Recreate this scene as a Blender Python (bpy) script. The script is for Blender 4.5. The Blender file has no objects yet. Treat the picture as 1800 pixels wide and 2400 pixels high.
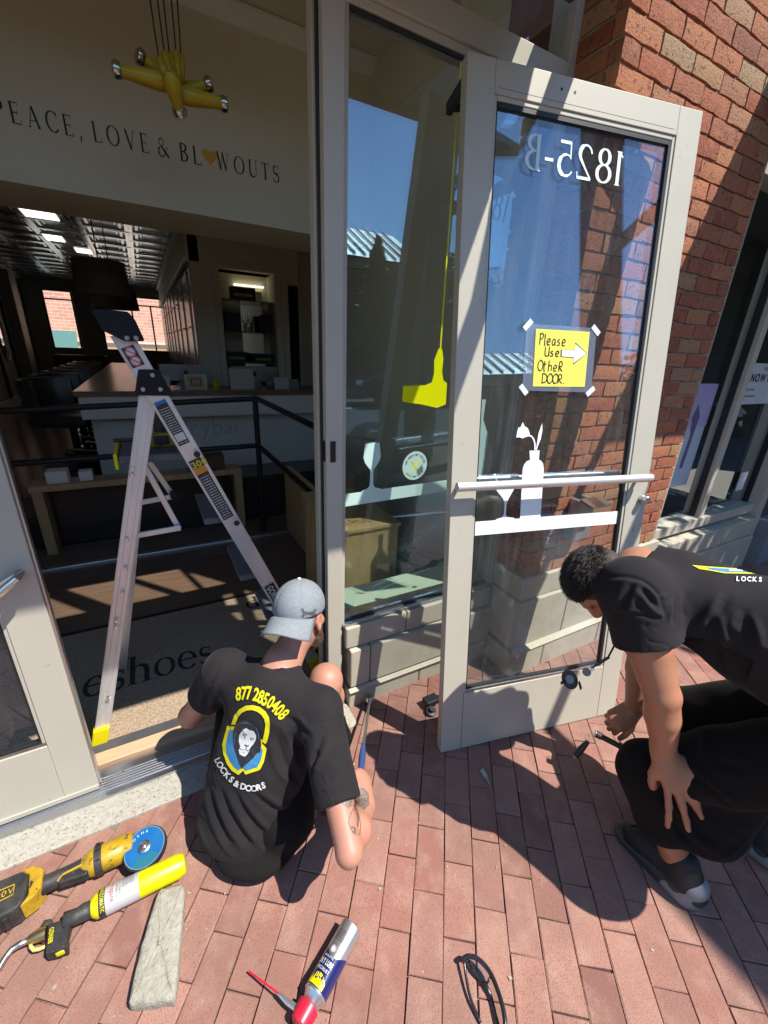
import bpy, bmesh, math, random
import numpy as np
from mathutils import Vector, Matrix, geometry
from mathutils.bvhtree import BVHTree
rnd = random.Random(7)
SC = bpy.context.scene
COL = SC.collection
# ------------------------------------------------------------------ camera
CAM_H = 1.68
RM = np.array([[0.87859, -0.4758, 0.04102], [0.13837, 0.33583, 0.9317], [0.45709, 0.81291, -0.36089]])
FPX = 972.9
cam = bpy.data.cameras.new('camera'); camo = bpy.data.objects.new('camera', cam); COL.objects.link(camo)
cam.sensor_width = 36.0; cam.sensor_fit = 'AUTO'; cam.lens = FPX / 2400 * 36.0
cam.clip_start = 0.03; cam.clip_end = 400
mw = Matrix.Identity(4)
for r in range(3):
    mw[r][0] = RM[0][r]; mw[r][1] = RM[1][r]; mw[r][2] = -RM[2][r]
mw[2][3] = CAM_H
camo.matrix_world = mw
SC.camera = camo
# ------------------------------------------------------------------ light
SUN = Vector((.387, -.476, 1.0)).normalized()
world = bpy.data.worlds.new('World'); SC.world = world; world.use_nodes = True
nt = world.node_tree
sky = nt.nodes.new('ShaderNodeTexSky'); sky.sky_type = 'NISHITA'; sky.sun_disc = False
sky.sun_elevation = math.radians(58.5); sky.sun_rotation = math.atan2(.387, -.476)
sky.air_density = 1.1; sky.dust_density = 0.05; sky.ozone_density = 3.0
bg = nt.nodes['Background']; bg.inputs['Strength'].default_value = 0.15
hsv = nt.nodes.new('ShaderNodeHueSaturation'); hsv.inputs['Saturation'].default_value = 1.06; nt.links.new(sky.outputs['Color'], hsv.inputs['Color']); nt.links.new(hsv.outputs['Color'], bg.inputs['Color'])
sun = bpy.data.lights.new('sun', 'SUN'); sun.energy = 4.8; sun.angle = math.radians(0.5); sun.color = (1.0, .95, .87)
suno = bpy.data.objects.new('sun', sun); COL.objects.link(suno); suno.location = (5, -6, 12)
suno.rotation_mode = 'QUATERNION'; suno.rotation_quaternion = SUN.to_track_quat('Z', 'Y')
SC.view_settings.view_transform = 'Standard'; SC.view_settings.look = 'None'
SC.view_settings.exposure = 0.78; SC.view_settings.gamma = 1.0
try: SC.view_settings.use_curve_mapping = False
except Exception: pass
SC.render.engine = 'CYCLES'
SC.cycles.max_bounces = 10; SC.cycles.transparent_max_bounces = 24; SC.cycles.diffuse_bounces = 5; SC.cycles.glossy_bounces = 5
SC.cycles.caustics_reflective = False; SC.cycles.caustics_refractive = False
SC.cycles.sample_clamp_indirect = 6

# ------------------------------------------------------------------ photo rays (used to place things found by measurement)
def ray(x, y):
    return RM.T @ np.array([(x - 900) / FPX, (1200 - y) / FPX, 1.0])
def at_z(x, y, z):
    d = ray(x, y); p = d * ((z - CAM_H) / d[2]); return Vector((p[0], p[1], z))
def at_y(x, y, Y):
    d = ray(x, y); p = d * (Y / d[1]); return Vector((p[0], Y, p[2] + CAM_H))

# ------------------------------------------------------------------ materials
def M(name, col, rough=.6, metal=0., col2=None, scale=8., fac=.5, bump=0., bscale=80., objvar=0., spec=.5, detail=4.,
      stretch=None, emit=None, ramp=None, lo=.35, hi=.65, coat=0., sheen=0., sss=0., bdist=.01, speck=None, stain=None):
    m = bpy.data.materials.new(name); m.use_nodes = True
    n = m.node_tree.nodes; l = m.node_tree.links; b = n['Principled BSDF']
    b.inputs['Base Color'].default_value = (*col, 1); b.inputs['Roughness'].default_value = rough
    b.inputs['Metallic'].default_value = metal; b.inputs['Specular IOR Level'].default_value = spec
    if coat: b.inputs['Coat Weight'].default_value = coat
    if sheen: b.inputs['Sheen Weight'].default_value = sheen; b.inputs['Sheen Roughness'].default_value = .4
    if sss:
        b.inputs['Subsurface Weight'].default_value = sss; b.inputs['Subsurface Radius'].default_value = (.012, .005, .003); b.inputs['Subsurface Scale'].default_value = 1
    tc = n.new('ShaderNodeTexCoord'); oi = n.new('ShaderNodeObjectInfo')
    va = n.new('ShaderNodeVectorMath'); va.operation = 'MULTIPLY_ADD'
    l.new(oi.outputs['Random'], va.inputs[0]); va.inputs[1].default_value = (17, 31, 23); l.new(tc.outputs['Object'], va.inputs[2])
    vec = va.outputs[0]
    if stretch:
        mp = n.new('ShaderNodeMapping'); mp.inputs['Scale'].default_value = stretch; l.new(vec, mp.inputs['Vector']); vec = mp.outputs[0]
    cur = None
    if ramp:
        cr = n.new('ShaderNodeValToRGB'); cr.color_ramp.interpolation = 'LINEAR'
        e = cr.color_ramp.elements
        while len(e) < len(ramp): e.new(.5)
        for i, c in enumerate(ramp): e[i].position = i / max(1, len(ramp) - 1); e[i].color = (*c, 1)
        l.new(oi.outputs['Random'], cr.inputs['Fac']); cur = cr.outputs['Color']
    def mixc(f, a, bcol):
        mx = n.new('ShaderNodeMix'); mx.data_type = 'RGBA'
        l.new(f, mx.inputs[0])
        if hasattr(a, 'is_output'): l.new(a, mx.inputs[6])
        else: mx.inputs[6].default_value = (*a, 1)
        mx.inputs[7].default_value = (*bcol, 1)
        return mx.outputs[2]
    def noise(sc, det=4., ro=.6):
        nz = n.new('ShaderNodeTexNoise'); nz.inputs['Scale'].default_value = sc; nz.inputs['Detail'].default_value = det; nz.inputs['Roughness'].default_value = ro
        l.new(vec, nz.inputs['Vector']); return nz.outputs['Fac']
    def maprange(f, lo, hi, a=0., b_=1.):
        mr = n.new('ShaderNodeMapRange'); mr.inputs[1].default_value = lo; mr.inputs[2].default_value = hi; mr.inputs[3].default_value = a; mr.inputs[4].default_value = b_
        l.new(f, mr.inputs[0]); return mr.outputs[0]
    if col2:
        f = maprange(noise(scale, detail), lo, hi, 0, fac)
        cur = mixc(f, cur if cur is not None else col, col2)
    if speck:                                   # (colour, scale, threshold, amount)
        f = maprange(noise(speck[1], 2., .5), speck[2], speck[2] + .06, 0, speck[3])
        cur = mixc(f, cur if cur is not None else col, speck[0])
    if stain:
        gp_ = n.new('ShaderNodeNewGeometry'); nz = n.new('ShaderNodeTexNoise'); nz.inputs['Scale'].default_value = stain[0]; nz.inputs['Detail'].default_value = 7; nz.inputs['Roughness'].default_value = .65; l.new(gp_.outputs['Position'], nz.inputs['Vector'])
        f = maprange(nz.outputs['Fac'], stain[2], stain[3], 0, stain[1]); cur = mixc(f, cur if cur is not None else col, stain[4])
    if objvar:
        hs = n.new('ShaderNodeHueSaturation'); 
        if cur is not None: l.new(cur, hs.inputs['Color'])
        else: hs.inputs['Color'].default_value = (*col, 1)
        l.new(maprange(oi.outputs['Random'], 0, 1, 1 - objvar, 1 + objvar), hs.inputs['Value']); cur = hs.outputs[0]
    if cur is not None: l.new(cur, b.inputs['Base Color'])
    if bump:
        bp = n.new('ShaderNodeBump'); bp.inputs['Strength'].default_value = bump; bp.inputs['Distance'].default_value = bdist
        l.new(noise(bscale, 5., .65), bp.inputs['Height']); l.new(bp.outputs[0], b.inputs['Normal'])
    if emit:
        b.inputs['Emission Color'].default_value = (*emit[0], 1); b.inputs['Emission Strength'].default_value = emit[1]
    return m
def glass_mat(name, tint=(.86, .93, .89), ior=1.9, rough=0., dirt=0.):
    m = bpy.data.materials.new(name); m.use_nodes = True; n = m.node_tree.nodes; l = m.node_tree.links
    n.remove(n['Principled BSDF']); out = n['Material Output']
    fr = n.new('ShaderNodeFresnel')
    ge = n.new('ShaderNodeNewGeometry'); mi = n.new('ShaderNodeMix'); mi.data_type = 'FLOAT'      # a thin sheet mirrors alike from both sides
    l.new(ge.outputs['Backfacing'], mi.inputs[0]); mi.inputs[2].default_value = ior; mi.inputs[3].default_value = 1 / ior; l.new(mi.outputs[0], fr.inputs['IOR'])
    tr = n.new('ShaderNodeBsdfTransparent'); tr.inputs['Color'].default_value = (*tint, 1)
    gl = n.new('ShaderNodeBsdfGlossy'); gl.inputs['Roughness'].default_value = rough; gl.inputs['Color'].default_value = (.50, .78, 1, 1)
    mx = n.new('ShaderNodeMixShader'); l.new(fr.outputs[0], mx.inputs[0]); l.new(tr.outputs[0], mx.inputs[1]); l.new(gl.outputs[0], mx.inputs[2])
    last = mx.outputs[0]
    if dirt:
        df = n.new('ShaderNodeBsdfDiffuse'); df.inputs['Color'].default_value = (.7, .72, .72, 1)
        tc = n.new('ShaderNodeTexCoord'); mp = n.new('ShaderNodeMapping'); mp.inputs['Scale'].default_value = (14, 14, 1.2)
        nz = n.new('ShaderNodeTexNoise'); nz.inputs['Scale'].default_value = 2.5; nz.inputs['Detail'].default_value = 6
        l.new(tc.outputs['Object'], mp.inputs[0]); l.new(mp.outputs[0], nz.inputs['Vector'])
        mr = n.new('ShaderNodeMapRange'); mr.inputs[1].default_value = .5; mr.inputs[2].default_value = .85; mr.inputs[3].default_value = dirt * .25; mr.inputs[4].default_value = dirt
        l.new(nz.outputs['Fac'], mr.inputs[0])
        m2 = n.new('ShaderNodeMixShader'); l.new(mr.outputs[0], m2.inputs[0]); l.new(last, m2.inputs[1]); l.new(df.outputs[0], m2.inputs[2]); last = m2.outputs[0]
    l.new(last, out.inputs['Surface']); return m

# ------------------------------------------------------------------ mesh building
class MB:
    def __init__(s): s.v = []; s.f = []
    def add(s, vs, fs):
        o = len(s.v); s.v += [tuple(map(float, p)) for p in vs]; s.f += [tuple(i + o for i in f) for f in fs]; return s
    def box(s, x0, x1, y0, y1, z0, z1):
        return s.add([(x0, y0, z0), (x1, y0, z0), (x1, y1, z0), (x0, y1, z0), (x0, y0, z1), (x1, y0, z1), (x1, y1, z1), (x0, y1, z1)],
                     [(0, 3, 2, 1), (4, 5, 6, 7), (0, 1, 5, 4), (1, 2, 6, 5), (2, 3, 7, 6), (3, 0, 4, 7)])
    def obox(s, O, A, B, C):                    # box spanned by three edge vectors from corner O
        O, A, B, C = Vector(O), Vector(A), Vector(B), Vector(C)
        if A.cross(B).dot(C) < 0: A, B = B, A
        vs = [O, O + A, O + A + B, O + B]; vs += [p + C for p in vs]
        return s.add(vs, [(0, 3, 2, 1), (4, 5, 6, 7), (0, 1, 5, 4), (1, 2, 6, 5), (2, 3, 7, 6), (3, 0, 4, 7)])
    def tube(s, pts, r, n=10, closed=False, cap=True):
        pts = [Vector(p) for p in pts]; rs = r if isinstance(r, (list, tuple)) else [r] * len(pts)
        N = len(pts); t0 = (pts[1] - pts[0]).normalized()
        u = t0.orthogonal().normalized(); rings = []
        for i, p in enumerate(pts):
            if closed: t = (pts[(i + 1) % N] - pts[i - 1]).normalized()
            else: t = ((pts[min(i + 1, N - 1)] - pts[max(i - 1, 0)])).normalized()
            u = (u - t * u.dot(t)).normalized(); w = t.cross(u)
            rings.append([p + (u * math.cos(2 * math.pi * k / n) + w * math.sin(2 * math.pi * k / n)) * rs[i] for k in range(n)])
        vs = [q for R in rings for q in R]; fs = []
        for i in range(N if closed else N - 1):
            j = (i + 1) % N
            for k in range(n): fs.append((i * n + k, i * n + (k + 1) % n, j * n + (k + 1) % n, j * n + k))
        if cap and not closed: fs += [tuple(range(n))[::-1], tuple((N - 1) * n + k for k in range(n))]
        return s.add(vs, fs)
    def lathe(s, prof, O, axis=(0, 0, 1), n=24, sx=1., sy=1., up=None, cap=True):     # prof: (radius, height)
        a = Vector(axis).normalized(); u = Vector(up).normalized() if up else a.orthogonal().normalized(); w = a.cross(u); O = Vector(O)
        vs = [O + a * h + (u * math.cos(2 * math.pi * k / n) * sx + w * math.sin(2 * math.pi * k / n) * sy) * max(r, 1e-5) for r, h in prof for k in range(n)]
        fs = [(i * n + k, i * n + (k + 1) % n, (i + 1) * n + (k + 1) % n, (i + 1) * n + k) for i in range(len(prof) - 1) for k in range(n)]
        if cap: fs += [tuple(range(n))[::-1], tuple((len(prof) - 1) * n + k for k in range(n))]
        return s.add(vs, fs)
    def prism(s, poly, O, U, V, N, d):          # polygon in (U,V), front face at O, extruded by d along -N
        O, U, V, N = Vector(O), Vector(U), Vector(V), Vector(N)
        P = [O + U * a + V * b for a, b in poly]; n = len(P)
        tri = geometry.tessellate_polygon([[Vector((a, b, 0)) for a, b in poly]])
        area = sum(poly[i][0] * poly[(i + 1) % n][1] - poly[(i + 1) % n][0] * poly[i][1] for i in range(n))
        sgn = (1 if area > 0 else -1) * (1 if U.cross(V).dot(N) > 0 else -1)
        tt = []
        for t in tri:
            a, b, c = [Vector(poly[i]) for i in t]
            ar = (b - a).cross(c - a)
            t = tuple(t) if (ar > 0) == (U.cross(V).dot(N) > 0) else tuple(t)[::-1]
            tt.append(t)
        if d == 0: return s.add(P, tt)
        Q = [p - N * d for p in P]
        fs = tt + [tuple(i + n for i in t)[::-1] for t in tt]
        for i in range(n):
            j = (i + 1) % n; q = (i, i + n, j + n, j)
            fs.append(q if sgn > 0 else q[::-1])
        return s.add(P + Q, fs)
    def sphere(s, c, r, nu=12, nv=8, sc=(1, 1, 1)):
        c = Vector(c); vs = [c + Vector((0, 0, -r * sc[2]))]
        for i in range(1, nv):
            ph = -math.pi / 2 + math.pi * i / nv
            vs += [c + Vector((math.cos(ph) * math.cos(2 * math.pi * k / nu) * sc[0], math.cos(ph) * math.sin(2 * math.pi * k / nu) * sc[1], math.sin(ph) * sc[2])) * r for k in range(nu)]
        vs.append(c + Vector((0, 0, r * sc[2]))); T = len(vs) - 1; fs = []
        for k in range(nu):
            fs.append((0, 1 + (k + 1) % nu, 1 + k)); fs.append((T, T - nu + k, T - nu + (k + 1) % nu))
        for i in range(nv - 2):
            for k in range(nu):
                a = 1 + i * nu + k; b = 1 + i * nu + (k + 1) % nu; fs.append((a, b, b + nu, a + nu))
        return s.add(vs, fs)
def origin_of(o):
    p = Vector((0, 0, 0))
    while o is not None: p += o.location; o = o.parent
    return p
def put(name, mb, mat=None, parent=None, bev=0., smooth=False, label=None, loc=None, seg=2, angle=35):
    if isinstance(mb, bpy.types.Mesh): me = mb
    else:
        me = bpy.data.meshes.new(name)
        base = origin_of(parent) if parent else (Vector(loc) if loc else Vector((0, 0, 0)))
        me.from_pydata([(p[0] - base.x, p[1] - base.y, p[2] - base.z) for p in mb.v], [], mb.f); me.update()
    o = bpy.data.objects.new(name, me); COL.objects.link(o)
    if parent: o.parent = parent
    elif loc: o.location = loc
    if mat and not me.materials: me.materials.append(mat)
    if smooth:
        me.polygons.foreach_set('use_smooth', [True] * len(me.polygons))
        if smooth == 'auto':
            try: me.set_sharp_from_angle(angle=math.radians(angle))
            except Exception: pass
    if bev:
        md = o.modifiers.new('bevel', 'BEVEL'); md.width = bev; md.segments = seg; md.limit_method = 'ANGLE'; md.angle_limit = math.radians(40)
        md.harden_normals = False
    if label: o['label'] = label
    return o
def thing(name, label, cat, loc=(0, 0, 0), group=None):
    o = bpy.data.objects.new(name, None); COL.objects.link(o); o.location = loc; o.empty_display_size = .1
    o['label'] = label; o['category'] = cat
    if group: o['group'] = group
    return o
def tag(o, label, cat, group=None):
    o['label'] = label; o['category'] = cat
    if group: o['group'] = group
    return o
def struct(o): o['kind'] = 'structure'; return o
def stuff(o): o['kind'] = 'stuff'; return o
def dup(root, loc, label=None, rz=None):
    r = root.copy(); COL.objects.link(r); r.location = loc
    if rz is not None: r.rotation_euler = (0, 0, rz)
    if label: r['label'] = label
    for ch in list(root.children):
        c = ch.copy(); COL.objects.link(c); c.parent = r
        for g in list(ch.children):
            d = g.copy(); COL.objects.link(d); d.parent = c
    return r
# ------------------------------------------------------------------ lettering
_tc = {}
def glyph(ch, bold=0.):
    """one character of the built-in font as (2D verts, faces, width), cap height 1"""
    k = (ch, bold)
    if k in _tc: return _tc[k]
    cu = bpy.data.curves.new('t', 'FONT'); cu.body = ch; cu.size = 1; cu.resolution_u = 4; cu.offset = bold
    o = bpy.data.objects.new('t', cu); COL.objects.link(o)
    dg = bpy.context.evaluated_depsgraph_get(); me = bpy.data.meshes.new_from_object(o.evaluated_get(dg))
    S = 1 / .729
    vs = [(v.co.x * S, v.co.y * S) for v in me.vertices]; fs = [tuple(p.vertices) for p in me.polygons]
    bpy.data.objects.remove(o); bpy.data.curves.remove(cu); bpy.data.meshes.remove(me)
    w = (max(v[0] for v in vs) if vs else .35)
    _tc[k] = (vs, fs, w); return _tc[k]
def text2d(s, h, bold=0., sp=.12, wx=1., glyphs=None):
    """line of text starting at 0,0 -> verts, faces, width"""
    V = []; F = []; x = 0
    for c in s:
        if c == ' ': x += .4 * h * wx; continue
        g = glyphs(c) if glyphs else glyph(c, bold)
        x0 = min(p[0] for p in g[0])
        o = len(V); V += [((p[0] - x0) * h * wx + x, p[1] * h) for p in g[0]]; F += [tuple(i + o for i in f) for f in g[1]]
        x += (max(p[0] for p in g[0]) - x0) * h * wx + sp * h
    return V, F, x - sp * h
def lay(mb, V, F, O, U, Vv):
    O, U, Vv = Vector(O), Vector(U), Vector(Vv)
    return mb.add([O + U * a + Vv * b for a, b in V], F)
def stroke2d(pts, w, closed=False):
    """a ribbon along pts; w is a width or list of widths -> verts, faces"""
    P = [Vector(p) for p in pts]; n = len(P); W = w if isinstance(w, (list, tuple)) else [w] * n; V = []
    for i in range(n):
        t = (P[(i + 1) % n] - P[i - 1]) if closed else (P[min(i + 1, n - 1)] - P[max(i - 1, 0)])
        t = t.normalized() if t.length > 1e-9 else Vector((1, 0)); nn = Vector((-t.y, t.x))
        V += [tuple(P[i] + nn * W[i] / 2), tuple(P[i] - nn * W[i] / 2)]
    F = []
    for i in range(n if closed else n - 1):
        j = (i + 1) % n; F.append((2 * i, 2 * i + 1, 2 * j + 1, 2 * j))
    return V, F
def arc(cx, cy, rx, ry, a0, a1, n=14):
    return [(cx + rx * math.cos(math.radians(a0 + (a1 - a0) * i / n)), cy + ry * math.sin(math.radians(a0 + (a1 - a0) * i / n))) for i in range(n + 1)]
T_, t_ = .13, .045                         # thick and thin stems of the serif face
def _bowl(cx, cy, rx, ry, a0, a1, n=16):
    pts = arc(cx, cy, rx, ry, a0, a1, n); ws = [t_ + (T_ - t_) * abs(math.cos(math.radians(a0 + (a1 - a0) * i / n))) ** 1.3 for i in range(n + 1)]
    return pts, ws
_ser = {}
def serif(c):
    if c in _ser: return _ser[c]
    S = []
    def l(x0, y0, x1, y1, w): S.append(([(x0, y0), (x1, y1)], w))
    def sf(x, y, w=.2): S.append(([(x - w / 2, y), (x + w / 2, y)], .035))
    def st(x, w=T_, y0=0, y1=1): l(x, y0, x, y1, w); sf(x, y0 + .017); sf(x, y1 - .017)
    def bw(*a): S.append(_bowl(*a))
    if c == 'P': st(.13); bw(.2, .74, .3, .24, 90, -90); l(.13, .977, .22, .977, t_); l(.13, .5, .22, .5, t_)
    elif c == 'B': st(.13); bw(.2, .76, .27, .22, 90, -90); bw(.2, .28, .33, .26, 90, -90); l(.13, .977, .22, .977, t_); l(.13, .54, .22, .54, t_); l(.13, .022, .22, .022, t_)
    elif c == 'E': st(.13); l(.13, .978, .55, .978, t_); l(.13, .52, .45, .52, t_); l(.13, .022, .58, .022, t_); l(.55, 1, .53, .8, .03); l(.45, .62, .45, .42, .03); l(.58, 0, .6, .22, .03)
    elif c == 'L': st(.13); l(.13, .022, .55, .022, t_); l(.55, 0, .57, .24, .03)
    elif c == 'A': l(.08, 0, .37, 1, t_); l(.37, 1, .68, 0, T_); l(.17, .33, .58, .33, t_); sf(.08, .017); sf(.68, .017)
    elif c == 'V': l(.08, 1, .38, 0, T_); l(.38, 0, .66, 1, t_); sf(.08, .983); sf(.66, .983)
    elif c == 'W': l(.08, 1, .3, 0, T_); l(.3, 0, .5, .95, t_); l(.48, 1, .72, 0, T_); l(.72, 0, .93, 1, t_); sf(.08, .983); sf(.93, .983); sf(.48, .983, .16)
    elif c == 'C': bw(.42, .5, .37, .49, 42, 318, 22) if False else S.append(_bowl(.42, .5, .37, .49, 42, 318, 22)); l(.7, .99, .7, .74, .03)
    elif c == 'O': S.append(_bowl(.44, .5, .39, .49, 0, 360, 28))
    elif c == 'U': l(.13, .3, .13, 1, T_); sf(.13, .983); l(.66, .3, .66, 1, t_); sf(.66, .983); S.append((arc(.395, .3, .265, .28, 180, 360, 14), [T_] * 5 + [.09] * 4 + [t_] * 6))
    elif c == 'T': st(.36); l(.04, .978, .68, .978, t_); l(.04, 1, .03, .78, .03); l(.68, 1, .69, .78, .03)
    elif c == 'S': S.append((arc(.29, .745, .21, .235, 25, 250, 14) + arc(.29, .26, .24, .25, 70, -155, 14), [t_] * 6 + [.1] * 7 + [T_] * 4 + [.1] * 7 + [t_] * 6)); l(.5, .98, .49, .76, .03); l(.06, .02, .05, .26, .03)
    elif c == '&': S.append((arc(.33, .77, .16, .2, -60, 250, 14), [.06] * 15)); l(.28, .6, .8, .02, T_); S.append((arc(.3, .26, .24, .25, 110, 350, 14), [t_] + [.1] * 8 + [.06] * 6)); l(.53, .22, .7, .52, t_); sf(.72, .53, .16)
    elif c == ',': l(.1, .08, .04, -.18, .07); S.append((arc(.09, .05, .03, .03, 0, 360, 8), .07))
    elif c == '1': st(.2, T_); l(.06, .84, .2, .99, .05)
    elif c == '8': S.append(_bowl(.31, .75, .2, .225, 0, 360, 20)); S.append(_bowl(.31, .27, .26, .255, 0, 360, 20))
    elif c == '2': S.append((arc(.3, .72, .23, .26, 170, -35, 14) + [(.3, .33), (.06, .03)], [.06] * 8 + [T_] * 5 + [.1] * 2 + [.06] * 2)); l(.05, .035, .57, .035, .09); l(.57, .0, .6, .2, .035)
    elif c == '5': l(.12, .95, .52, .95, .09); l(.12, .98, .1, .5, t_); S.append((arc(.26, .31, .27, .3, 125, -150, 18), [t_] * 3 + [.08] * 3 + [T_] * 7 + [.08] * 3 + [.05] * 3))
    elif c == '-': l(.05, .38, .36, .38, .09)
    elif c in 'esho.db':
        w = .15
        if c == 'e': S.append(_bowl(.3, .33, .25, .31, 0, 320, 22)); l(.08, .36, .55, .36, .055)
        if c == 's': S.append((arc(.24, .48, .15, .15, 30, 250, 10) + arc(.24, .17, .18, .16, 70, -155, 10), [.05] * 4 + [.1] * 4 + [.13] * 6 + [.1] * 4 + [.05] * 4)); l(.41, .63, .4, .46, .035); l(.05, .02, .05, .18, .035)
        if c == 'h': l(.14, 0, .14, 1, w); l(.55, 0, .55, .45, w); S.append((arc(.35, .42, .2, .2, 180, 0, 12), [.05] * 6 + [.1] * 3 + [w] * 4)); [sf(x, .02, .28) for x in (.14, .55)]; sf(.09, .98, .2)
        if c == 'o': S.append(_bowl(.31, .33, .26, .31, 0, 360, 24))
        if c == '.': S.append((arc(.1, .08, .04, .04, 0, 360, 8), .085))
        if c == 'd': l(.5, 0, .5, 1, w); S.append(_bowl(.3, .33, .25, .31, 60, 300, 18)); sf(.55, .02, .24); sf(.45, .98, .2)
        if c == 'b': l(.12, 0, .12, 1, w); S.append(_bowl(.33, .33, .25, .31, 120, -120, 18)); sf(.07, .98, .2)
    elif c == 'H':
        th = [math.radians(a) for a in range(0, 360, 12)]
        P = [(.42 + .026 * 16 * math.sin(a) ** 3, .52 + .026 * (13 * math.cos(a) - 5 * math.cos(2 * a) - 2 * math.cos(3 * a) - math.cos(4 * a))) for a in th]
        _ser[c] = (P, [tuple(range(len(P)))[::-1]], 0); return _ser[c]
    V = []; F = []
    for p, w in S:
        v, f = stroke2d(p, w); o = len(V); V += v; F += [tuple(i + o for i in q) for q in f]
    _ser[c] = (V, F, 0); return _ser[c]
def textmesh(mb, s, h, O, U, V, N, bold=0., sp=.12, wx=1., glyphs=None, width=None, center=False):
    """lay a line of text on a plane; each face gets its own hair's-breadth layer so that strokes never share a plane"""
    tv, tf, w = text2d(s, h, bold, sp, wx, glyphs)
    k = (width / w) if width else 1.
    if width: tv = [(a * k, b) for a, b in tv]; w = width
    O = Vector(O) - (Vector(U) * w / 2 if center else Vector((0, 0, 0))); N = Vector(N)
    if glyphs:
        for i, f in enumerate(tf):
            mb.add([O + Vector(U) * tv[j][0] + Vector(V) * tv[j][1] + N * (.00004 * (i % 12)) for j in f], [tuple(range(len(f)))])
    else: lay(mb, tv, tf, O, U, V)
    return w
# ------------------------------------------------------------------ palette
m_frame = M('painted_aluminium', (.485, .455, .375), .45, col2=(.43, .40, .325), scale=2.2, fac=.6, bump=.06, bscale=300, bdist=.002, speck=((.26, .23, .18), 30, .70, .4), stain=(4., .22, .5, .8, (.37, .34, .27)))
m_gasket = M('black_rubber', (.012, .012, .013), .5)
m_alu = M('bare_aluminium', (.62, .62, .63), .33, 1., col2=(.48, .48, .49), scale=12, fac=.6, stretch=(1, 30, 30), bump=.08, bscale=60, bdist=.003)
m_brush = M('satin_metal', (.66, .65, .63), .3, 1.)
m_dark = M('dark_metal', (.035, .035, .038), .45, .6)
m_brick = M('brick', (.3, .1, .06), .93, ramp=[(.35, .110, .052), (.27, .075, .038), (.41, .155, .070), (.35, .21, .105), (.31, .09, .047), (.44, .165, .075), (.24, .09, .05), (.37, .12, .056), (.33, .22, .12)],
            col2=(.42, .19, .10), scale=30, fac=.55, lo=.48, hi=.72, bump=.9, bscale=120, bdist=.005, speck=((.07, .035, .028), 70, .60, .75))
m_mortar = M('mortar', (.38, .33, .27), .95, col2=(.24, .20, .16), scale=30, bump=.8, bscale=90, bdist=.006)
m_pave = M('clay_paver', (.3, .14, .11), .92, ramp=[(.31, .145, .108), (.265, .112, .084), (.345, .172, .128), (.215, .092, .073), (.30, .152, .118), (.27, .128, .10), (.365, .19, .143), (.245, .115, .092)],
            col2=(.42, .255, .195), scale=13, fac=.5, lo=.45, hi=.7, bump=.7, bscale=220, bdist=.003, speck=((.13, .06, .045), 300, .56, .6), stain=(2.3, .7, .42, .72, (.165, .098, .072)))
m_joint = M('joint_sand', (.14, .10, .075), .98, col2=(.27, .22, .17), scale=25, bump=.7, bscale=200, bdist=.004)
m_stone = M('cast_stone', (.45, .415, .325), .85, col2=(.37, .34, .26), scale=7, fac=.7, bump=.25, bscale=120, bdist=.003, objvar=.06, speck=((.33, .30, .22), 30, .64, .5))
m_granite = M('granite', (.40, .375, .32), .8, col2=(.30, .28, .235), scale=60, fac=.8, bump=.5, bscale=220, bdist=.004, speck=((.16, .14, .12), 130, .60, .85))
m_glass = glass_mat('window_glass', (.95, .98, .96), 2.5, 0., 0.)
m_glass_dirty = glass_mat('dusty_door_glass', (.965, .985, .985), 2.0, 0., .05)
m_pane2 = glass_mat('inner_glass', (.95, .98, .96), 1.45)
m_white_film = M('white_vinyl', (.86, .88, .88), .5)
m_mint_film = M('white_vinyl_behind_glass', (.50, .70, .62), .3)
m_yellow_film = M('yellow_vinyl', (.80, .84, .0), .3)
m_black = M('black_ink', (.012, .012, .014), .6)
m_asphalt = M('asphalt', (.055, .055, .056), .9, col2=(.08, .08, .08), scale=40, bump=.4, bscale=200)

# ------------------------------------------------------------------ ground
pav = struct(put('ground', MB().add([(-250, -250, -.02), (250, -250, -.02), (250, 250, -.02), (-250, 250, -.02)], [(0, 1, 2, 3)]), m_joint))
pavement = put('brick_pavement', MB().add([(-3, -3.2, -.014), (9, -3.2, -.014), (9, 1.55, -.014), (-3, 1.55, -.014)], [(0, 1, 2, 3)]), m_joint); struct(pavement)
def vis_px(p):
    c = RM @ (np.array(p) - np.array([0, 0, CAM_H]))
    if c[2] < .05: return None
    return 900 + FPX * c[0] / c[2], 1200 - FPX * c[1] / c[2]
def chamfer_mesh(name, sx, sy, sz, ch, jit, seed):
    bm = bmesh.new(); bmesh.ops.create_cube(bm, size=1)
    for v in bm.verts: v.co = Vector((v.co.x * sx, v.co.y * sy, v.co.z * sz))
    top = [e for e in bm.edges if all(v.co.z > 0 for v in e.verts)]
    bmesh.ops.bevel(bm, geom=top, offset=ch, segments=1, affect='EDGES')
    rr = random.Random(seed)
    for v in bm.verts: v.co += Vector((rr.uniform(-jit, jit), rr.uniform(-jit, jit), rr.uniform(-jit, jit) * .35))
    me = bpy.data.meshes.new(name); bm.to_mesh(me); bm.free(); return me
pv = [chamfer_mesh('paver', .2045, .0970, .03, .0025, .0013, i) for i in range(6)]
for me in pv: me.materials.append(m_pave)
e1 = Vector((.602, .799, 0)); e2 = Vector((.799, -.602, 0)); A0 = Vector((.973, .724, 0)); PW = .1; PL = .2075
cells = []
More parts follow.
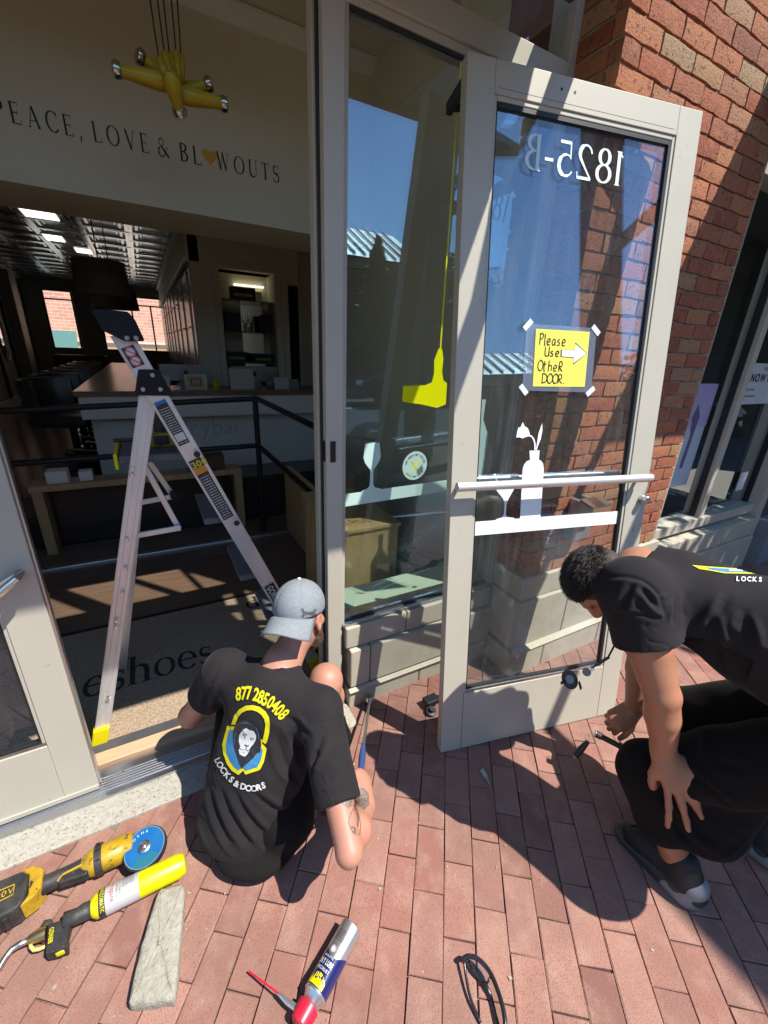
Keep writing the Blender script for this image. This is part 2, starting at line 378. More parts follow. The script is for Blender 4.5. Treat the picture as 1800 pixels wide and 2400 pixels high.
for i in range(-45, 60):
    off = (i % 2) * PL / 2 + rnd.uniform(-.012, .012)
    for j in range(-30, 40):
        c = A0 + e2 * (PW * (i + .5)) + e1 * (PL * (j - .5) + off)
        if c.y > 1.56 or c.y < -.6 or c.x < -1.3 or c.x > 6: continue
        if c.x < .62 and c.y > 1.42: continue
        px = vis_px(c)
        if px is None: continue
        inside = -130 < px[0] < 1930 and 1300 < px[1] < 2560
        cells.append((0 if inside else 1, (c - Vector((0, 0, CAM_H))).length, c))
cells.sort(key=lambda t: (t[0], t[1]))
ang = math.atan2(e1.y, e1.x)
rest = MB()
for n_, (_, _, c) in enumerate(cells):
    tilt = (rnd.uniform(-.006, .006), rnd.uniform(-.006, .006)); dz = rnd.uniform(-.0015, .0015)
    if n_ < 300:
        o = bpy.data.objects.new('paver', pv[rnd.randrange(6)]); COL.objects.link(o); o.parent = pavement
        o.location = (c.x, c.y, -.015 + dz); o.rotation_euler = (tilt[0], tilt[1], ang + (math.pi if rnd.random() < .5 else 0) + rnd.uniform(-.008, .008))
    else:
        h1 = e1 * .1022; h2 = e2 * .0485
        rest.obox(c - h1 - h2 + Vector((0, 0, -.013)), h1 * 2, h2 * 2, Vector((0, 0, .012 + dz)))
stuff(put('far_paver', rest, m_pave, pavement, label='brick pavers farther along the pavement'))
# kerb slab under the threshold, street behind the camera
put_k = put('kerb_slab', MB().box(-3, .66, 1.335, 1.62, -.05, .012), m_granite, bev=.006); struct(put_k)
street = put('street', MB().add([(-60, -60, -.012), (60, -60, -.012), (60, -4.2, -.012), (-60, -4.2, -.012)], [(0, 1, 2, 3)]), m_asphalt); struct(street)
lines_ = MB()
for k in range(-8, 12): lines_.box(k * 5, k * 5 + 2.6, -9.06, -8.94, -.012, -.008)
put('lane_marking', lines_, M('road_paint', (.75, .75, .72), .8), street)

# ------------------------------------------------------------------ brick pier between the shop windows
pier = thing('brick_pier', 'red brick pier with pale stone foot between the entrance glazing and the right shop window', 'pier', (2.18, 1.3, 0))
X0, X1, YF = 1.585, 2.785, 1.30
put('mortar_core', MB().box(X0 + .012, X1 - .012, YF + .012, 1.62, .58, 4.2), m_mortar, pier)
def rough_brick(name, sx, sy, sz, seed):
    """brick whose face (towards -Y) is a wobbly, hand-cut 4x2 grid"""
    rr = random.Random(seed); nx, nz = 4, 2; V = []; F = []
    for k in range(nz + 1):
        for i in range(nx + 1):
            ed = (i in (0, nx)) or (k in (0, nz))
            V.append((-sx / 2 + sx * i / nx + rr.uniform(-.002, .002), -sy / 2 + (rr.uniform(.0008, .0032) if ed else rr.uniform(-.0006, .0004)), -sz / 2 + sz * k / nz + rr.uniform(-.0032, .0032)))
    for k in range(nz):
        for i in range(nx):
            a = k * (nx + 1) + i; F.append((a, a + 1, a + nx + 2, a + nx + 1))
    rim = [i for i in range(nx)] + [k * (nx + 1) + nx for k in range(nz)] + [nz * (nx + 1) + nx - i for i in range(nx)] + [(nz - k) * (nx + 1) for k in range(nz)]
    o = len(V); n = len(rim)
    for r_ in rim: V.append(V[r_])
    for r_ in rim: V.append((V[r_][0], sy / 2, V[r_][2]))
    for i in range(n): F.append((o + (i + 1) % n, o + i, o + n + i, o + n + (i + 1) % n))
    me = bpy.data.meshes.new(name); me.from_pydata(V, [], F); me.update(); me.materials.append(m_brick)
    me.polygons.foreach_set('use_smooth', [True] * 8 + [False] * (len(F) - 8)); return me
CO = .0705
full = [rough_brick('brick', .2015, .05, .0605, s) for s in range(6)]
half = [rough_brick('brick', .0965, .05, .0605, s + 20) for s in range(4)]
retb = [rough_brick('brick', .150, .05, .0605, s + 40) for s in range(3)]
bz = .605
for r_ in range(35):
    z = bz + CO * (r_ + .5); x = X0 + .004
    odd = r_ % 2
    while x < X1 - .04:
        w = .0965 if (odd and x < X0 + .02) or x > X1 - .15 else .2015
        me = (half if w < .1 else full)[rnd.randrange(4 if w < .1 else 6)]
        o = bpy.data.objects.new('brick', me); COL.objects.link(o); o.parent = pier
        o.location = (x + w / 2 - 2.18 + rnd.uniform(-.001, .001), YF + .025 + rnd.uniform(-.0015, .0015) - 1.3, z + rnd.uniform(-.0012, .0012))
        o.rotation_euler = (0, math.pi if rnd.random() < .5 else 0, rnd.uniform(-.006, .006)); x += w + .0092
    o = bpy.data.objects.new('brick', retb[rnd.randrange(3)]); COL.objects.link(o); o.parent = pier
    o.location = (X0 + .027 - 2.18, YF + .058 + .075 - 1.3, z); o.rotation_euler = (0, 0, -math.pi / 2)
def stones(root, spec, mat=None, bev=.007):
    for (x0, x1, y0, y1, z0, z1) in spec: put('stone_block', MB().box(x0, x1, y0, y1, z0, z1), mat or m_stone, root, bev=bev)
G = .0025
stones(pier, [(1.575, 2.2 - G, 1.285, 1.60, .47, .602), (2.2 + G, 2.80, 1.285, 1.60, .47, .602),
              (1.565, 1.95 - G, 1.27, 1.60, .16 + G, .468), (1.95 + G, 2.48 - G, 1.27, 1.60, .16 + G, .468), (2.48 + G, 2.815, 1.27, 1.60, .16 + G, .468),
              (1.555, 1.80 - G, 1.25, 1.60, -.02, .145), (1.80 + G, 2.30 - G, 1.25, 1.60, -.02, .145), (2.30 + G, 2.83, 1.25, 1.60, -.02, .145)])
put('drip_ledge', MB().prism([(0, 0), (.022, 0), (.03, .012), (0, .03)], (1.556, 1.27, .146), (0, -1, 0), (0, 0, 1), (-1, 0, 0), 1.275), m_stone, pier)
# ------------------------------------------------------------------ low stone wall under the sidelight
sl = thing('stone_plinth', 'low pale stone plinth under the tall window beside the doorway', 'stone base', (1.1, 1.48, 0))
stones(sl, [(.655, .99 - G, 1.475, 1.62, .345, .462), (.99 + G, 1.553, 1.475, 1.62, .345, .462),
            (.672, .78 - G, 1.455, 1.62, .118, .338), (.78 + G, 1.562, 1.455, 1.62, .118, .338),
            (.665, 1.08 - G, 1.452, 1.62, -.02, .095), (1.08 + G, 1.552, 1.452, 1.62, -.02, .095)])
put('drip_ledge', MB().prism([(0, 0), (.012, 0), (.02, .01), (0, .022)], (.662, 1.455, .0955), (0, -1, 0), (0, 0, 1), (-1, 0, 0), .892), m_stone, sl)
# ------------------------------------------------------------------ storefront framing
sf = thing('storefront_frame', 'taupe painted aluminium frame around the open doorway and tall fixed window', 'door frame', (.6, 1.5, 0))
fr = dict(mat=m_frame, parent=sf, bev=.0025)
def fbox(name, *a, mat=None): return put(name, MB().box(*a), mat or m_frame, sf, bev=.0025)
fbox('mullion', .575, .645, 1.50, 1.615, .02, 3.6)
fbox('door_stop', .560, .574, 1.555, 1.60, .02, 2.63)
fbox('gasket', .568, .5745, 1.532, 1.552, .02, 2.63, mat=m_gasket)
fbox('header', -1.5, .5745, 1.497, 1.618, 2.636, 2.715); fbox('header', .6455, 1.553, 1.497, 1.618, 2.636, 2.715)
fbox('jamb', 1.5535, 1.60, 1.502, 1.62, .462, 3.6); fbox('jamb', -1.50, -1.43, 1.5, 1.62, .02, 2.634)
fbox('glazing_stop', .6455, .662, 1.512, 1.55, .47, 2.63); fbox('glazing_stop', 1.537, 1.553, 1.512, 1.55, .47, 2.63)
fbox('glazing_stop', .6455, 1.553, 1.508, 1.55, 2.612, 2.6355); fbox('sill', .6455, 1.553, 1.49, 1.61, .4625, .4775, mat=m_alu)
fbox('gasket', .662, 1.537, 1.514, 1.524, .4775, .486, mat=m_gasket); fbox('gasket', .662, 1.537, 1.514, 1.524, 2.600, 2.612, mat=m_gasket)
fbox('transom_bar', 1.055, 1.082, 1.512, 1.58, 2.7155, 3.6)
st_ = put('strike_plate', MB().box(.574, .5752, 1.512, 1.535, 1.262, 1.345).box(.590, .612, 1.496, 1.5, 1.262, 1.345), m_dark, sf, bev=.002)
sw = thing('tall_window', 'tall fixed window pane with bar decals left of the leaning door', 'window', (1.1, 1.52, .47))
put('outer_pane', MB().add([(.65, 1.526, .475), (1.55, 1.526, .475), (1.55, 1.526, 2.62), (.65, 1.526, 2.62)], [(0, 1, 2, 3)]), m_glass, sw)
put('inner_pane', MB().add([(.65, 1.545, .475), (1.55, 1.5465, .475), (1.55, 1.5465, 2.62), (.65, 1.545, 2.62)], [(0, 1, 2, 3)]), m_pane2, sw)
put('spacer', MB().box(.65, 1.55, 1.528, 1.543, .477, .487).box(.65, 1.55, 1.528, 1.543, 2.606, 2.616), m_alu, sw)
def flat(poly, y, mat, name, root, d=.0006, label=None):
    return put(name, MB().prism(poly, (0, y, 0), (1, 0, 0), (0, 0, 1), (0, -1, 0), d), mat, root, label=label)
YD = 1.5248
flat([(.65, 1.056), (1.55, 1.064), (1.55, 1.121), (.65, 1.112)], YD, m_mint_film, 'shelf_decal', sw, label='pale shelf stripe decal')
gl_ = [(.753, 1.321), (.820, 1.321), (.8295, 1.262), (.822, 1.24), (.796, 1.206), (.797, 1.14), (.806, 1.126), (.835, 1.117), (.835, 1.113), (.742, 1.113), (.742, 1.117), (.772, 1.126), (.781, 1.14), (.782, 1.206), (.756, 1.238), (.7475, 1.262)]
flat(gl_, YD - .001, m_mint_film, 'wine_glass_decal', sw, label='pale wine glass decal')
flat([(1.3, 1.118), (1.42, 1.118), (1.42, 1.32), (1.395, 1.36), (1.374, 1.40), (1.376, 1.49), (1.344, 1.49), (1.346, 1.40), (1.325, 1.36), (1.30, 1.32)], YD - .001, m_mint_film, 'bottle_decal', sw, label='pale bottle decal')
flat([(1.075, 2.6), (1.081, 2.6), (1.0955, 1.70), (1.089, 1.70)], YD - .0012, m_yellow_film, 'cord_decal', sw, label='thin yellow cord decal')
flat([(1.083, 1.70), (1.1, 1.70), (1.112, 1.66), (1.11, 1.61), (1.122, 1.572), (1.142, 1.562), (1.146, 1.472), (1.10, 1.458), (1.06, 1.466), (1.02, 1.474), (.922, 1.487), (.921, 1.55), (1.03, 1.553), (1.062, 1.565), (1.07, 1.60), (1.066, 1.655)], YD - .001, m_yellow_film, 'dryer_decal', sw, label='yellow hair dryer decal')
flat(arc(1.006, 1.205, .065, .066, 0, 360, 40)[:-1], YD - .001, m_mint_film, 'round_sticker', sw, label='pale round sticker with crossed yellow strokes')
mb = MB()
for s_ in (1, -1):
    V, F = stroke2d([(1.006 - .022 * s_, 1.205 - .028), (1.006 + .022 * s_, 1.205 + .028)], .006); lay(mb, V, F, (0, YD - .0022 - .0002 * s_, 0), (1, 0, 0), (0, 0, 1))
put('sticker_cross', mb, m_yellow_film, sw)
mb = MB()
for txt, a0, a1, sg in (('ASK ABOUT DRY STYLING', 165, 15, 1), ('JOIN THE CLUB', 215, 325, -1)):
    for i, ch in enumerate(txt):
        if ch == ' ': continue
        a = math.radians(a0 + (a1 - a0) * i / (len(txt) - 1)); V, F, w = text2d(ch, .0085, .01)
        O = Vector((1.006 + .0505 * math.cos(a), YD - .0022, 1.205 + .0505 * math.sin(a)))
        U = Vector((math.sin(a), 0, -math.cos(a))) * sg; W = Vector((math.cos(a), 0, math.sin(a))) * sg
        lay(mb, V, F, O - U * w / 2 - W * .004, U, W)
put('sticker_lettering', mb, m_black, sw)
tr = thing('transom_window', 'upper transom glass above the header of the tall window', 'window', (0, 1.54, 2.715))
put('pane', MB().add([(-1.4, 1.54, 2.7), (1.56, 1.54, 2.7), (1.56, 1.54, 3.6), (-1.4, 1.54, 3.6)], [(0, 1, 2, 3)]), m_glass, tr)
# ------------------------------------------------------------------ threshold
th = thing('threshold', 'ribbed aluminium threshold plate across the doorway', 'threshold', (-.3, 1.5, .012))
put('plate', MB().box(-2, .574, 1.452, 1.60, .0121, .021), m_alu, th, bev=.002)
mb = MB()
for k in range(6): mb.box(-2, .574, 1.482 + k * .0125, 1.489 + k * .0125, .0208, .0255)
put('rib', mb, m_alu, th, bev=.001, label='raised ribs of the plate')
put('screw', MB().lathe([(.005, 0), (.005, .002)], (-.31, 1.54, .0205), n=10), m_dark, th)
tag(put('wood_strip', MB().box(-1.2, .30, 1.602, 1.668, .012, .040), M('raw_pine', (.56, .38, .24), .7, col2=(.44, .27, .15), scale=6, stretch=(1.2, 18, 18), fac=.8, bump=.2, bscale=40), bev=.003), 'raw pine strip lying along the inside of the threshold', 'wood strip')
tag(put('rubber_strip', MB().box(-1.2, .56, 1.670, 1.725, .012, .036), M('charcoal_rubber', (.045, .047, .05), .7, col2=(.09, .09, .09), scale=10), bev=.002), 'charcoal rubber edging strip behind the pine strip', 'edging strip')

# ------------------------------------------------------------------ glazed doors
B0 = Vector((.929, 1.033, .006)); DU = Vector((math.cos(-.222), math.sin(-.222), 0)); _n = Vector((.2202, .9755, 0))
DV = Vector((0, 0, 1)) * math.cos(.145) + _n * math.sin(.145); DN = DU.cross(DV)
DW, DH, DT = .959, 2.577, .045
def dp(u, v, w=0): return B0 + DU * u + DV * v + DN * w
def dbox(mb, u0, u1, v0, v1, w0, w1): return mb.obox(dp(u0, v0, w0), DU * (u1 - u0), DV * (v1 - v0), DN * (w1 - w0))
dr = thing('glass_door', 'taupe framed glass door taken off its pivots and leaning against the entrance', 'door', B0)
def dpart(name, boxes, mat=None, bev=.002, label=None, parent=None):
    mb = MB()
    for b in boxes: dbox(mb, *b)
    return put(name, mb, mat or m_frame, parent or dr, bev=bev, label=label)
dpart('stile', [(0, .098, 0, DH, -DT, 0)]); dpart('stile', [(DW - .108, DW, 0, DH, -DT, 0)])
dpart('top_rail', [(.0985, DW - .1085, DH - .092, DH, -DT, 0)]); dpart('bottom_rail', [(.0985, DW - .1085, 0, .285, -DT, 0)])
dpart('glazing_stop', [(.0985, .110, .2855, 2.484, -.03, -.004)]); dpart('glazing_stop', [(.838, .850, .2855, 2.484, -.03, -.004)])
dpart('glazing_stop', [(.1105, .8375, 2.470, 2.4845, -.03, -.004)]); dpart('glazing_stop', [(.1105, .8375, .2855, .299, -.03, -.003)], m_brush)
dpart('gasket', [(.1105, .1165, .2995, 2.4695, -.026, -.009), (.8265, .8375, .2995, 2.4695, -.026, -.006), (.117, .826, 2.455, 2.4695, -.026, -.006), (.117, .826, .2995, .308, -.026, -.008)], m_gasket, 0)
mb = MB()
for w in (-.014, -.030): mb.add([dp(.112, .295, w), dp(.836, .295, w), dp(.836, 2.475, w), dp(.112, 2.475, w)], [(0, 1, 2, 3)])
put('glass_pane', mb, m_glass_dirty, dr)
def dpoly(poly, w, name, mat, label=None, root=None):
    return put(name, MB().prism(poly, dp(0, 0, w), DU, DV, DN, .0005), mat, root or dr, label=label)
WD = -.0325
dpoly([(.112, 1.005), (.836, 1.005), (.836, 1.063), (.112, 1.063)], -.012, 'shelf_decal', m_white_film, 'white shelf stripe decal')
dpoly([(.323, 1.0635), (.4215, 1.0635), (.4165, 1.265), (.411, 1.288), (.399, 1.301), (.389, 1.304), (.389, 1.342), (.342, 1.342), (.348, 1.304), (.333, 1.300), (.322, 1.286), (.317, 1.268)], -.0118, 'bottle_decal', m_white_film, 'white bottle decal')
dpoly([(.277, 1.394), (.279, 1.416), (.284, 1.436), (.291, 1.431), (.301, 1.454), (.311, 1.438), (.326, 1.431), (.336, 1.412), (.338, 1.399), (.322, 1.397), (.305, 1.391), (.29, 1.396)], -.0118, 'flower_decal', m_white_film, 'white tulip decal')
mb = MB(); V, F = stroke2d([(.333, 1.402), (.346, 1.399), (.357, 1.387), (.364, 1.370), (.3675, 1.344)], .006); lay(mb, V, F, dp(0, 0, -.0116), DU, DV)
put('flower_stem_decal', mb, m_white_film, dr)
dpoly([(.3705, 1.344), (.374, 1.37), (.377, 1.41), (.390, 1.450), (.394, 1.42), (.389, 1.385), (.379, 1.36), (.376, 1.344)], -.0118, 'leaf_decal', m_white_film)
dpoly([(.199, 1.196), (.285, 1.195), (.2855, 1.191), (.262, 1.15), (.2545, 1.128), (.2535, 1.085), (.262, 1.073), (.292, 1.068), (.297, 1.0635), (.208, 1.0635), (.214, 1.068), (.236, 1.073), (.2455, 1.085), (.2455, 1.128), (.238, 1.15), (.200, 1.192)], -.0118, 'cocktail_glass_decal', m_white_film, 'white cocktail glass decal')
mb = MB(); V, F = stroke2d([(.193, 1.247), (.214, 1.20)], .003); lay(mb, V, F, dp(0, 0, -.0114), DU, DV); V, F = arc(.192, 1.249, .006, .006, 0, 360, 12)[:-1], [tuple(range(12))]; lay(mb, V, F, dp(0, 0, -.0113), DU, DV)
put('pick_decal', mb, m_white_film, dr)
mb = MB()                                             # the number reads from the other side, so it is mirrored here
textmesh(mb, '1825-B', .1065, dp(.636, 2.300, -.0118), -DU, DV, DN, glyphs=serif, sp=.16, width=.405)
put('street_number', mb, M('number_vinyl', (.70, .86, .84), .5), dr, label='street number 1825-B seen in mirror image')
br = MB().tube([dp(.0, 1.219, .05), dp(.045, 1.219, .05), dp(.48, 1.219, .05), dp(.88, 1.219, .05), dp(.912, 1.219, .05)], .0172, 18)
m_bar = M('bar_aluminium', (.74, .73, .71), .42, .6)
pb = put('pull_bar', br, m_bar, dr, smooth='auto')
put('standoff', MB().tube([dp(.03, 1.219, 0), dp(.03, 1.219, .05)], .010, 12), m_brush, pb, smooth='auto'); put('standoff', MB().tube([dp(.895, 1.219, 0), dp(.895, 1.219, .05)], .010, 12), m_brush, pb, smooth='auto')
b2 = MB().tube([dp(.10, 1.225, -.075), dp(.86, 1.225, -.075)], .013, 12)
put('push_bar', b2, m_brush, dr, smooth='auto', label='inside push bar seen through the glass')
put('lock_cylinder', MB().lathe([(.018, 0), (.018, .012), (.0145, .014), (.0145, .034), (.012, .036)], dp(.934, 1.118, 0), DN, 18), m_brush, dr, smooth='auto')
put('screw', MB().lathe([(.008, 0), (.008, .003)], dp(.918, .972, 0), DN, 12), m_brush, dr)
for u in (.345, .398): put('screw_hole', MB().lathe([(.0045, 0), (.0045, .0008)], dp(u, 2.538, 0), DN, 12), m_black, dr)
put('joint_line', dbox(dbox(dbox(MB(), .0982, .0986, .002, .285, -.01, .0004), DW - .1087, DW - .1083, .002, .285, -.01, .0004), .112, .836, 2.501, 2.5018, -.01, .0004), m_dark, dr, label='hairline joints in the rails')
put('closer_arm', MB().obox(dp(.0, 2.50, -.16), DU * .02, DV * .035, DN * .12).tube([dp(.02, 2.52, -.15), dp(.05, 2.50, -.11)], .012, 10), m_dark, dr)
# sign taped inside the door glass
sg = thing('paper_sign', 'yellow handwritten sign asking to use other door, taped in a clear sleeve', 'sign', dp(.33, 1.58, -.01))
m_film = bpy.data.materials.new('clear_sleeve'); m_film.use_nodes = True
n = m_film.node_tree.nodes; l = m_film.node_tree.links; pr_ = n['Principled BSDF']; pr_.inputs['Base Color'].default_value = (.5, .62, .85, 1); pr_.inputs['Roughness'].default_value = .12
tb = n.new('ShaderNodeBsdfTransparent'); mx = n.new('ShaderNodeMixShader'); mx.inputs[0].default_value = .12; l.new(tb.outputs[0], mx.inputs[1]); l.new(pr_.outputs[0], mx.inputs[2]); l.new(mx.outputs[0], n['Material Output'].inputs['Surface'])
m_tape = M('frosted_tape', (.72, .78, .78), .3)
put('sleeve', MB().prism([(.287, 1.573), (.607, 1.571), (.600, 1.812), (.285, 1.812)], dp(0, 0, -.0105), DU, DV, DN, .0004), m_film, sg)
put('paper', MB().prism([(.332, 1.589), (.572, 1.592), (.568, 1.797), (.326, 1.796)], dp(0, 0, -.0095), DU, DV, DN, .0005), M('yellow_paper', (.86, .78, .10), .7), sg)
for u, v, a in ((.290, 1.808, .8), (.596, 1.805, -.7), (.292, 1.576, -.8), (.602, 1.575, .7)):
    ca, sa = math.cos(a), math.sin(a)
    put('tape', MB().prism([(u + ca * p - sa * q, v + sa * p + ca * q) for p, q in ((-.022, -.010), (.022, -.010), (.022, .010), (-.022, .010))], dp(0, 0, -.0085), DU, DV, DN, .0004), m_tape, sg)
ar = [(.443, 1.727), (.507, 1.7285), (.5065, 1.756), (.567, 1.718), (.506, 1.674), (.506, 1.6995), (.4445, 1.701)]
put('arrow_outline', MB().prism(ar, dp(0, 0, -.0088), DU, DV, DN, .0003), m_black, sg)
cxa, cya = .505, 1.715
put('arrow', MB().prism([(cxa + (a - cxa) * .93 + .0005, cya + (b - cya) * .86) for a, b in ar], dp(0, 0, -.0083), DU, DV, DN, .0003), M('white_paper', (.85, .86, .83), .7), sg)
H_ = {'P': [[(.1, 0), (.12, 1)], [(.02, .93), (.35, 1.02), (.5, .8), (.35, .55), (.12, .5)]], 'l': [[(.1, 1), (.08, .05), (.16, 0)]], 'e': [[(.05, .28), (.4, .34), (.36, .56), (.15, .55), (.04, .3), (.12, .04), (.42, .05)]],
      'a': [[(.42, .5), (.2, .55), (.05, .3), (.12, .03), (.32, .1), (.42, .5), (.42, .08), (.5, .02)]], 's': [[(.36, .55), (.14, .5), (.12, .36), (.34, .24), (.3, .03), (.04, .04)]], 'U': [[(.06, 1), (.04, .3), (.15, .0), (.4, .05), (.5, .4), (.5, 1), (.52, .0)]],
      'O': [[(.35, .98), (.1, .75), (.06, .3), (.3, 0), (.6, .25), (.62, .75), (.36, 1), (.25, .92)]], 't': [[(.2, .95), (.16, .05), (.3, .02)], [(.02, .62), (.4, .66)]], 'h': [[(.08, 1), (.06, 0)], [(.06, .35), (.25, .58), (.4, .45), (.4, 0)]],
      'E': [[(.5, .95), (.1, .95), (.06, .05), (.5, .02)], [(.08, .5), (.42, .54)]], 'r': [[(.08, .58), (.08, 0)], [(.08, .35), (.25, .56), (.4, .5)]], 'R': [[(.06, 0), (.1, .9), (.4, .85), (.38, .5), (.1, .45), (.48, .0)]], 'D': [[(.1, 0), (.12, 1)], [(.02, .96), (.4, .95), (.62, .6), (.5, .15), (.04, .02)]],
      'o': [[(.25, .58), (.06, .4), (.08, .08), (.3, .02), (.45, .25), (.4, .52), (.22, .58)]], '.': [[(.05, .03), (.1, .05), (.08, .0), (.04, .03)]]}
def smooth_pts(p, n=4):
    out = []
    for i in range(len(p) - 1):
        a, b, c, d = [Vector(p[max(0, min(len(p) - 1, k))]) for k in (i - 1, i, i + 1, i + 2)]
        for s in range(n):
            t = s / n; out.append(tuple(.5 * ((2 * b) + (c - a) * t + (2 * a - 5 * b + 4 * c - d) * t * t + (3 * b - a - 3 * c + d) * t ** 3)))
    return out + [tuple(p[-1])]
def hand(mb, s, x, v, h, cw, O, U, W, N, lw=.0042):
    k = 0
    for ch in s:
        for p in H_.get(ch, []):
            V, F = stroke2d(smooth_pts([(x + a * cw * 1.05, v + b * h) for a, b in p]), lw)
            k += 1; lay(mb, V, F, Vector(O) + Vector(N) * (.00012 * (k % 5)), U, W)
        x += cw * (.35 if ch in 'l.' else .66)
mb = MB()
for s, x, v, h, cw in (('Please', .343, 1.741, .040, .034), ('Use', .372, 1.7015, .034, .036), ('OthER', .345, 1.647, .039, .036), ('Door.', .367, 1.602, .036, .038)):
    if s == 'OthER': s = 'OtheR'
    if s == 'Door.': s = 'DOOR.'
    hand(mb, s, x, v, h, cw, dp(0, 0, -.0088), DU, DV, DN)
put('handwriting', mb, m_black, sg)

# left leaf, still hanging
ld = thing('entrance_door', 'closed left glass door leaf with curved pull handle, cut off by the picture edge', 'door', (-.9, 1.5, .027))
def lbox(name, *a, mat=None, bev=.002): return put(name, MB().box(*a), mat or m_frame, ld, bev=bev)
lx0, lx1 = -1.41, -.388
lbox('stile', lx1 - .108, lx1, 1.50, 1.545, .03, 2.61); lbox('stile', lx0, lx0 + .108, 1.50, 1.545, .03, 2.61)
lbox('bottom_rail', lx0 + .1085, lx1 - .1085, 1.50, 1.545, .03, .312); lbox('top_rail', lx0 + .1085, lx1 - .1085, 1.50, 1.545, 2.5, 2.61)
lbox('glazing_stop', lx0 + .1085, lx1 - .1085, 1.504, 1.53, .3125, .325, mat=m_brush); lbox('glazing_stop', lx1 - .120, lx1 - .1085, 1.504, 1.53, .3255, 2.4995)
lbox('gasket', lx0 + .1085, lx1 - .1205, 1.508, 1.53, .3255, .334, mat=m_gasket); lbox('gasket', lx1 - .127, lx1 - .1205, 1.508, 1.53, .3345, 2.4995, mat=m_gasket)
put('glass_pane', MB().add([(lx0 + .1, 1.518, .315), (lx1 - .11, 1.518, .315), (lx1 - .11, 1.518, 2.51), (lx0 + .1, 1.518, 2.51)], [(0, 1, 2, 3)]), m_glass_dirty, ld)
put('drip_edge', MB().box(lx0, lx1, 1.494, 1.4995, .031, .052), m_frame, ld, bev=.001)
put('pull_handle', MB().tube([(-.47, 1.5, .975), (-.415, 1.47, 1.015), (-.42, 1.435, 1.012), (-.46, 1.42, .985), (-.55, 1.415, .955), (-.8, 1.415, .95)], .0125, 14), m_brush, ld, smooth='auto')
put('weather_strip', MB().box(lx1 + .0005, lx1 + .007, 1.512, 1.536, .04, 2.6), m_alu, ld)
# ------------------------------------------------------------------ right shop window
rw = thing('shop_window', 'dark shop window right of the brick pier with posters inside', 'window', (3.6, 1.5, 0))
def rbox(name, *a, mat=None, bev=.003): return put(name, MB().box(*a), mat or m_frame, rw, bev=bev)
rbox('sill', 2.80, 4.53, 1.44, 1.58, .49, .565)
rbox('mullion', 3.655, 3.725, 1.46, 1.58, .5655, 3.4); rbox('mullion', 4.54, 4.64, 1.40, 1.62, -.01, 3.4)
rbox('jamb', 2.79, 2.83, 1.48, 1.58, .5655, 3.4); rbox('header', 2.8, 4.53, 1.46, 1.58, 2.66, 2.74)
put('pane', MB().add([(2.82, 1.52, .56), (4.54, 1.52, .56), (4.54, 1.52, 3.4), (2.82, 1.52, 3.4)], [(0, 1, 2, 3)]), glass_mat('shop_glass', (.95, .97, .96), 1.75), rw)
put('gasket', MB().box(3.64, 3.654, 1.49, 1.53, .566, 2.66).box(4.525, 4.539, 1.49, 1.53, .566, 2.66), m_gasket, rw)
rp = thing('window_plinth', 'pale stone plinth under the right shop window', 'stone base', (3.6, 1.4, 0))
stones(rp, [(2.835, 3.2 - G, 1.38, 1.6, .30, .455), (3.2 + G, 3.62 - G, 1.38, 1.6, .30, .455), (3.62 + G, 4.05 - G, 1.38, 1.6, .30, .455), (4.05 + G, 4.53, 1.38, 1.6, .30, .455),
            (2.835, 3.35 - G, 1.36, 1.6, -.02, .295), (3.35 + G, 3.95 - G, 1.36, 1.6, -.02, .295), (3.95 + G, 4.53, 1.36, 1.6, -.02, .295)])
far = thing('corner_wall', 'grey stone corner return at the far right edge beyond the shop window', 'wall', (5.4, 1.2, 0))
stones(far, [(4.65, 6.5, 1.30, 1.7, -.02, .42)], M('grey_stone', (.22, .23, .25), .85, col2=(.16, .17, .19), scale=6))
put('panel', MB().box(4.65, 6.5, 1.42, 1.7, .425, 3.6), M('dark_cladding', (.06, .06, .065), .6), far)
m_poster = M('poster_lilac', (.55, .45, .75), .6, col2=(.66, .62, .85), scale=3)
ps = thing('poster', 'pale lilac and blue poster standing inside the right shop window', 'poster', (3.3, 1.62, 1))
put('backing', MB().box(3.24, 3.62, 1.6, 1.606, .80, 1.56), M('poster_blue', (.62, .72, .82), .6, col2=(.72, .78, .85), scale=2.5), ps)
put('lilac_band', MB().box(3.24, 3.62, 1.595, 1.5985, 1.26, 1.56), m_poster, ps)
put('figure', MB().prism([(3.43, .95), (3.45, 1.2), (3.39, 1.33), (3.43, 1.42), (3.49, 1.33), (3.48, 1.2), (3.465, .95)], (0, 1.593, 0), (1, 0, 0), (0, 0, 1), (0, -1, 0), .001), M('poster_plum', (.2, .14, .3), .6), ps)
no = thing('opening_poster', 'white poster reading NOW OPEN inside the right shop window', 'poster', (4.1, 1.57, 1.3))
pc = [at_y(*p, 1.56) for p in ((1752, 850), (1830, 850), (1785, 946), (1722, 945))]
zb, zt = pc[2].z, pc[0].z; xl = pc[3].x - .02
put('sheet', MB().box(xl, 4.5, 1.560, 1.563, zb, zt), M('poster_white', (.82, .83, .86), .6), no)
mb = MB(); textmesh(mb, 'NOW OPEN', (zt - zb) * .2, (xl + .14, 1.5585, zb + (zt - zb) * .56), (1, 0, 0), (0, 0, 1), (0, -1, 0), bold=.03, wx=.75, width=(4.5 - xl) - .15)
textmesh(mb, 'SALON', (zt - zb) * .10, (xl + .30, 1.5585, zb + (zt - zb) * .84), (1, 0, 0), (0, 0, 1), (0, -1, 0), bold=.01, wx=.8)
textmesh(mb, 'CALL TO BOOK', (zt - zb) * .055, (xl + .13, 1.5585, zb + (zt - zb) * .34), (1, 0, 0), (0, 0, 1), (0, -1, 0), bold=.01, wx=.7)
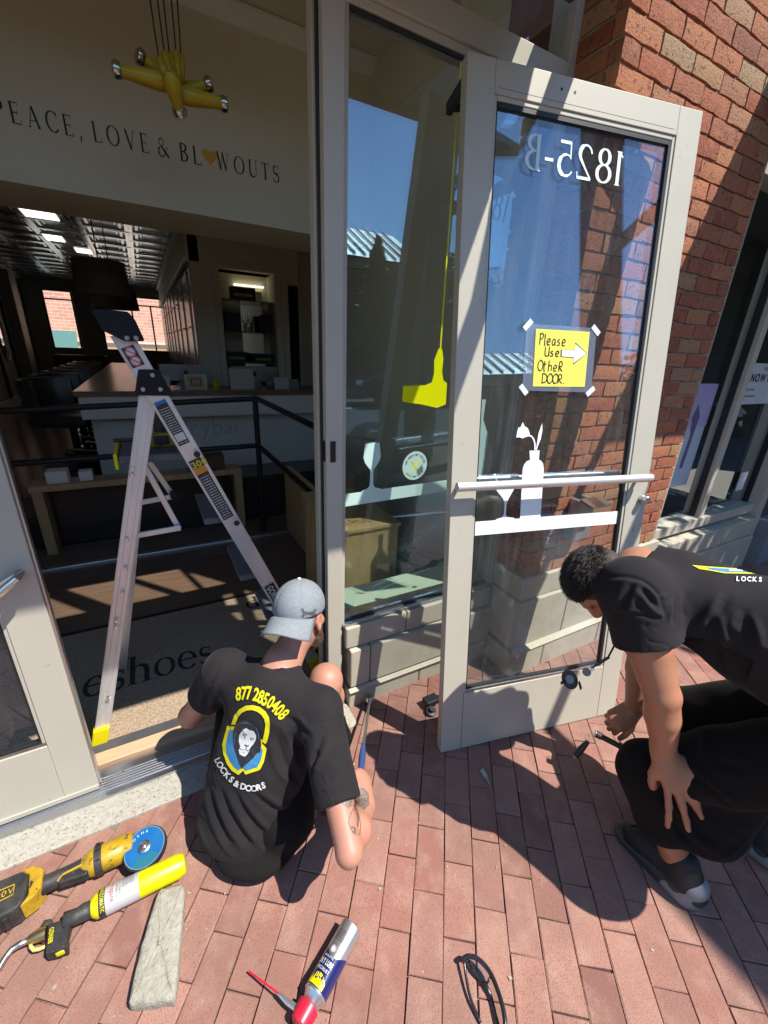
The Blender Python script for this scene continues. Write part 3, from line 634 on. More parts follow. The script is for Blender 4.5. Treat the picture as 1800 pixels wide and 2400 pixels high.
textmesh(mb, 'WALK INS WELCOME', (zt - zb) * .055, (xl + .13, 1.5585, zb + (zt - zb) * .18), (1, 0, 0), (0, 0, 1), (0, -1, 0), bold=.01, wx=.7)
put('lettering', mb, m_black, no)
no2 = put('hours_sheet', MB().box(4.24, 4.36, 1.5, 1.503, .70, .86), M('sheet_white', (.7, .7, .7), .6)); tag(no2, 'small white notice low in the right shop window', 'notice')
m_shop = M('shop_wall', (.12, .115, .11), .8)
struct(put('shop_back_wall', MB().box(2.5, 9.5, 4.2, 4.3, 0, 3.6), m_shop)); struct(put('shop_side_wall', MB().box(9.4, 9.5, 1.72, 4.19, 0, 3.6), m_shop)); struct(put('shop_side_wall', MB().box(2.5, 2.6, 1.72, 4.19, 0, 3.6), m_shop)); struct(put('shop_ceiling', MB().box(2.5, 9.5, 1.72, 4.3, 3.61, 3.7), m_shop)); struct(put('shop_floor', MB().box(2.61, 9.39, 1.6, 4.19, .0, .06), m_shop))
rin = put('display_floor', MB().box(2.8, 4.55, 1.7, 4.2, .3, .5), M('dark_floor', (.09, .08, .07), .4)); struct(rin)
ib = thing('intercom_box', 'grey metal access box on the brick pier behind the door glass', 'access box', (1.98, 1.28, .85))
bxc = at_y(1000 + 1180 / 3.318, 1000 + 710 / 3.318, 1.27)
put('housing', MB().box(bxc.x - .06, bxc.x + .07, 1.235, 1.3, bxc.z - .11, bxc.z + .11), M('zinc', (.42, .45, .46), .4, .7), ib, bev=.006)
put('hood', MB().prism([(0, 0), (.075, -.02), (.075, -.03), (0, -.012)], (bxc.x - .07, 1.235, bxc.z + .125), (0, -1, 0), (0, 0, 1), (-1, 0, 0), .15), m_brush, ib)
put('button', MB().lathe([(.018, 0), (.018, .01)], (bxc.x, 1.2345, bxc.z - .02), (0, -1, 0), 14), m_brush, ib)
# ------------------------------------------------------------------ wall over the storefront and canopies
up = thing('upper_facade', 'upper facade wall over the storefront', 'wall', (0, 1.6, 3.4))
put('spandrel', MB().box(-4, 1.58, 1.56, 1.9, 3.6, 5.4).box(2.79, 7, 1.56, 1.9, 3.4, 5.4).box(1.58, 2.79, 1.625, 1.9, 2.9, 5.4).box(-4, -1.5, 1.5, 1.9, -.02, 3.6), M('plain_wall', (.30, .14, .09), .9, col2=(.22, .09, .06), scale=20), up)
m_can = M('canopy_steel', (.10, .095, .085), .55, .3)
ca = thing('entrance_canopy', 'flat dark steel canopy over the entrance', 'canopy', (0, 1.5, 2.87))
put('deck', MB().box(-4, 1.335, .601, 1.495, 2.875, 2.93), m_can, ca); put('front_beam', MB().box(-4, 1.515, .545, .60, 2.872, 2.985), m_can, ca)
put('outrigger', MB().box(1.462, 1.508, .601, 1.495, 2.86, 2.96), m_can, ca); put('outrigger', MB().box(1.336, 1.36, .601, 1.495, 2.86, 2.96), m_can, ca)
put('hanger_rod', MB().tube([(1.485, .75, 2.95), (1.46, 1.55, 3.75)], .022, 8), m_can, ca)
cb = thing('window_canopy', 'flat dark steel canopy over the right shop window', 'canopy', (4, 1.5, 2.87))
put('deck', MB().box(2.62, 7.5, .601, 1.295, 2.875, 2.93), m_can, cb); put('front_beam', MB().box(2.62, 7.5, .545, .60, 2.872, 2.985), m_can, cb)
put('outrigger', MB().box(2.585, 2.619, -.75, 1.295, 2.84, 2.93), m_can, cb)
# ------------------------------------------------------------------ across the street (seen in the panes)
pole = tag(put('shade_column', MB().box(3.84, 4.22, -3.2, -2.8, -.01, 6.6), M('bronze_paint', (.055, .045, .035), .5), bev=.01), 'dark bronze square column added out of view to shade the near right bricks', 'column')  # column added out of view; its shadow darkens the near right pavers
ob = thing('brick_building', 'dark brick building with pale metal roof across the street, mirrored in the glass', 'building', (3, -18, 0))
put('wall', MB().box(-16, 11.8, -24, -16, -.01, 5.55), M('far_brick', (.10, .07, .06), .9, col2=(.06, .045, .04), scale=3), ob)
rf = put('roof', MB().prism([(0, 5.5), (3.2, 7.2), (3.2, 7.25), (-.3, 5.42)], (-16.2, -15.8, 0), (0, -1, 0), (0, 0, 1), (1, 0, 0), -28.4), M('zinc_roof', (.42, .45, .44), .4, .4), ob)
mb = MB()
for k in range(56):
    x = -16 + k * .5; mb.obox((x, -15.6, 5.50), (.05, 0, 0), (0, -3.3, 1.75), (0, 0, .09))
put('roof_seam', mb, M('seam', (.2, .22, .22), .5), rf)
mw_ = M('far_window', (.05, .07, .1), .1, .3)
for k in range(9):
    for z in (.8, 3.1):
        put('window', MB().box(-14 + k * 2.8, -12.6 + k * 2.8, -16.02, -15.96, z, z + 1.6), mw_, ob)
put('cornice', MB().box(-16.1, 11.95, -16.05, -15.75, 5.0, 5.4), M('cornice_stone', (.2, .19, .17), .8), ob)
ob2 = thing('stone_building', 'grey stone building farther along the street, mirrored in the leaning door', 'building', (18, -16, 0))
put('wall', MB().box(13, 26, -26, -17, -.01, 5.2), M('far_stone', (.2, .19, .17), .9), ob2); put('roof', MB().prism([(0, 5.2), (4, 7), (8, 5.2)], (12.7, -16.7, 0), (0, -1, 0), (0, 0, 1), (1, 0, 0), -13.6), M('grey_roof', (.16, .16, .16), .7), ob2)
ob3 = thing('brick_building', 'long dark brick building at the end of the street, mirrored in the right shop window', 'building', (50, -14, 0))
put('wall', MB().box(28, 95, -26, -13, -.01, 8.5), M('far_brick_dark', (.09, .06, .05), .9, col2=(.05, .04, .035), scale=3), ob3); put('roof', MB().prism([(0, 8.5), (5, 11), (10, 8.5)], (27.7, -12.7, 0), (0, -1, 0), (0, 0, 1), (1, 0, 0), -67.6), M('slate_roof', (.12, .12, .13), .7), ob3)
for k in range(16): put('window', MB().box(30 + k * 4, 32 + k * 4, -13.03, -12.96, 1, 3.2), mw_, ob3); put('window', MB().box(30 + k * 4, 32 + k * 4, -13.03, -12.96, 4.8, 7), mw_, ob3)
ob4 = thing('brick_building', 'dark brick corner building down the street, mirrored in the right shop window', 'building', (36, -10, 0))
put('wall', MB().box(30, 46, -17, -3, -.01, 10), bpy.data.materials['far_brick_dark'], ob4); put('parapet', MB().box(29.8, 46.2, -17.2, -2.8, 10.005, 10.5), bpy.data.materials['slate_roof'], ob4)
for k in range(4):
    for z in (1, 4.5, 7.4): put('window', MB().box(29.97, 30.03, -15.5 + k * 3.2, -13.8 + k * 3.2, z, z + 1.9), mw_, ob4)
m_leafs = [M('foliage', (.05, .085, .025), .6, col2=(.085, .12, .04), scale=3, objvar=.1), M('foliage_light', (.09, .13, .045), .6)]
m_bark = M('bark', (.10, .075, .055), .9, bump=.6, bscale=30)
def leafball(mb, c, R, n, sz, cone=False, seed=0):
    r = random.Random(seed)
    for _ in range(n):
        if cone:
            t = r.random() ** .8; a = r.random() * 6.283; rr = R[0] * (1 - t) ** .8 * (.55 + .45 * r.random()); p = Vector((c[0] + rr * math.cos(a), c[1] + rr * math.sin(a), c[2] + R[2] * t))
        else:
            d = Vector((r.gauss(0, 1), r.gauss(0, 1), r.gauss(0, 1))).normalized() * (r.random() ** .4); d *= 1 + .25 * math.sin(d.x * 7 + d.z * 5)
            p = Vector(c) + Vector((d.x * R[0], d.y * R[1], d.z * R[2]))
        u = Vector((r.gauss(0, 1), r.gauss(0, 1), r.gauss(0, 1))).normalized(); w = u.orthogonal().normalized(); s = sz * r.uniform(.6, 1.3)
        mb.add([p - u * s, p + w * s * .5, p + u * s, p - w * s * .5], [(0, 1, 2, 3)])
def tree(name, label, loc, h0, R, n, sz, cone=False, seed=0, tr_=.12):
    t = thing(name, label, 'tree', loc)
    mb = MB().tube([Vector(loc), Vector(loc) + Vector((.05, .02, h0)), Vector(loc) + Vector((.0, .05, h0 + R[2] * .9))], [tr_, tr_ * .8, tr_ * .25], 10)
    r = random.Random(seed)
    for k in range(7):
        a = k * 2.4; z = h0 + R[2] * (-.3 + .15 * k) if not cone else h0 + R[2] * .1 * k
        b = Vector(loc) + Vector((0, 0, max(z, h0 * .8))); mb.tube([b, b + Vector((math.cos(a), math.sin(a), .5)) * R[0] * .6], [tr_ * .4, tr_ * .1], 6)
    put('trunk', mb, m_bark, t, smooth=True)
    mb = MB(); c = Vector(loc) + Vector((0, 0, h0)); leafball(mb, c, R, n, sz, cone, seed); put('crown', mb, m_leafs[0], t)
    mb = MB(); leafball(mb, c + Vector((0, 0, R[2] * .1)), R, n // 3, sz, cone, seed + 9); put('crown', mb, m_leafs[1], t)
    return t
tree('cone_tree', 'dark cone shaped tree across the street, mirrored in the tall window', (8.9, -14.2, -.01), .5, (1.5, 1.5, 4.9), 2600, .16, True, 3)
tree('street_tree', 'leafy street tree beyond the right edge of the pavement casting dappled shade', (6.5, -1.2, -.01), 4.3, (1.7, 1.4, 1.1), 6500, .075, False, 5)
tree('large_tree', 'large spreading tree down the street, mirrored dark in the right shop window', (13.5, -3.6, -.01), 4.6, (3.6, 3.2, 4.2), 4200, .36, False, 31, .25)
tree('round_tree', 'round tree across the street, mirrored in the leaning door', (12.6, -13.6, -.01), 3.4, (2.2, 2.2, 2.0), 1800, .2, False, 8)
for k in range(6): tree('street_tree', ['wide dark tree across the street, nearest of the row mirrored in the right shop window', 'second dark tree of the row across the street, mirrored in the right shop window', 'third dark tree of the row across the street', 'fourth dark tree of the row across the street', 'fifth dark tree of the row across the street', 'last dark tree of the row across the street'][k], (17.5 + k * 5.2, -11.8 + (k % 2), -.01), 2.9, (2.6, 2.6, 2.3), 900, .3, False, 20 + k)
m_carp = [M('car_paint_black', (.012, .013, .016), .2, .2, coat=1), M('car_paint_grey', (.10, .11, .12), .25, .4, coat=1), M('car_paint_white', (.7, .7, .7), .3, coat=1)]
m_cgl = M('car_glass', (.015, .02, .025), .05, spec=1.)
m_tyre = M('tyre', (.015, .015, .015), .8)
def car(x, y, paint, label, s=1):
    c = thing('parked_car', label, 'car', (x, y, 0), 'cars parked across the street')
    prof = [(-2.2, .35), (-2.25, .7), (-1.9, .92), (-1.2, 1.0), (-.7, 1.42), (.8, 1.46), (1.5, 1.02), (2.1, .9), (2.25, .6), (2.2, .35)]
    put('body', MB().prism(prof, (x, y + .85, 0), (1, 0, 0), (0, 0, 1), (0, 1, 0), 1.7), paint, c, bev=.08, seg=3)
    put('side_glass', MB().prism([(-1.0, 1.03), (-.62, 1.36), (.72, 1.39), (1.25, 1.05)], (x, y + .865, 0), (1, 0, 0), (0, 0, 1), (0, 1, 0), .01), m_cgl, c)
    for k in (-1.4, 1.4): put('wheel', MB().lathe([(.33, 0), (.34, .03), (.34, .2), (.2, .22)], (x + k, y + .68, .33), (0, 1, 0), 20), m_tyre, c, smooth='auto')
    for k in (-2.2, 2.18): put('headlight', MB().box(x + k - .03, x + k + .05, y + .45, y + .8, .68, .8), M('lamp_glass', (.8, .8, .8), .1), c)
car(8.0, -9.8, m_carp[0], 'black parked car across the street, mirrored in the tall window'); car(13.2, -9.8, m_carp[1], 'grey parked car across the street, right of the black one'); car(2.6, -9.8, m_carp[2], 'white parked car across the street, left of the black one')
# ------------------------------------------------------------------ interior shell
m_wall = M('interior_paint', (.72, .67, .49), .75, col2=(.68, .63, .455), scale=2)
m_white = M('trim_white', (.84, .82, .74), .5)
m_wood = M('floor_wood', (.17, .105, .07), .35, col2=(.11, .07, .048), scale=5, stretch=(1, 9, 1), fac=.8)
m_oak = M('oak_panel', (.52, .36, .17), .5, col2=(.40, .26, .115), scale=3, stretch=(6, 6, .7), fac=.8)
m_steel = M('black_pipe', (.02, .02, .022), .38, .4)
vf = struct(put('vestibule_floor', MB().box(-3, 1.75, 1.62, 4.1, -.05, .012), m_wood))
for k in range(9):
    put('floor_plank', MB().box(-2.9, 1.74, 2.70 + k * .145, 2.842 + k * .145, .0125, .017), m_wood, vf, bev=.001)
mat_ = thing('door_mat', 'large tan entrance mat with dark printed lettering just inside the doorway', 'mat', (-.2, 2.1, .012))
put('pile', MB().box(-1.4, .62, 1.728, 2.655, .0125, .026), M('mat_pile', (.39, .295, .205), .98, col2=(.24, .175, .12), scale=95, fac=.9, lo=.45, hi=.6, bump=1., bscale=140, bdist=.006), mat_)
put('edge', MB().box(-1.4, .62, 2.656, 2.69, .0125, .024).box(.621, .66, 1.728, 2.69, .0125, .024), m_gasket, mat_)
m_matink = M('mat_print', (.03, .027, .024), .95, bump=.8, bscale=160)
def onmat(px): return at_z(px[0], px[1], .0265)
p0 = onmat((190, 1640)); p1 = onmat((520, 1545)); bu = (p1 - p0); bu.z = 0; bu.normalize(); bv = Vector((-bu.y, bu.x, 0))
mb = MB(); textmesh(mb, 'eshoes.', .235, p0, bu, bv, (0, 0, 1), glyphs=serif, sp=.07, width=(p1 - p0).length); put('lettering', mb, m_matink, mat_, label='dark letters eshoes printed on the mat')
q0 = onmat((580, 1428)); mb = MB(); textmesh(mb, 'db', .14, q0, bu, bv, (0, 0, 1), glyphs=serif, sp=.07); put('lettering', mb, m_matink, mat_, label='dark letters db printed on the mat')
platf = struct(put('salon_floor', MB().box(-4, 4, 4.15, 13.6, -.05, .45), M('dark_salon_floor', (.045, .035, .03), .22, col2=(.03, .022, .02), scale=2)))
nose = tag(put('floor_strip', MB().box(-2.5, 1.6, 3.62, 3.67, .0125, .035), m_brush, bev=.004), 'metal strip across the vestibule floor below the bench', 'floor strip')
ws = thing('lintel_wall', 'beige interior wall above the counter lettered PEACE, LOVE & BLOWOUTS', 'wall', (0, 3.6, 2.5))
put('plaster', MB().box(-4, 2.2, 3.6, 4.25, 2.5, 4.2), m_wall, ws)
put('crown_moulding', MB().prism([(0, 0), (.02, 0), (.03, .04), (.075, .07), (.075, .09), (0, .09)], (-4, 3.6, 3.545), (0, -1, 0), (0, 0, 1), (1, 0, 0), -6.2), m_white, ws)
m_ink = M('wall_ink', (.02, .018, .016), .6)
def wp(px): return at_y(px[0], px[1], 3.597)
tl = wp((-40, 272)); trr = wp((655, 430)); zc = (wp((228, 330)).z + wp((640, 428)).z) / 2
hh = .098
mb = MB(); s = 'PEACE, LOVE & BL'; 
x_end_bl = wp((478, 388)).x; x_w = wp((510, 396)).x
textmesh(mb, 'PEACE,', hh, (wp((-10, 272)).x, 3.5975, zc), (1, 0, 0), (0, 0, 1), (0, -1, 0), glyphs=serif, sp=.36, width=wp((193, 325)).x - wp((-10, 272)).x)
textmesh(mb, 'LOVE', hh, (wp((222, 335)).x, 3.5975, zc), (1, 0, 0), (0, 0, 1), (0, -1, 0), glyphs=serif, sp=.36, width=wp((351, 362)).x - wp((222, 335)).x)
textmesh(mb, '&', hh, (wp((372, 368)).x, 3.5975, zc), (1, 0, 0), (0, 0, 1), (0, -1, 0), glyphs=serif, width=wp((398, 372)).x - wp((372, 368)).x)
textmesh(mb, 'BL', hh, (wp((424, 380)).x, 3.5975, zc), (1, 0, 0), (0, 0, 1), (0, -1, 0), glyphs=serif, sp=.36, width=wp((473, 388)).x - wp((424, 380)).x)
textmesh(mb, 'WOUTS', hh, (wp((509, 398)).x, 3.5975, zc), (1, 0, 0), (0, 0, 1), (0, -1, 0), glyphs=serif, sp=.36, width=wp((655, 430)).x - wp((509, 398)).x)
put('lettering', mb, m_ink, ws, label='dark serif lettering PEACE, LOVE & BLOWOUTS')
g = serif('H'); mb = MB(); lay(mb, [(a * .118, b * .118) for a, b in g[0]], g[1], (wp((480, 390)).x - .012, 3.597, zc - .002), (1, 0, 0), (0, 0, 1))
put('heart', mb, M('orange_ink', (.72, .36, .015), .5), ws, label='orange heart standing for the letter O')
struct(put('ceiling', MB().box(-4, 2.2, 1.62, 3.6, 3.64, 3.7), m_wall))
wr = struct(put('vestibule_wall', MB().box(1.76, 1.86, 1.63, 5.5, 0, 4), m_wall)); struct(put('vestibule_wall', MB().box(-3.1, -3.0, 1.63, 4.2, 0, 4), m_wall))
# salon
sw2 = thing('shelf_wall', 'beige wall with lit display niche and dark doorway behind the counter', 'wall', (1.2, 5.5, .45))
NX0, NX1, NZ0, NZ1 = .86, 1.47, 1.1, 2.47
put('plaster', MB().box(.57, NX0, 5.5, 5.62, .45, 2.93).box(NX1, 1.63, 5.5, 5.62, .45, 2.93).box(NX0, NX1, 5.5, 5.62, NZ1, 2.93).box(NX0, NX1, 5.5, 5.62, .45, NZ0).box(1.63, 2.4, 5.5, 5.62, 2.38, 2.93), m_wall, sw2)
put('niche_back', MB().box(NX0, NX1, 5.85, 5.88, NZ0, NZ1), m_wall, sw2); put('niche_side', MB().box(NX0 - .03, NX0 - .001, 5.621, 5.85, NZ0, NZ1), m_wall, sw2); put('niche_side', MB().box(NX1 + .001, NX1 + .03, 5.621, 5.85, NZ0, NZ1), m_wall, sw2)
m_mirror = M('mirror', (.8, .84, .85), .03, 1.)
put('mirror_back', MB().box(1.13, 1.40, 5.842, 5.849, NZ0, 2.3), m_mirror, sw2)
put('niche_trim', MB().box(NX0 - .07, NX0 - .002, 5.48, 5.499, NZ0 - .1, NZ1 + .07).box(NX1 + .002, NX1 + .07, 5.48, 5.499, NZ0 - .1, NZ1 + .07).box(NX0 - .002, NX1 + .002, 5.48, 5.499, NZ1 + .002, NZ1 + .07), m_wall, sw2, bev=.004)
put('door_trim', MB().box(1.56, 1.63, 5.48, 5.499, .45, 2.45), m_wall, sw2, bev=.004)
put('led_strip', MB().box(1.07, 1.42, 5.80, 5.83, 2.345, 2.36), M('led', (1, 1, 1), .5, emit=((1, .93, .72), 1.3)), sw2)
m_shelf = M('shelf_glass', (.10, .14, .13), .1)
for z in (2.17, 1.83, 1.48): put('shelf', MB().box(NX0, NX1, 5.56, 5.84, z - .012, z), m_shelf, sw2)
m_bxk = M('black_box', (.012, .012, .013), .5); m_bxy = M('yellow_band', (.40, .35, .02), .5)
def bxth(x0, x1, z0, z1, label, band=True, y=5.6):
    t = thing('product_box', label, 'box', ((x0 + x1) / 2, y, z0))
    put('carton', MB().box(x0, x1, y, y + .12, z0, z1), m_bxk, t, bev=.003)
    if band: put('band', MB().box(x0 + .03, x1 - .04, y - .002, y - .0004, z0 + (z1 - z0) * .28, z0 + (z1 - z0) * .52), m_bxy, t)
bxth(.99, 1.27, 2.172, 2.31, 'black box with yellow band on the top niche shelf'); bxth(.88, 1.13, 1.482, 1.60, 'black box with yellow band, left on the lower niche shelf'); bxth(1.20, 1.46, 1.482, 1.585, 'black box with yellow band, right on the lower niche shelf')
bxth(.90, 1.08, 1.832, 2.03, 'plain black bag on the left of the middle niche shelf', False); bxth(1.32, 1.45, 1.832, 2.03, 'plain black box on the right of the middle niche shelf', False)
mb = MB(); 
for k in range(4): mb.lathe([(.012, 0), (.012, .05), (.006, .055), (.006, .07)], (1.12 + k * .035, 5.66, 1.832), n=10)
tag(put('bottle_row', mb, m_white), 'row of small pale bottles on the middle niche shelf', 'bottles')
mb = MB(); mb.lathe([(.03, 0), (.035, .06)], (1.21, 5.68, 1.832), n=12)
for k in range(9): mb.tube([(1.21, 5.68, 1.88), (1.21 + .05 * math.cos(k * .7), 5.68 + .02 * math.sin(k), 1.98 + .03 * (k % 3))], [.006, .001], 5)
tag(put('succulent', mb, M('dark_plant', (.02, .04, .02), .6)), 'small spiky plant in a pot on the middle niche shelf', 'plant')
srw = thing('salon_side_wall', 'dark panelled side wall of the salon with chrome display rails', 'wall', (.6, 9, .45))
m_dpan = M('dark_panel', (.035, .022, .018), .25, col2=(.02, .013, .011), scale=3)
put('panelling', MB().box(.57, .67, 5.62, 13.5, .45, 2.5), m_dpan, srw); put('frieze', MB().box(.545, .67, 5.5, 13.5, 2.5, 2.93), m_wall, srw)
put('cornice', MB().box(.50, .5445, 5.5, 13.5, 2.86, 2.93), m_white, srw); put('cornice', MB().box(.52, .5445, 5.5, 13.5, 2.49, 2.53), m_white, srw)
for k in range(8): put('chrome_rail', MB().box(.555, .5695, 5.9 + k * .85, 5.925 + k * .85, 1.35, 2.45), m_brush, srw)
for k in range(8):
    for z in (1.5, 1.85, 2.2): put('rail_clip', MB().box(.53, .5695, 5.95 + k * .85, 6.12 + k * .85, z, z + .015), m_brush, srw)
slw = thing('mirror_wall', 'dim left salon wall with tall oval mirrors', 'wall', (-2.2, 8, .45))
m_lw = M('grey_green_paint', (.42, .43, .37), .5)
put('plaster', MB().box(-2.4, -2.2, 4.25, 13.5, .45, 2.93), m_lw, slw); put('cornice', MB().box(-2.2, -2.13, 4.25, 13.5, 2.82, 2.93), m_white, slw); put('baseboard', MB().box(-2.2, -2.17, 4.25, 13.5, .45, .62), m_white, slw); put('pilaster', MB().box(-2.2, -2.02, 11.2, 11.7, .45, 2.82), m_lw, slw)
for k, y in enumerate((7.0, 8.2, 9.4, 10.4)):
    t = thing('oval_mirror', ['oval mirror on the left salon wall, nearest to the doorway', 'second oval mirror from the doorway on the left salon wall', 'third oval mirror from the doorway on the left salon wall', 'oval mirror on the left salon wall, farthest from the doorway'][k], 'mirror', (-2.19, y, 1.6), 'oval mirrors on the salon wall')
    put('mirror_glass', MB().lathe([(.38, 0), (.38, .012)], (-2.198, y, 1.62), (1, 0, 0), 32, 1., .55, up=(0, 0, 1)), m_mirror, t)
    put('frame', MB().tube([(-2.18, y + .55 * .38 * math.cos(a * .2094), 1.62 + .38 * math.sin(a * .2094)) for a in range(30)], .012, 8, closed=True), m_brush, t, smooth=True)
    put('divider', MB().box(-2.2, -2.16, y + .48, y + .54, .62, 2.8), M('dark_post', (.03, .03, .03), .5), t)
# tin ceiling
tc_ = struct(put('salon_ceiling', MB().box(-2.4, 2.4, 4.25, 13.6, 2.945, 3.0), m_bxk))
m_tin = M('pressed_tin', (.50, .51, .50), .16, 1., bump=.25, bscale=14, bdist=.01)
bm = bmesh.new()
def addb(x0, x1, y0, y1, z0, z1):
    r_ = bmesh.ops.create_cube(bm, size=1)
    for v in r_['verts']: v.co = Vector(((x0 + x1) / 2 + v.co.x * (x1 - x0), (y0 + y1) / 2 + v.co.y * (y1 - y0), (z0 + z1) / 2 + v.co.z * (z1 - z0)))
for a, b, z in ((0, .04, -.035), (.07, .10, -.022), (.125, .14, -.012)):
    addb(a, .5 - a, a, a + (b - a), z, 0); addb(a, .5 - a, .5 - b, .5 - a, z, 0); addb(a, b, b + .001, .499 - b, z, 0); addb(.5 - b, .5 - a, b + .001, .499 - b, z, 0)
me_t = bpy.data.meshes.new('ceiling_tile'); bm.to_mesh(me_t); bm.free(); me_t.materials.append(m_tin)
for i in range(6):
    for j in range(18):
        o = bpy.data.objects.new('ceiling_tile', me_t); COL.objects.link(o); o.parent = tc_; o.location = (-2.46 + i * .502, 4.3 + j * .502, 2.944); o.rotation_euler = (rnd.uniform(-.012, .012), rnd.uniform(-.012, .012), 0)
tc2 = put('tin_liner', MB().box(-2.4, 2.4, 4.26, 13.5, 2.935, 2.9435), M('tarnished_tin', (.12, .12, .12), .3, 1.), tc_)
for k, (px, sx_, sy_) in enumerate((((93, 502), .30, .36), ((127, 558), .2, .36), ((196, 588), .2, .36))):
    p = at_z(px[0], px[1], 2.90); t = thing('ceiling_light', ['lit square ceiling light nearest to the doorway', 'lit ceiling light in the middle of the tin ceiling', 'lit ceiling light farthest back, beside the drum lampshade'][k], 'ceiling light', (p.x, p.y, 2.9))
    put('housing', MB().box(p.x - sx_ / 2 - .02, p.x + sx_ / 2 + .02, p.y - sy_ / 2 - .02, p.y + sy_ / 2 + .02, 2.901, 2.943), m_brush, t); put('diffuser', MB().box(p.x - sx_ / 2, p.x + sx_ / 2, p.y - sy_ / 2, p.y + sy_ / 2, 2.893, 2.9005), M('lit_diffuser', (.9, .9, .85), .5, emit=((1, .93, .76), 1.3)), t)
# far glazed wall
fw = thing('back_wall', 'far wall of the salon pierced by two bright windows', 'wall', (0, 13, .45))
put('plaster', MB().box(-2.4, -1.83, 13, 13.2, .45, 2.93).box(-1.27, -.78, 13, 13.2, .45, 2.93).box(.62, 2.4, 13, 13.2, .45, 2.93).box(-1.83, -1.27, 13, 13.2, .45, 1.42).box(-.78, .62, 13, 13.2, .45, 1.42).box(-1.83, -1.27, 13, 13.2, 2.68, 2.93).box(-.78, .62, 13, 13.2, 2.68, 2.93), m_lw, fw)
for nm, x0, x1, vb in (('left', -1.83, -1.27, []), ('right', -.78, .62, [-.1, .32])):
    w = thing('salon_window', f'{"narrow" if nm == "left" else "wide"} bright window at the far end of the salon', 'window', (x0, 13, 1.42))
    put('frame', MB().box(x0, x0 + .03, 12.96, 12.998, 1.42, 2.68).box(x1 - .03, x1, 12.96, 12.998, 1.42, 2.68).box(x0 + .03, x1 - .03, 12.96, 12.998, 1.42, 1.45).box(x0 + .03, x1 - .03, 12.96, 12.998, 2.65, 2.68).box(x0 + .03, x1 - .03, 12.965, 12.998, 2.47, 2.50), m_gasket, w)
    for v in vb: put('glazing_bar', MB().box(v - .018, v + .018, 12.963, 12.998, 1.4505, 2.4695), m_gasket, w)
    put('pane', MB().add([(x0 + .03, 12.99, 1.45), (x1 - .03, 12.99, 1.45), (x1 - .03, 12.99, 2.65), (x0 + .03, 12.99, 2.65)], [(0, 1, 2, 3)]), glass_mat('salon_glass', (.95, .96, .95), 1.3), w)
struct(put('salon_roof', MB().box(-4, 4, 1.9, 13.3, 4.3, 4.5), m_wall)) 
put('side_return', MB().box(2.4, 2.5, 5.62, 13.5, 0, 4), m_lw, fw)
struct(put('back_street', MB().add([(-30, 13.3, .2), (30, 13.3, .2), (30, 34, .2), (-30, 34, .2)], [(0, 1, 2, 3)]), M('pale_concrete', (.45, .43, .4), .9)))
fb = thing('brick_wall', 'sunlit pale brick wall outside the far salon windows', 'wall', (0, 27, .2))
m_fb = bpy.data.materials.new('sunlit_brick'); m_fb.use_nodes = True; n = m_fb.node_tree.nodes; l = m_fb.node_tree.links
bt = n.new('ShaderNodeTexBrick'); bt.inputs['Color1'].default_value = (.62, .32, .22, 1); bt.inputs['Color2'].default_value = (.52, .25, .17, 1); bt.inputs['Mortar'].default_value = (.62, .50, .40, 1); bt.inputs['Scale'].default_value = 1.; bt.inputs['Brick Width'].default_value = .42; bt.inputs['Row Height'].default_value = .15; bt.inputs['Mortar Size'].default_value = .012
tcn = n.new('ShaderNodeTexCoord'); mp = n.new('ShaderNodeMapping'); mp.inputs['Rotation'].default_value = (math.radians(90), 0, 0); l.new(tcn.outputs['Object'], mp.inputs[0]); l.new(mp.outputs[0], bt.inputs['Vector']); l.new(bt.outputs['Color'], n['Principled BSDF'].inputs['Base Color']); n['Principled BSDF'].inputs['Roughness'].default_value = .9
put('upper_brick', MB().box(-25, 25, 27, 27.4, 1.62, 11), m_fb, fb); put('lower_brick', MB().box(-25, 25, 26.9, 27.4, .2, 1.5), M('tan_brick', (.5, .34, .2), .9, col2=(.36, .22, .13), scale=6), fb); put('ledge', MB().box(-25, 25, 26.8, 27.4, 1.505, 1.615), M('ledge_stone', (.55, .52, .46), .8), fb)
vn = thing('parked_van', 'white van parked outside the narrow far window', 'van', (-2.75, 20, .2))
vx, vy = -2.62, 19.2
put('body', MB().prism([(0, .25), (2.1, .25), (2.1, 1.9), (.6, 1.95), (.15, 1.25), (-.35, 1.12), (-.4, .3)], (vx - .55, vy, .0), (0, 1, 0), (0, 0, 1), (-1, 0, 0), -1.25), m_carp[2], vn, bev=.06)
put('windscreen', MB().obox((vx - .45, vy + .14, 1.28), (1.05, 0, 0), (0, .40, .60), (0, -.02, .015)), M('van_glass', (.10, .2, .17), .1), vn)
put('grille', MB().box(vx - .45, vx + .6, vy - .42, vy - .395, .62, .82), M('van_grille', (.06, .06, .065), .4), vn); put('bumper', MB().box(vx - .55, vx + .7, vy - .46, vy - .36, .34, .55), M('van_bumper', (.10, .10, .11), .5), vn, bev=.02)
for k in (-.45, .42): put('headlight', MB().box(vx + k, vx + k + .2, vy - .43, vy - .39, .84, .98), M('van_lamp', (.8, .8, .78), .1), vn)
put('mirror', MB().box(vx - .78, vx - .58, vy + .1, vy + .18, 1.3, 1.5), m_bxk, vn, bev=.02)
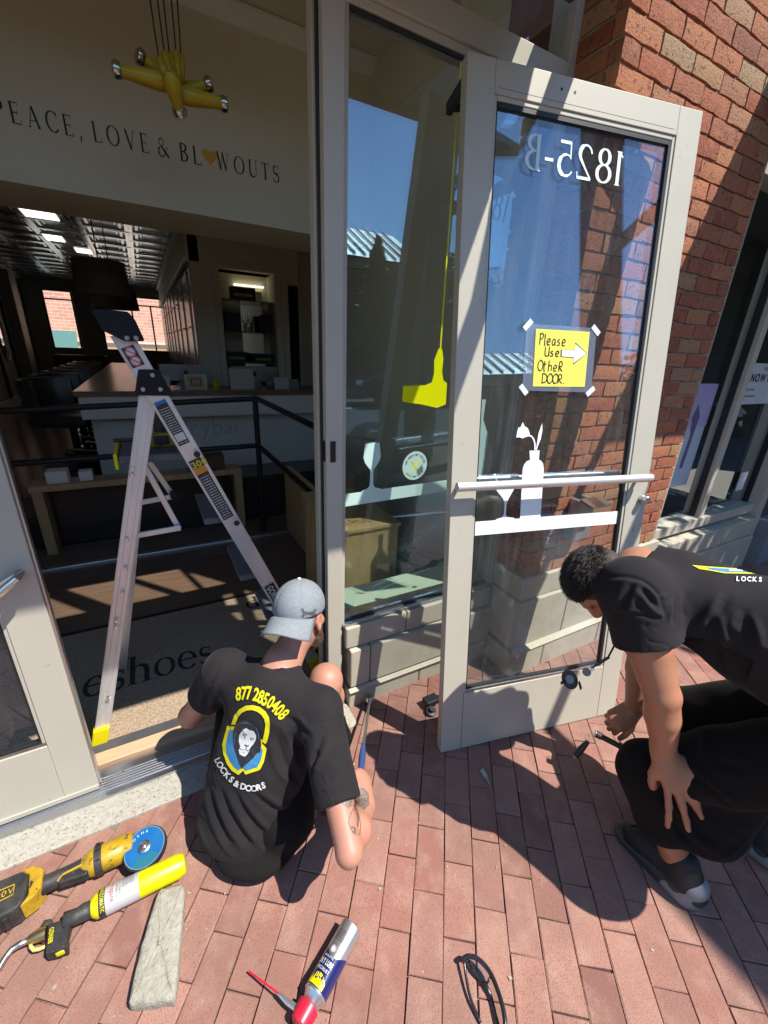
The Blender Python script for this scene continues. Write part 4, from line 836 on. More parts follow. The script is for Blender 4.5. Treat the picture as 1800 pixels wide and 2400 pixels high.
# ------------------------------------------------------------------ counter, chairs, lamps
ct = thing('reception_counter', 'long pale counter with dark wooden top behind the railing', 'counter', (.6, 4.6, .45))
m_cpan = M('counter_panel', (.66, .66, .60), .5)
put('counter_top', MB().box(-.58, 2.2, 4.5, 5.1, 1.205, 1.25).box(-.58, .05, 5.1005, 10.2, 1.205, 1.25), M('walnut_top', (.16, .10, .06), .25, col2=(.10, .06, .035), scale=4, stretch=(8, 1, 1)), ct, bev=.003)
put('front_panel', MB().box(-.50, 2.2, 4.62, 4.7, .45, 1.0), m_cpan, ct); put('fascia', MB().box(-.55, 2.2, 4.52, 4.7, 1.005, 1.2045), m_cpan, ct); put('side_panel', MB().box(-.30, -.22, 4.7, 10.0, .45, 1.2), m_bxk, ct)
mb = MB(); textmesh(mb, 'drybar', .17, (at_y(872/2.074, 990, 4.61).x - .02, 4.6165, .80), (1, 0, 0), (0, 0, 1), (0, -1, 0), glyphs=None, sp=.12, wx=1.0, width=.62); put('relief_lettering', mb, M('tone_letters', (.50, .50, .46), .5), ct, label='tone on tone lettering on the counter front')
def monitor(x, y, label, logo=True):
    t = thing('computer_screen', label, 'computer', (x, y, 1.25))
    put('shell', MB().prism([(-.25, .05), (.25, .05), (.25, .205), (.24, .215), (-.24, .215), (-.25, .205)], (x, y, 1.25), (1, 0, 0), (0, 0, 1), (0, -1, 0), .02), m_alu2, t, bev=.004)
    put('stand', MB().obox((x - .07, y + .02, 1.2505), (.14, 0, 0), (0, .012, 0), (0, 0, .1)).box(x - .09, x + .09, y + .01, y + .17, 1.2502, 1.258), m_alu2, t)
    if logo: put('logo', MB().prism([(a * .7, (b_ - .26) * .7 + .13) for a, b_ in ((-.03, .27), (-.022, .235), (-.01, .225), (0, .229), (.01, .225), (.024, .238), (.03, .255), (.02, .268), (.022, .284), (.027, .292), (.015, .30), (0, .295), (-.014, .30), (-.027, .29))], (x, y - .0004, 1.25), (1, 0, 0), (0, 0, 1), (0, -1, 0), .0005).prism([(.0, .16), (.0015, .169), (.01, .176), (.008, .166)], (x, y - .0004, 1.25), (1, 0, 0), (0, 0, 1), (0, -1, 0), .0005), m_bxk, t)
m_alu2 = M('brushed_shell', (.30, .30, .29), .35, .7)
monitor(1.06, 4.95, 'silver computer seen from behind on the right of the counter'); monitor(.37, 5.05, 'silver computer seen from behind, partly hidden by the ladder bracket')
def card(x, y, w, h, label, col, inner=None):
    t = thing('counter_card', label, 'card', (x, y, 1.25)); put('board', MB().obox((x - w / 2, y, 1.2505), (w, 0, 0), (0, .05, h), (0, .006, -.001)), M('card', col, .6), t)
    for k, (c, s) in enumerate(inner or []): put('inset', MB().obox((x - w / 2 * s, y + .05 * (1 - s) / 2 - .0012 * (k + 1), 1.2505 + h * (1 - s) / 2), (w * s, 0, 0), (0, .05 * s, h * s), (0, .001, 0)), M('inset', c, .6), t)
card(.42, 4.62, .20, .14, 'small framed card with square pattern on the counter', (.5, .5, .45), [((.45, .38, .12), .8), ((.3, .05, .05), .5), ((.5, .3, .2), .35)])
card(.86, 4.62, .24, .20, 'blank cream stand-up card beside the right computer', (.42, .40, .33)); card(1.27, 4.62, .15, .12, 'small white leaflet holder right of the right computer', (.45, .44, .42)); card(1.42, 4.64, .1, .10, 'small dark photo card at the right end of the counter', (.2, .2, .2)); card(.12, 4.62, .14, .13, 'white card with bottle pictures behind the ladder', (.5, .48, .44), [((.2, .2, .2), .5)])
tag(put('yellow_cup', MB().lathe([(.03, 0), (.036, .09)], (.60, 4.66, 1.2502), n=16), M('yellow_cup', (.45, .36, .02), .5)), 'yellow cup standing on the counter', 'cup')
mb = MB()
for k in range(22):
    mb.tube([(.0 + rnd.uniform(-.08, .12), 5.3 + rnd.uniform(-.2, .3), 1.25), (.0 + rnd.uniform(-.1, .14), 5.3 + rnd.uniform(-.2, .3), 1.36 + rnd.uniform(0, .12))], rnd.uniform(.008, .02), 7)
tag(put('bottle_cluster', mb, m_bxk), 'dark cluster of brushes and bottles on the bar counter', 'bottles')
m_chair = M('chair_leather', (.05, .033, .026), .35)
def chair0():
    t = thing('salon_chair', 'dark leather salon chair drawn up to the bar counter', 'chair', (0, 0, .45), 'salon chairs along the bar counter')
    def shell(pts, w, name):
        mb = MB(); n_ = len(pts)
        vs = []
        for (yy, zz, th_) in pts: vs += [(-w, yy, zz), (w, yy, zz), (w, yy + th_[0], zz + th_[1]), (-w, yy + th_[0], zz + th_[1])]
        fs = []
        for i in range(n_ - 1):
            a = i * 4; b = a + 4
            fs += [(a, a + 1, b + 1, b), (a + 1, a + 2, b + 2, b + 1), (a + 2, a + 3, b + 3, b + 2), (a + 3, a, b, b + 3)]
        fs += [(3, 2, 1, 0), tuple(range((n_ - 1) * 4, n_ * 4))]
        mb.add([(x, y, z + .45) for x, y, z in vs], fs); return put(name, mb, m_chair, t, bev=.03, smooth=True)
    # local: chair faces +x
    mb = MB().box(-.26, .26, -.25, .25, .45 + .42, .45 + .54); put('seat', mb, m_chair, t, bev=.05, seg=3, smooth=True)
    pts = arc(-.02, 0, .27, .27, 100, 260, 12); mb = MB(); vs = []
    for (x, y) in pts:
        k = 1.0; o_ = Vector((x, y, 0)).normalized() * .04
        vs += [(x, y, .95), (x + o_.x, y + o_.y, .95), (x * 1.12 + o_.x, y * 1.1 + o_.y, 1.30), (x * 1.12, y * 1.1, 1.30)]
    fs = []
    for i in range(len(pts) - 1):
        a = i * 4; b = a + 4; fs += [(a, b, b + 1, a + 1), (a + 1, b + 1, b + 2, a + 2), (a + 2, b + 2, b + 3, a + 3), (a + 3, b + 3, b, a)]
    fs += [(0, 1, 2, 3), tuple((len(pts) - 1) * 4 + q for q in (3, 2, 1, 0))]
    put('backrest', MB().add(vs, fs), m_chair, t, bev=.008, smooth=True)
    put('pedestal', MB().lathe([(.035, .47), (.035, .87)], (0, 0, 0), n=14), m_dark, t, smooth='auto'); put('base', MB().lathe([(.22, .4505), (.22, .465), (.05, .48)], (0, 0, 0), n=24), m_dark, t, smooth='auto')
    put('footrest', MB().tube([(.0, -.16, .66), (.30, -.16, .64), (.30, .16, .64), (.0, .16, .66)], .012, 8), m_brush, t)
    return t
c0 = chair0(); spots = [(-.72, 5.15 + k * .66) for k in range(7)]
for k, (x, y) in enumerate(spots):
    lab = ['salon chair nearest the railing with its back to the doorway', 'second salon chair in the row along the bar counter'][k] if k < 2 else None
    o = c0 if k == 0 else dup(c0, (x, y, .45)); o.location = (x, y, .45); o.rotation_euler = (0, 0, -.35)
    o['label'] = lab or ['third', 'fourth', 'fifth', 'sixth', 'last'][k - 2] + ' salon chair from the railing in the row along the bar counter'
sofa = thing('upholstered_bench', 'dark brown upholstered bench under the far windows', 'bench', (-1.4, 11.8, .45))
put('back', MB().box(-1.75, -.75, 12.0, 12.15, .46, 1.32), m_chair, sofa, bev=.03); put('seat', MB().box(-1.75, -.75, 11.5, 12.0, .45, .92), m_chair, sofa, bev=.03)
lm = thing('pendant_lamp', 'large dark drum lampshade hanging over the counter', 'lamp', (-.24, 5.0, 2.2))
put('shade', MB().lathe([(.185, 2.05), (.225, 2.05), (.20, 2.33), (.16, 2.33)], (-.24, 5.0, 0), n=40), M('shade_fabric', (.085, .07, .055), .8), lm, smooth='auto'); put('rod', MB().tube([(-.24, 5.0, 2.33), (-.24, 5.0, 2.93)], .006, 6), m_dark, lm)
lm2 = thing('pendant_lamp', 'second drum lampshade farther back, half hidden behind the ladder top', 'lamp', (-.2, 6.6, 2.1))
put('shade', MB().lathe([(.24, 2.04), (.26, 2.04), (.24, 2.26), (.2, 2.26)], (-.22, 6.8, 0), n=40), M('shade_brown', (.06, .045, .035), .8), lm2, smooth='auto'); put('rod', MB().tube([(-.22, 6.8, 2.26), (-.22, 6.8, 2.93)], .006, 6), m_dark, lm2)
dc = thing('dryer_chandelier', 'chandelier of yellow hair dryers hung on cords inside the doorway', 'chandelier', at_y(405, 190, 2.9))
m_dry = M('dryer_yellow', (.62, .42, .02), .38, col2=(.36, .22, .015), scale=9); m_chr = M('dryer_chrome', (.55, .53, .46), .2, 1.)
def P29(px, dy=0): return at_y(px[0], px[1], 2.9 + dy)
for (h0, h1, nz, dy) in (((375, 190), (283, 166), None, 0), ((395, 185), (337, 140), None, .08), ((440, 225), (516, 242), None, -.05), ((430, 215), (482, 200), None, .1), ((405, 200), (418, 252), None, -.12)):
    a, b = P29(h0, dy), P29(h1, dy * .6); ax = (b - a).normalized(); L = (b - a).length
    d_ = put('dryer_barrel', MB().lathe([(.018, -.05), (.036, -.03), (.040, 0), (.034, L * .45), (.027, L * .8), (.027, L)], a, ax, 20), m_dry, dc, smooth='auto')
    put('nozzle_ring', MB().lathe([(.030, L), (.036, L + .012), (.034, L + .03), (.022, L + .036)], a, ax, 20), m_chr, d_, smooth='auto')
for k, px in enumerate(((372, 135), (385, 122), (397, 128), (412, 120), (424, 130))):
    a = P29(px, .02 * (k - 2)); b = P29((px[0] + (405 - px[0]) * .5 + 8, 195), .02 * (k - 2))
    put('dryer_handle', MB().tube([a, a * .5 + b * .5, b], [.016, .021, .024], 12), m_dry, dc, smooth=True)
    top = a + Vector(((k - 2) * .012, 0, 1.2)); top.z = 3.62
    put('cord', MB().tube([a, Vector((a.x * .8 + top.x * .2, a.y, a.z + .1)), top], .0035, 6), m_black, dc)
# railing, bench table
rl = thing('guard_railing', 'black steel pipe railing in front of the counter', 'railing', (0, 3.75, 0))
for z, x in ((1.165, -2.4), (.83, -2.4)): put('rail', MB().tube([(x, 3.75, z - .02), (.79, 3.75, z + (.09 if z > 1 else .02))], .022, 12), m_steel, rl, smooth='auto')
put('post', MB().tube([(.79, 3.75, .013), (.79, 3.75, 1.26)], .024, 12), m_steel, rl, smooth='auto'); put('post', MB().tube([(-1.6, 3.75, .013), (-1.6, 3.75, 1.15)], .024, 12), m_steel, rl, smooth='auto')
A_, B_ = Vector((.79, 3.75, 1.265)), at_y(1555/2.074, 500 + 1050/2.074, 2.6); put('rail', MB().tube([A_, A_ + (B_ - A_) * 1.25], .022, 12), m_steel, rl, smooth='auto')
A_, B_ = Vector((.79, 3.75, .85)), at_y(1560/2.074, 500 + 1400/2.074, 2.6); put('rail', MB().tube([A_, A_ + (B_ - A_) * 1.25], .022, 12), m_steel, rl, smooth='auto')
bt_ = thing('bench_table', 'low oak bench table below the railing', 'table', (0, 4.0, .0125))
put('table_top', MB().box(-.92, .66, 3.93, 4.13, .55, .60), m_oak, bt_, bev=.004)
for x in (-.91, .59): put('leg', MB().box(x, x + .07, 3.94, 4.12, .0128, .5495), m_oak, bt_, bev=.004)
put('back_board', MB().box(-.84, .585, 4.125, 4.14, .0128, .549), m_dpan, bt_)
tag(put('white_box', MB().box(-.80, -.66, 3.96, 4.08, .6005, .70), m_white, bev=.004), 'larger white box standing on the bench table', 'box'); tag(put('white_box', MB().box(-.59, -.50, 3.97, 4.06, .6005, .68), m_white, bev=.004), 'smaller white box standing on the bench table', 'box')
tag(put('cardboard_carton', MB().box(.22, .52, 3.95, 4.1, .6005, .74), M('cardboard', (.12, .06, .04), .8), bev=.003), 'flat brown carton on the bench table behind the ladder', 'carton')
wc = thing('oak_box', 'low oak veneer box standing behind the tall window', 'cabinet', (.9, 2, .0125))
put('carcass', MB().box(.83, 1.17, 1.90, 2.6, .0128, .74), m_oak, wc, bev=.003); put('lid', MB().box(.82, 1.18, 1.89, 2.61, .7405, .76), m_oak, wc, bev=.002)
wc2 = thing('ramp_panel', 'long oak panel along the inner ramp beyond the railing post', 'panel', (1.2, 3.2, .0125)); put('board', MB().box(1.0, 1.03, 2.65, 3.7, .0128, .62), m_oak, wc2); put('cap', MB().box(.97, 1.06, 2.65, 3.7, .6205, .65), m_oak, wc2)
tag(put('grab_rail', MB().tube([(1.2, 2.3, .62), (1.62, 2.05, .70)], .014, 8).tube([(1.22, 2.29, .62), (1.22, 2.29, .0128)], .01, 8), m_brush), 'short metal rail behind the tall window', 'rail')
bench2 = struct(put('inner_sill', MB().box(.66, 1.56, 1.6205, 1.80, .012, .468), M('mint_sill', (.62, .74, .58), .6)))
# ------------------------------------------------------------------ step ladder (sheet rails with channel flanges)
lad = thing('step_ladder', 'open aluminium step ladder with yellow foot standing astride the doorway mat', 'ladder', (.05, 1.9, .026))
m_lal = M('ladder_aluminium', (.76, .77, .78), .42, .65, col2=(.66, .63, .61), scale=3, fac=.7, stretch=(4, 4, 1), bump=.05, bscale=120, bdist=.002)
m_lblk = M('ladder_plastic', (.010, .010, .014), .6, spec=.25); m_lyel = M('ladder_yellow', (.72, .62, .0), .45); m_lgrey = M('tread_grey', (.12, .125, .14), .6, bump=.3, bscale=200, bdist=.003)
FA, AP = Vector((-.395, 1.73, .05)), Vector((-.005, 1.72, 1.50)); FB, TB = Vector((.605, 1.75, .04)), Vector((-.055, 1.70, 1.70))
def rail_(name, a, b, w, y0, d=.024):
    ax = (b - a); side = Vector((ax.z, 0, -ax.x)).normalized(); mb = MB()
    mb.obox(a - side * w / 2, ax, side * w, Vector((0, .003, 0)))
    for s in (-1, 1): mb.obox(a + side * (w / 2 - .003) * s - side * .0015, ax, side * .003, Vector((0, d * (1 if y0 else -1), 0)))
    for s in (-.2, .2): mb.obox(a + side * (w * s) - side * .001 + Vector((0, -.0018, 0)), ax, side * .002, Vector((0, .002, 0)))
    return put(name, mb, m_lal, lad, bev=.0008)
rail_('leg_rail', FA, AP, .055, 1); rail_('step_rail', FB, TB, .066, 1)
DY = Vector((-.0, .47, 0)); 
rail_('leg_rail', FA + DY * .95 + Vector((.06, 0, 0)), AP + DY * .8 + Vector((0, 0, 0)), .05, 0); rail_('step_rail', FB + DY, TB + DY * .75, .06, 0)
put('foot', MB().obox(FA + Vector((-.04, -.014, -.024)), (.062, 0, 0), (0, .05, 0), (.022, 0, .085)), m_lyel, lad, bev=.006, label='yellow plastic foot'); put('foot', MB().obox(FB + Vector((-.03, -.014, -.014)), (.07, 0, 0), (0, .05, 0), (-.03, 0, .08)), m_lyel, lad, bev=.006)
def plate(poly, y, mat, name, d=.012): return put(name, MB().prism([(p.x, p.z) for p in (at_y(*q, y) for q in poly)], (0, y, 0), (1, 0, 0), (0, 0, 1), (0, -1, 0), d), mat, lad, bev=.003)
plate([(324, 866), (372, 866), (404, 925), (398, 928), (322, 927), (316, 920)], 1.696, m_lblk, 'hinge_bracket')
for q in ((357, 879), (335, 912), (376, 912), (297, 792), (319, 792)):
    p = at_y(*q, 1.690 if q[1] > 800 else 1.672); put('rivet', MB().lathe([(.0085, -.004), (.0085, .002), (.006, .005)], p, (0, -1, 0), 14), m_brush, lad, smooth='auto')
tp = [at_y(*q, 1.675) for q in ((340, 800), (293, 800), (240, 775), (212, 728), (222, 722), (300, 730), (318, 752))]
put('tool_tray', MB().prism([(p.x, p.z) for p in tp], (0, 1.675, 0), (1, 0, 0), (0, 0, 1), (0, -1, 0), .36), m_lblk, lad, bev=.012, seg=3)
# platform, lower treads, folding braces
def tread(c, w, d, nm, mat): return put(nm, MB().box(c.x - w, c.x + w, c.y, c.y + d, c.z - .03, c.z), mat, lad, bev=.006)
tread(Vector((.0, 1.79, 1.275)), .135, .30, 'platform', m_lgrey); put('platform_edge', MB().box(-.150, -.137, 1.785, 2.095, 1.225, 1.285), m_lyel, lad, bev=.005)
for z in (.985, .68, .37):
    x = FB.x + (TB.x - FB.x) * (z - FB.z) / (TB.z - FB.z); tread(Vector((x - .05, 1.785, z)), .05, .36, 'tread', m_lgrey)
def brace(a, b, ya, w=.022): 
    A, B = at_y(*a, ya), at_y(*b, ya); ax = B - A; s = Vector((ax.z, 0, -ax.x)).normalized()
    return put('brace', MB().obox(A - s * w / 2, ax, s * w, Vector((0, .012, 0))), m_lal, lad, bev=.002)
brace((333, 1082), (420, 1240), 1.84); brace((350, 1082), (408, 1166), 2.02); brace((322, 1180), (402, 1165), 2.0); brace((315, 1257), (424, 1238), 1.82)
put('pivot_block', MB().obox(at_y(400, 1170, 1.99), (.035, 0, 0), (0, .03, 0), (0, 0, .03)), m_lblk, lad, bev=.004)
# printed labels on the ladder rail
axB = (FB - TB).normalized(); sB = Vector((axB.z, 0, -axB.x)).normalized()
if sB.x < 0: sB = -sB
def onrail(px):
    p = at_y(*px, 1.697); t = (p - TB).dot(axB); return t, (p - TB).dot(sB)
def strip(name, pa, pb, w, mat, off=0., yy=.0035, label=None):
    ta, tb_ = onrail(pa)[0], onrail(pb)[0]; O = TB + axB * ta; y = O.y - yy; mb = MB()
    A = TB + axB * ta + sB * (off - w / 2); B = TB + axB * tb_ + sB * (off - w / 2)
    mb.add([A + Vector((0, -yy, 0)), B + Vector((0, -yy, 0)), B + sB * w + Vector((0, -yy, 0)), A + sB * w + Vector((0, -yy, 0))], [(0, 1, 2, 3)])
    return put(name, mb, mat, lad, label=label), ta, tb_
m_lab = M('label_dark', (.03, .028, .032), .5); m_labw = M('label_white', (.6, .6, .58), .5)
def greek(pa, pb, w, off=0, n=12, col=None):
    ta, tb_ = onrail(pa)[0], onrail(pb)[0]; mb = MB(); r = random.Random(3)
    for i in range(n):
        for j in range(5):
            t = ta + (tb_ - ta) * (i + .25 + .0) / n; x = -w / 2 + w * (j + .1) / 5; ww = w / 5 * r.uniform(.4, .8)
            A = TB + axB * t + sB * (off + x) + Vector((0, -.0042, 0)); mb.add([A, A + axB * (tb_ - ta) / n * .35, A + axB * (tb_ - ta) / n * .35 + sB * ww, A + sB * ww], [(0, 1, 2, 3)])
    put('small_print', mb, col or m_labw, lad)
strip('safety_label', (386, 945), (440, 1040), .040, m_lab, -.004, label='dark printed safety label'); greek((388, 955), (440, 1038), .034, -.004, 16)
strip('blue_band', (383, 937), (386, 945), .040, M('label_blue', (.03, .15, .42), .5), -.004)
strip('barcode', (430, 1012), (440, 1028), .034, m_labw, -.004, .0045)
strip('rating_label', (463, 1076), (487, 1112), .046, m_lab, -.002); strip('orange_band', (480, 1092), (487, 1106), .046, M('label_orange', (.62, .25, .02), .5), -.002, .0045)
strip('warning_label', (487, 1112), (548, 1214), .044, m_lab, -.002); greek((488, 1114), (548, 1212), .036, -.002, 18)
strip('maker_label', (636, 1378), (672, 1440), .046, M('label_black', (.008, .008, .008), .5), 0.)
ta = onrail((638, 1381))[0]; mb = MB(); textmesh(mb, 'GORILLA', .030, TB + axB * ta + sB * (-.016) + Vector((0, -.0045, 0)), axB, sB, (0, -1, 0), bold=.03, wx=.62, width=.135); put('label_lettering', mb, m_labw, lad, label='white lettering on the black label')
ta = onrail((466, 1082))[0]; mb = MB(); textmesh(mb, '300', .026, TB + axB * (ta - .002) + sB * (-.022) + Vector((0, -.0045, 0)) + axB * .024, sB, -axB, (0, -1, 0), bold=.03); put('label_lettering', mb, M('label_yellow', (.6, .5, .03), .5), lad)
w_, ta, tb_ = strip('prohibition_label', (311, 808), (344, 852), .040, M('label_maroon', (.10, .012, .016), .5), -.004)
for k in (.27, .73):
    O = TB + axB * (ta + (tb_ - ta) * k) + sB * (-.004) + Vector((0, -.0045, 0)); mb = MB(); V = arc(0, 0, .0165, .0165, 0, 360, 24)[:-1]; lay(mb, V, [tuple(range(24))], O, sB, axB); put('sign_disc', mb, m_labw, lad)
    mb = MB(); V, F = stroke2d(arc(0, 0, .0145, .0145, 0, 360, 24)[:-1], .003, True); lay(mb, V, F, O + Vector((0, -.0004, 0)), sB, axB); V, F = stroke2d([(-.01, -.01), (.01, .01)], .003); lay(mb, V, F, O + Vector((0, -.0007, 0)), sB, axB); put('sign_ring', mb, M('label_red', (.5, .03, .04), .5), lad)
for q in ((462, 1065), (555, 1226)): put('rail_hole', MB().lathe([(.012, 0), (.012, .001)], at_y(*q, 1.6965), (0, -1, 0), 16), m_black, lad)
for q in ((311, 1100), (310, 1115), (297, 1265), (294, 1332), (287, 1390), (272, 1455), (271, 1468), (255, 1633)):
    p = at_y(*q, 1.7145); put('rivet', MB().lathe([(.0075, 0), (.0075, .003), (.004, .004)], p, (0, -1, 0), 10), m_brush, lad)
# cordless drill on the platform
dl = thing('cordless_drill', 'yellow and black cordless drill standing on the ladder platform', 'drill', (.02, 1.92, 1.275))
m_tyel = M('tool_yellow', (.44, .27, .012), .4, col2=(.20, .12, .015), scale=16, fac=.8, lo=.45, hi=.75, bump=.15, bscale=140, bdist=.003, speck=((.05, .04, .025), 50, .62, .8)); m_tblk = M('tool_black', (.016, .016, .018), .55, col2=(.06, .055, .048), scale=16, fac=.7, bump=.2, bscale=160, bdist=.003, speck=((.16, .14, .12), 120, .68, .5))
put('battery', MB().box(-.045, .075, 1.90, 1.98, 1.2755, 1.335), m_tyel, dl, bev=.01); put('battery_face', MB().box(-.01, .045, 1.897, 1.8995, 1.288, 1.325), m_tblk, dl, bev=.002); put('grip', MB().tube([(.02, 1.94, 1.335), (.012, 1.94, 1.40), (-.0, 1.94, 1.46)], [.024, .021, .024], 14), m_tblk, dl, smooth='auto'); put('motor_housing', MB().lathe([(.026, -.08), (.034, -.05), (.034, .05), (.024, .09), (.016, .1)], (.0, 1.99, 1.485), (.12, 1, 0), 18), m_tyel, dl, smooth='auto'); put('side_rod', MB().tube([(-.045, 1.92, 1.31), (-.15, 1.92, 1.31)], .008, 8), m_tblk, dl)
# ------------------------------------------------------------------ angle grinder
gz = .0
gr = thing('angle_grinder', 'worn yellow angle grinder with blue cutting disc lying on the bricks', 'grinder', (-.4, 1.2, 0))
h0, h1 = Vector((-.60, 1.19, .05)), Vector((-.295, 1.20, .048)); gx = (h1 - h0).normalized(); gy = Vector((-gx.y, gx.x, 0)); gzv = Vector((0, 0, 1))
def gp(a, b, c): return h0 + gx * a + gy * b + gzv * (c)
put('battery', MB().prism([(-.12, -.062), (.035, -.058), (.052, -.04), (.055, .03), (.03, .055), (-.12, .058)], gp(0, 0, .035), gx, gy, gzv, .078), m_tblk, gr, bev=.008, seg=3)
put('battery_ridges', (lambda mb: [mb.obox(gp(-.1 + .02 * k, -.066, -.03), gx * .012, gy * .010, gzv * .05) for k in range(6)] and mb)(MB()), m_tblk, gr, bev=.002)
put('battery_label', MB().prism([(-.09, -.03), (-.01, -.03), (.0, .03), (-.09, .035)], gp(0, 0, .0362), gx, gy, gzv, .001), m_tblk, gr)
mb = MB(); V, F = stroke2d([(-.095, .04), (-.03, .036), (-.03, .02), (.02, .018), (.022, -.012), (-.095, -.02)], .004); lay(mb, V, F, gp(0, 0, .0366), gx, gy); put('label_line', mb, m_tyel, gr)
mb = MB(); V, F = text2d('20V', .018, .02)[:2]; lay(mb, V, F, gp(-.022, -.006, .0368), gx, gy); put('label_lettering', mb, m_tyel, gr)
put('label_star', MB().prism([(-.075 + .009 * (1 if k % 2 else .45) * math.cos(k * .628), .004 + .009 * (1 if k % 2 else .45) * math.sin(k * .628)) for k in range(10)], gp(0, 0, .0368), gx, gy, gzv, .0005), M('label_red2', (.5, .02, .03), .5), gr)
put('collar', MB().prism([(.04, -.055), (.075, -.042), (.09, -.02), (.09, .035), (.06, .058), (.025, .06), (.052, .035), (.058, -.03)], gp(0, 0, .032), gx, gy, gzv, .07), m_tyel, gr, bev=.006, seg=3)
put('handle', MB().tube([gp(.06, 0, 0), gp(.10, 0, 0), (gp(.16, 0, .002)), gp(.20, 0, 0), gp(.225, 0, 0)], [.034, .025, .023, .027, .032], 18), m_tblk, gr, smooth=True)
put('switch', MB().prism([(.13, -.032), (.205, -.045), (.215, -.03), (.21, -.015), (.14, -.014)], gp(0, 0, .022), gx, gy, gzv, .03), m_tblk, gr, bev=.005)
put('switch_trim', MB().tube([gp(.128, -.022, .018), gp(.14, -.012, .024), gp(.20, -.010, .026), gp(.214, -.02, .03), gp(.236, -.03, .03)], .0035, 8), m_tyel, gr)
put('motor_housing', MB().lathe([(.022, 0), (.034, .012), (.042, .03), (.044, .045)], gp(.185, 0, .0), gx, 22, .95, 1.05), m_tyel, gr, smooth='auto')
put('vent_ring', MB().lathe([(.0475, 0), (.0475, .02)], gp(.228, 0, 0), gx, 22, .98, 1.1), m_tblk, gr, smooth='auto')
put('gear_housing', MB().lathe([(.045, 0), (.046, .05), (.042, .06), (.043, .065), (.043, .085), (.036, .09)], gp(.248, 0, 0), gx, 22, .92, 1.1), m_tyel, gr, smooth='auto')
mb = MB()
for k in range(5): mb.obox(gp(.232, -.032 + .0135 * k, .0455 - abs(k - 2) * .004), gx * .012, gy * .006, gzv * .006)
put('vent_slot', mb, m_dark, gr)
DC = at_z(1125/3.318, 1850 + 450/3.318, .078); dnrm = Vector((-.10, -.18, .96)).normalized()
m_disc = M('disc_blue', (.008, .095, .27), .7, col2=(.015, .13, .33), scale=16, fac=.6, spec=.1)
put('spindle_neck', MB().lathe([(.03, -.075), (.036, -.03), (.022, -.012)], DC, dnrm, 18), m_dark, gr, smooth='auto')
ds = put('cutting_disc', MB().lathe([(.006, -.001), (.0615, -.001), (.0615, .0015), (.006, .0015)], DC, dnrm, 48), m_disc, gr, smooth='auto')
put('disc_rim', MB().lathe([(.0590, .0016), (.0590, .0020), (.0618, .0020), (.0618, .0016)], DC, dnrm, 48, cap=False), M('disc_edge', (.13, .18, .22), .8), ds)
du_ = dnrm.orthogonal().normalized(); dv_ = dnrm.cross(du_)
def dsc(a): return du_ * math.cos(a) + dv_ * math.sin(a)
mb = MB(); pts = [(0, 0)] + []
A0_ = math.atan2((gy * -1).dot(dv_), (gy * -1).dot(du_))
sec = [DC + dnrm * .0022 + dsc(A0_ + t) * r for r, tt in ((.058, 1), (.028, -1)) for t in [(-.75 + 1.5 * k / 12) * tt for k in range(13)]]
mb.add(sec, [tuple(range(26))]); put('disc_label', mb, M('disc_teal', (.02, .13, .18), .85, spec=.1), ds)
mb = MB(); ua = dsc(A0_ + math.pi / 2); va = dsc(A0_ + math.pi)
for i, ch in enumerate('OSHA'):
    a = A0_ + math.pi + .65 - .3 * i; V, F, w = text2d(ch, .009, .0); O = DC + dnrm * .0022 + dsc(a) * .043; U = dsc(a - math.pi / 2); lay(mb, V, F, O - U * w / 2, U, dsc(a))
put('disc_lettering', mb, M('disc_print', (.45, .6, .68), .5), ds)
put('flange', MB().lathe([(.019, .0022), (.019, .006), (.013, .008), (.013, .012), (.007, .0125), (.007, .017), (.004, .018)], DC, dnrm, 24), m_brush, ds, smooth='auto')
put('disc_guard', MB().lathe([(.066, -.018), (.066, -.004), (.045, -.004), (.045, -.006), (.064, -.006), (.064, -.018)], DC, dnrm, 40, cap=False), m_dark, gr, smooth='auto')
# ------------------------------------------------------------------ gas torch
tz = .0385
tA, tB = at_z(1445/3.318, 1850 + 570/3.318, tz), at_z(715/3.318, 1850 + 925/3.318, tz); tx = (tB - tA).normalized(); L_ = (tB - tA).length; ty = Vector((0, 0, 1)).cross(tx)
gt = thing('gas_torch', 'bright yellow gas torch cylinder with black trigger head lying on the bricks', 'torch', (tA + tB) / 2 - Vector((0, 0, tz)))
m_by = M('cylinder_yellow', (.66, .60, .0), .36, col2=(.52, .46, .01), scale=25, fac=.5, bump=.04, bscale=150, speck=((.16, .13, .03), 60, .69, .6))
R_ = .0365
put('cylinder', MB().lathe([(.022, 0), (.030, .004), (R_, .022), (R_, L_ - .03), (R_ - .003, L_ - .012), (R_ - .012, L_)], tA, tx, 36), m_by, gt, smooth='auto')
def wrap(a0, a1, x0, x1, r, mat, name, n=24):
    """a label bent round the cylinder: angles from straight up, distances along it"""
    mb = MB(); vs = []
    for k in range(n + 1):
        a = math.radians(a0 + (a1 - a0) * k / n); d = Vector((0, 0, 1)) * math.cos(a) + ty * math.sin(a); vs += [tA + tx * x0 + d * r, tA + tx * x1 + d * r]
    mb.add(vs, [(2 * k, 2 * k + 1, 2 * k + 3, 2 * k + 2) for k in range(n)]); return put(name, mb, mat, gt)
wrap(-180, 180, .135, .232, R_ + .0004, M('label_silver', (.55, .55, .55), .35, .3, col2=(.48, .48, .46), scale=30), 'label')
wrap(-180, 180, .226, .243, R_ + .0006, m_tblk, 'label_band')
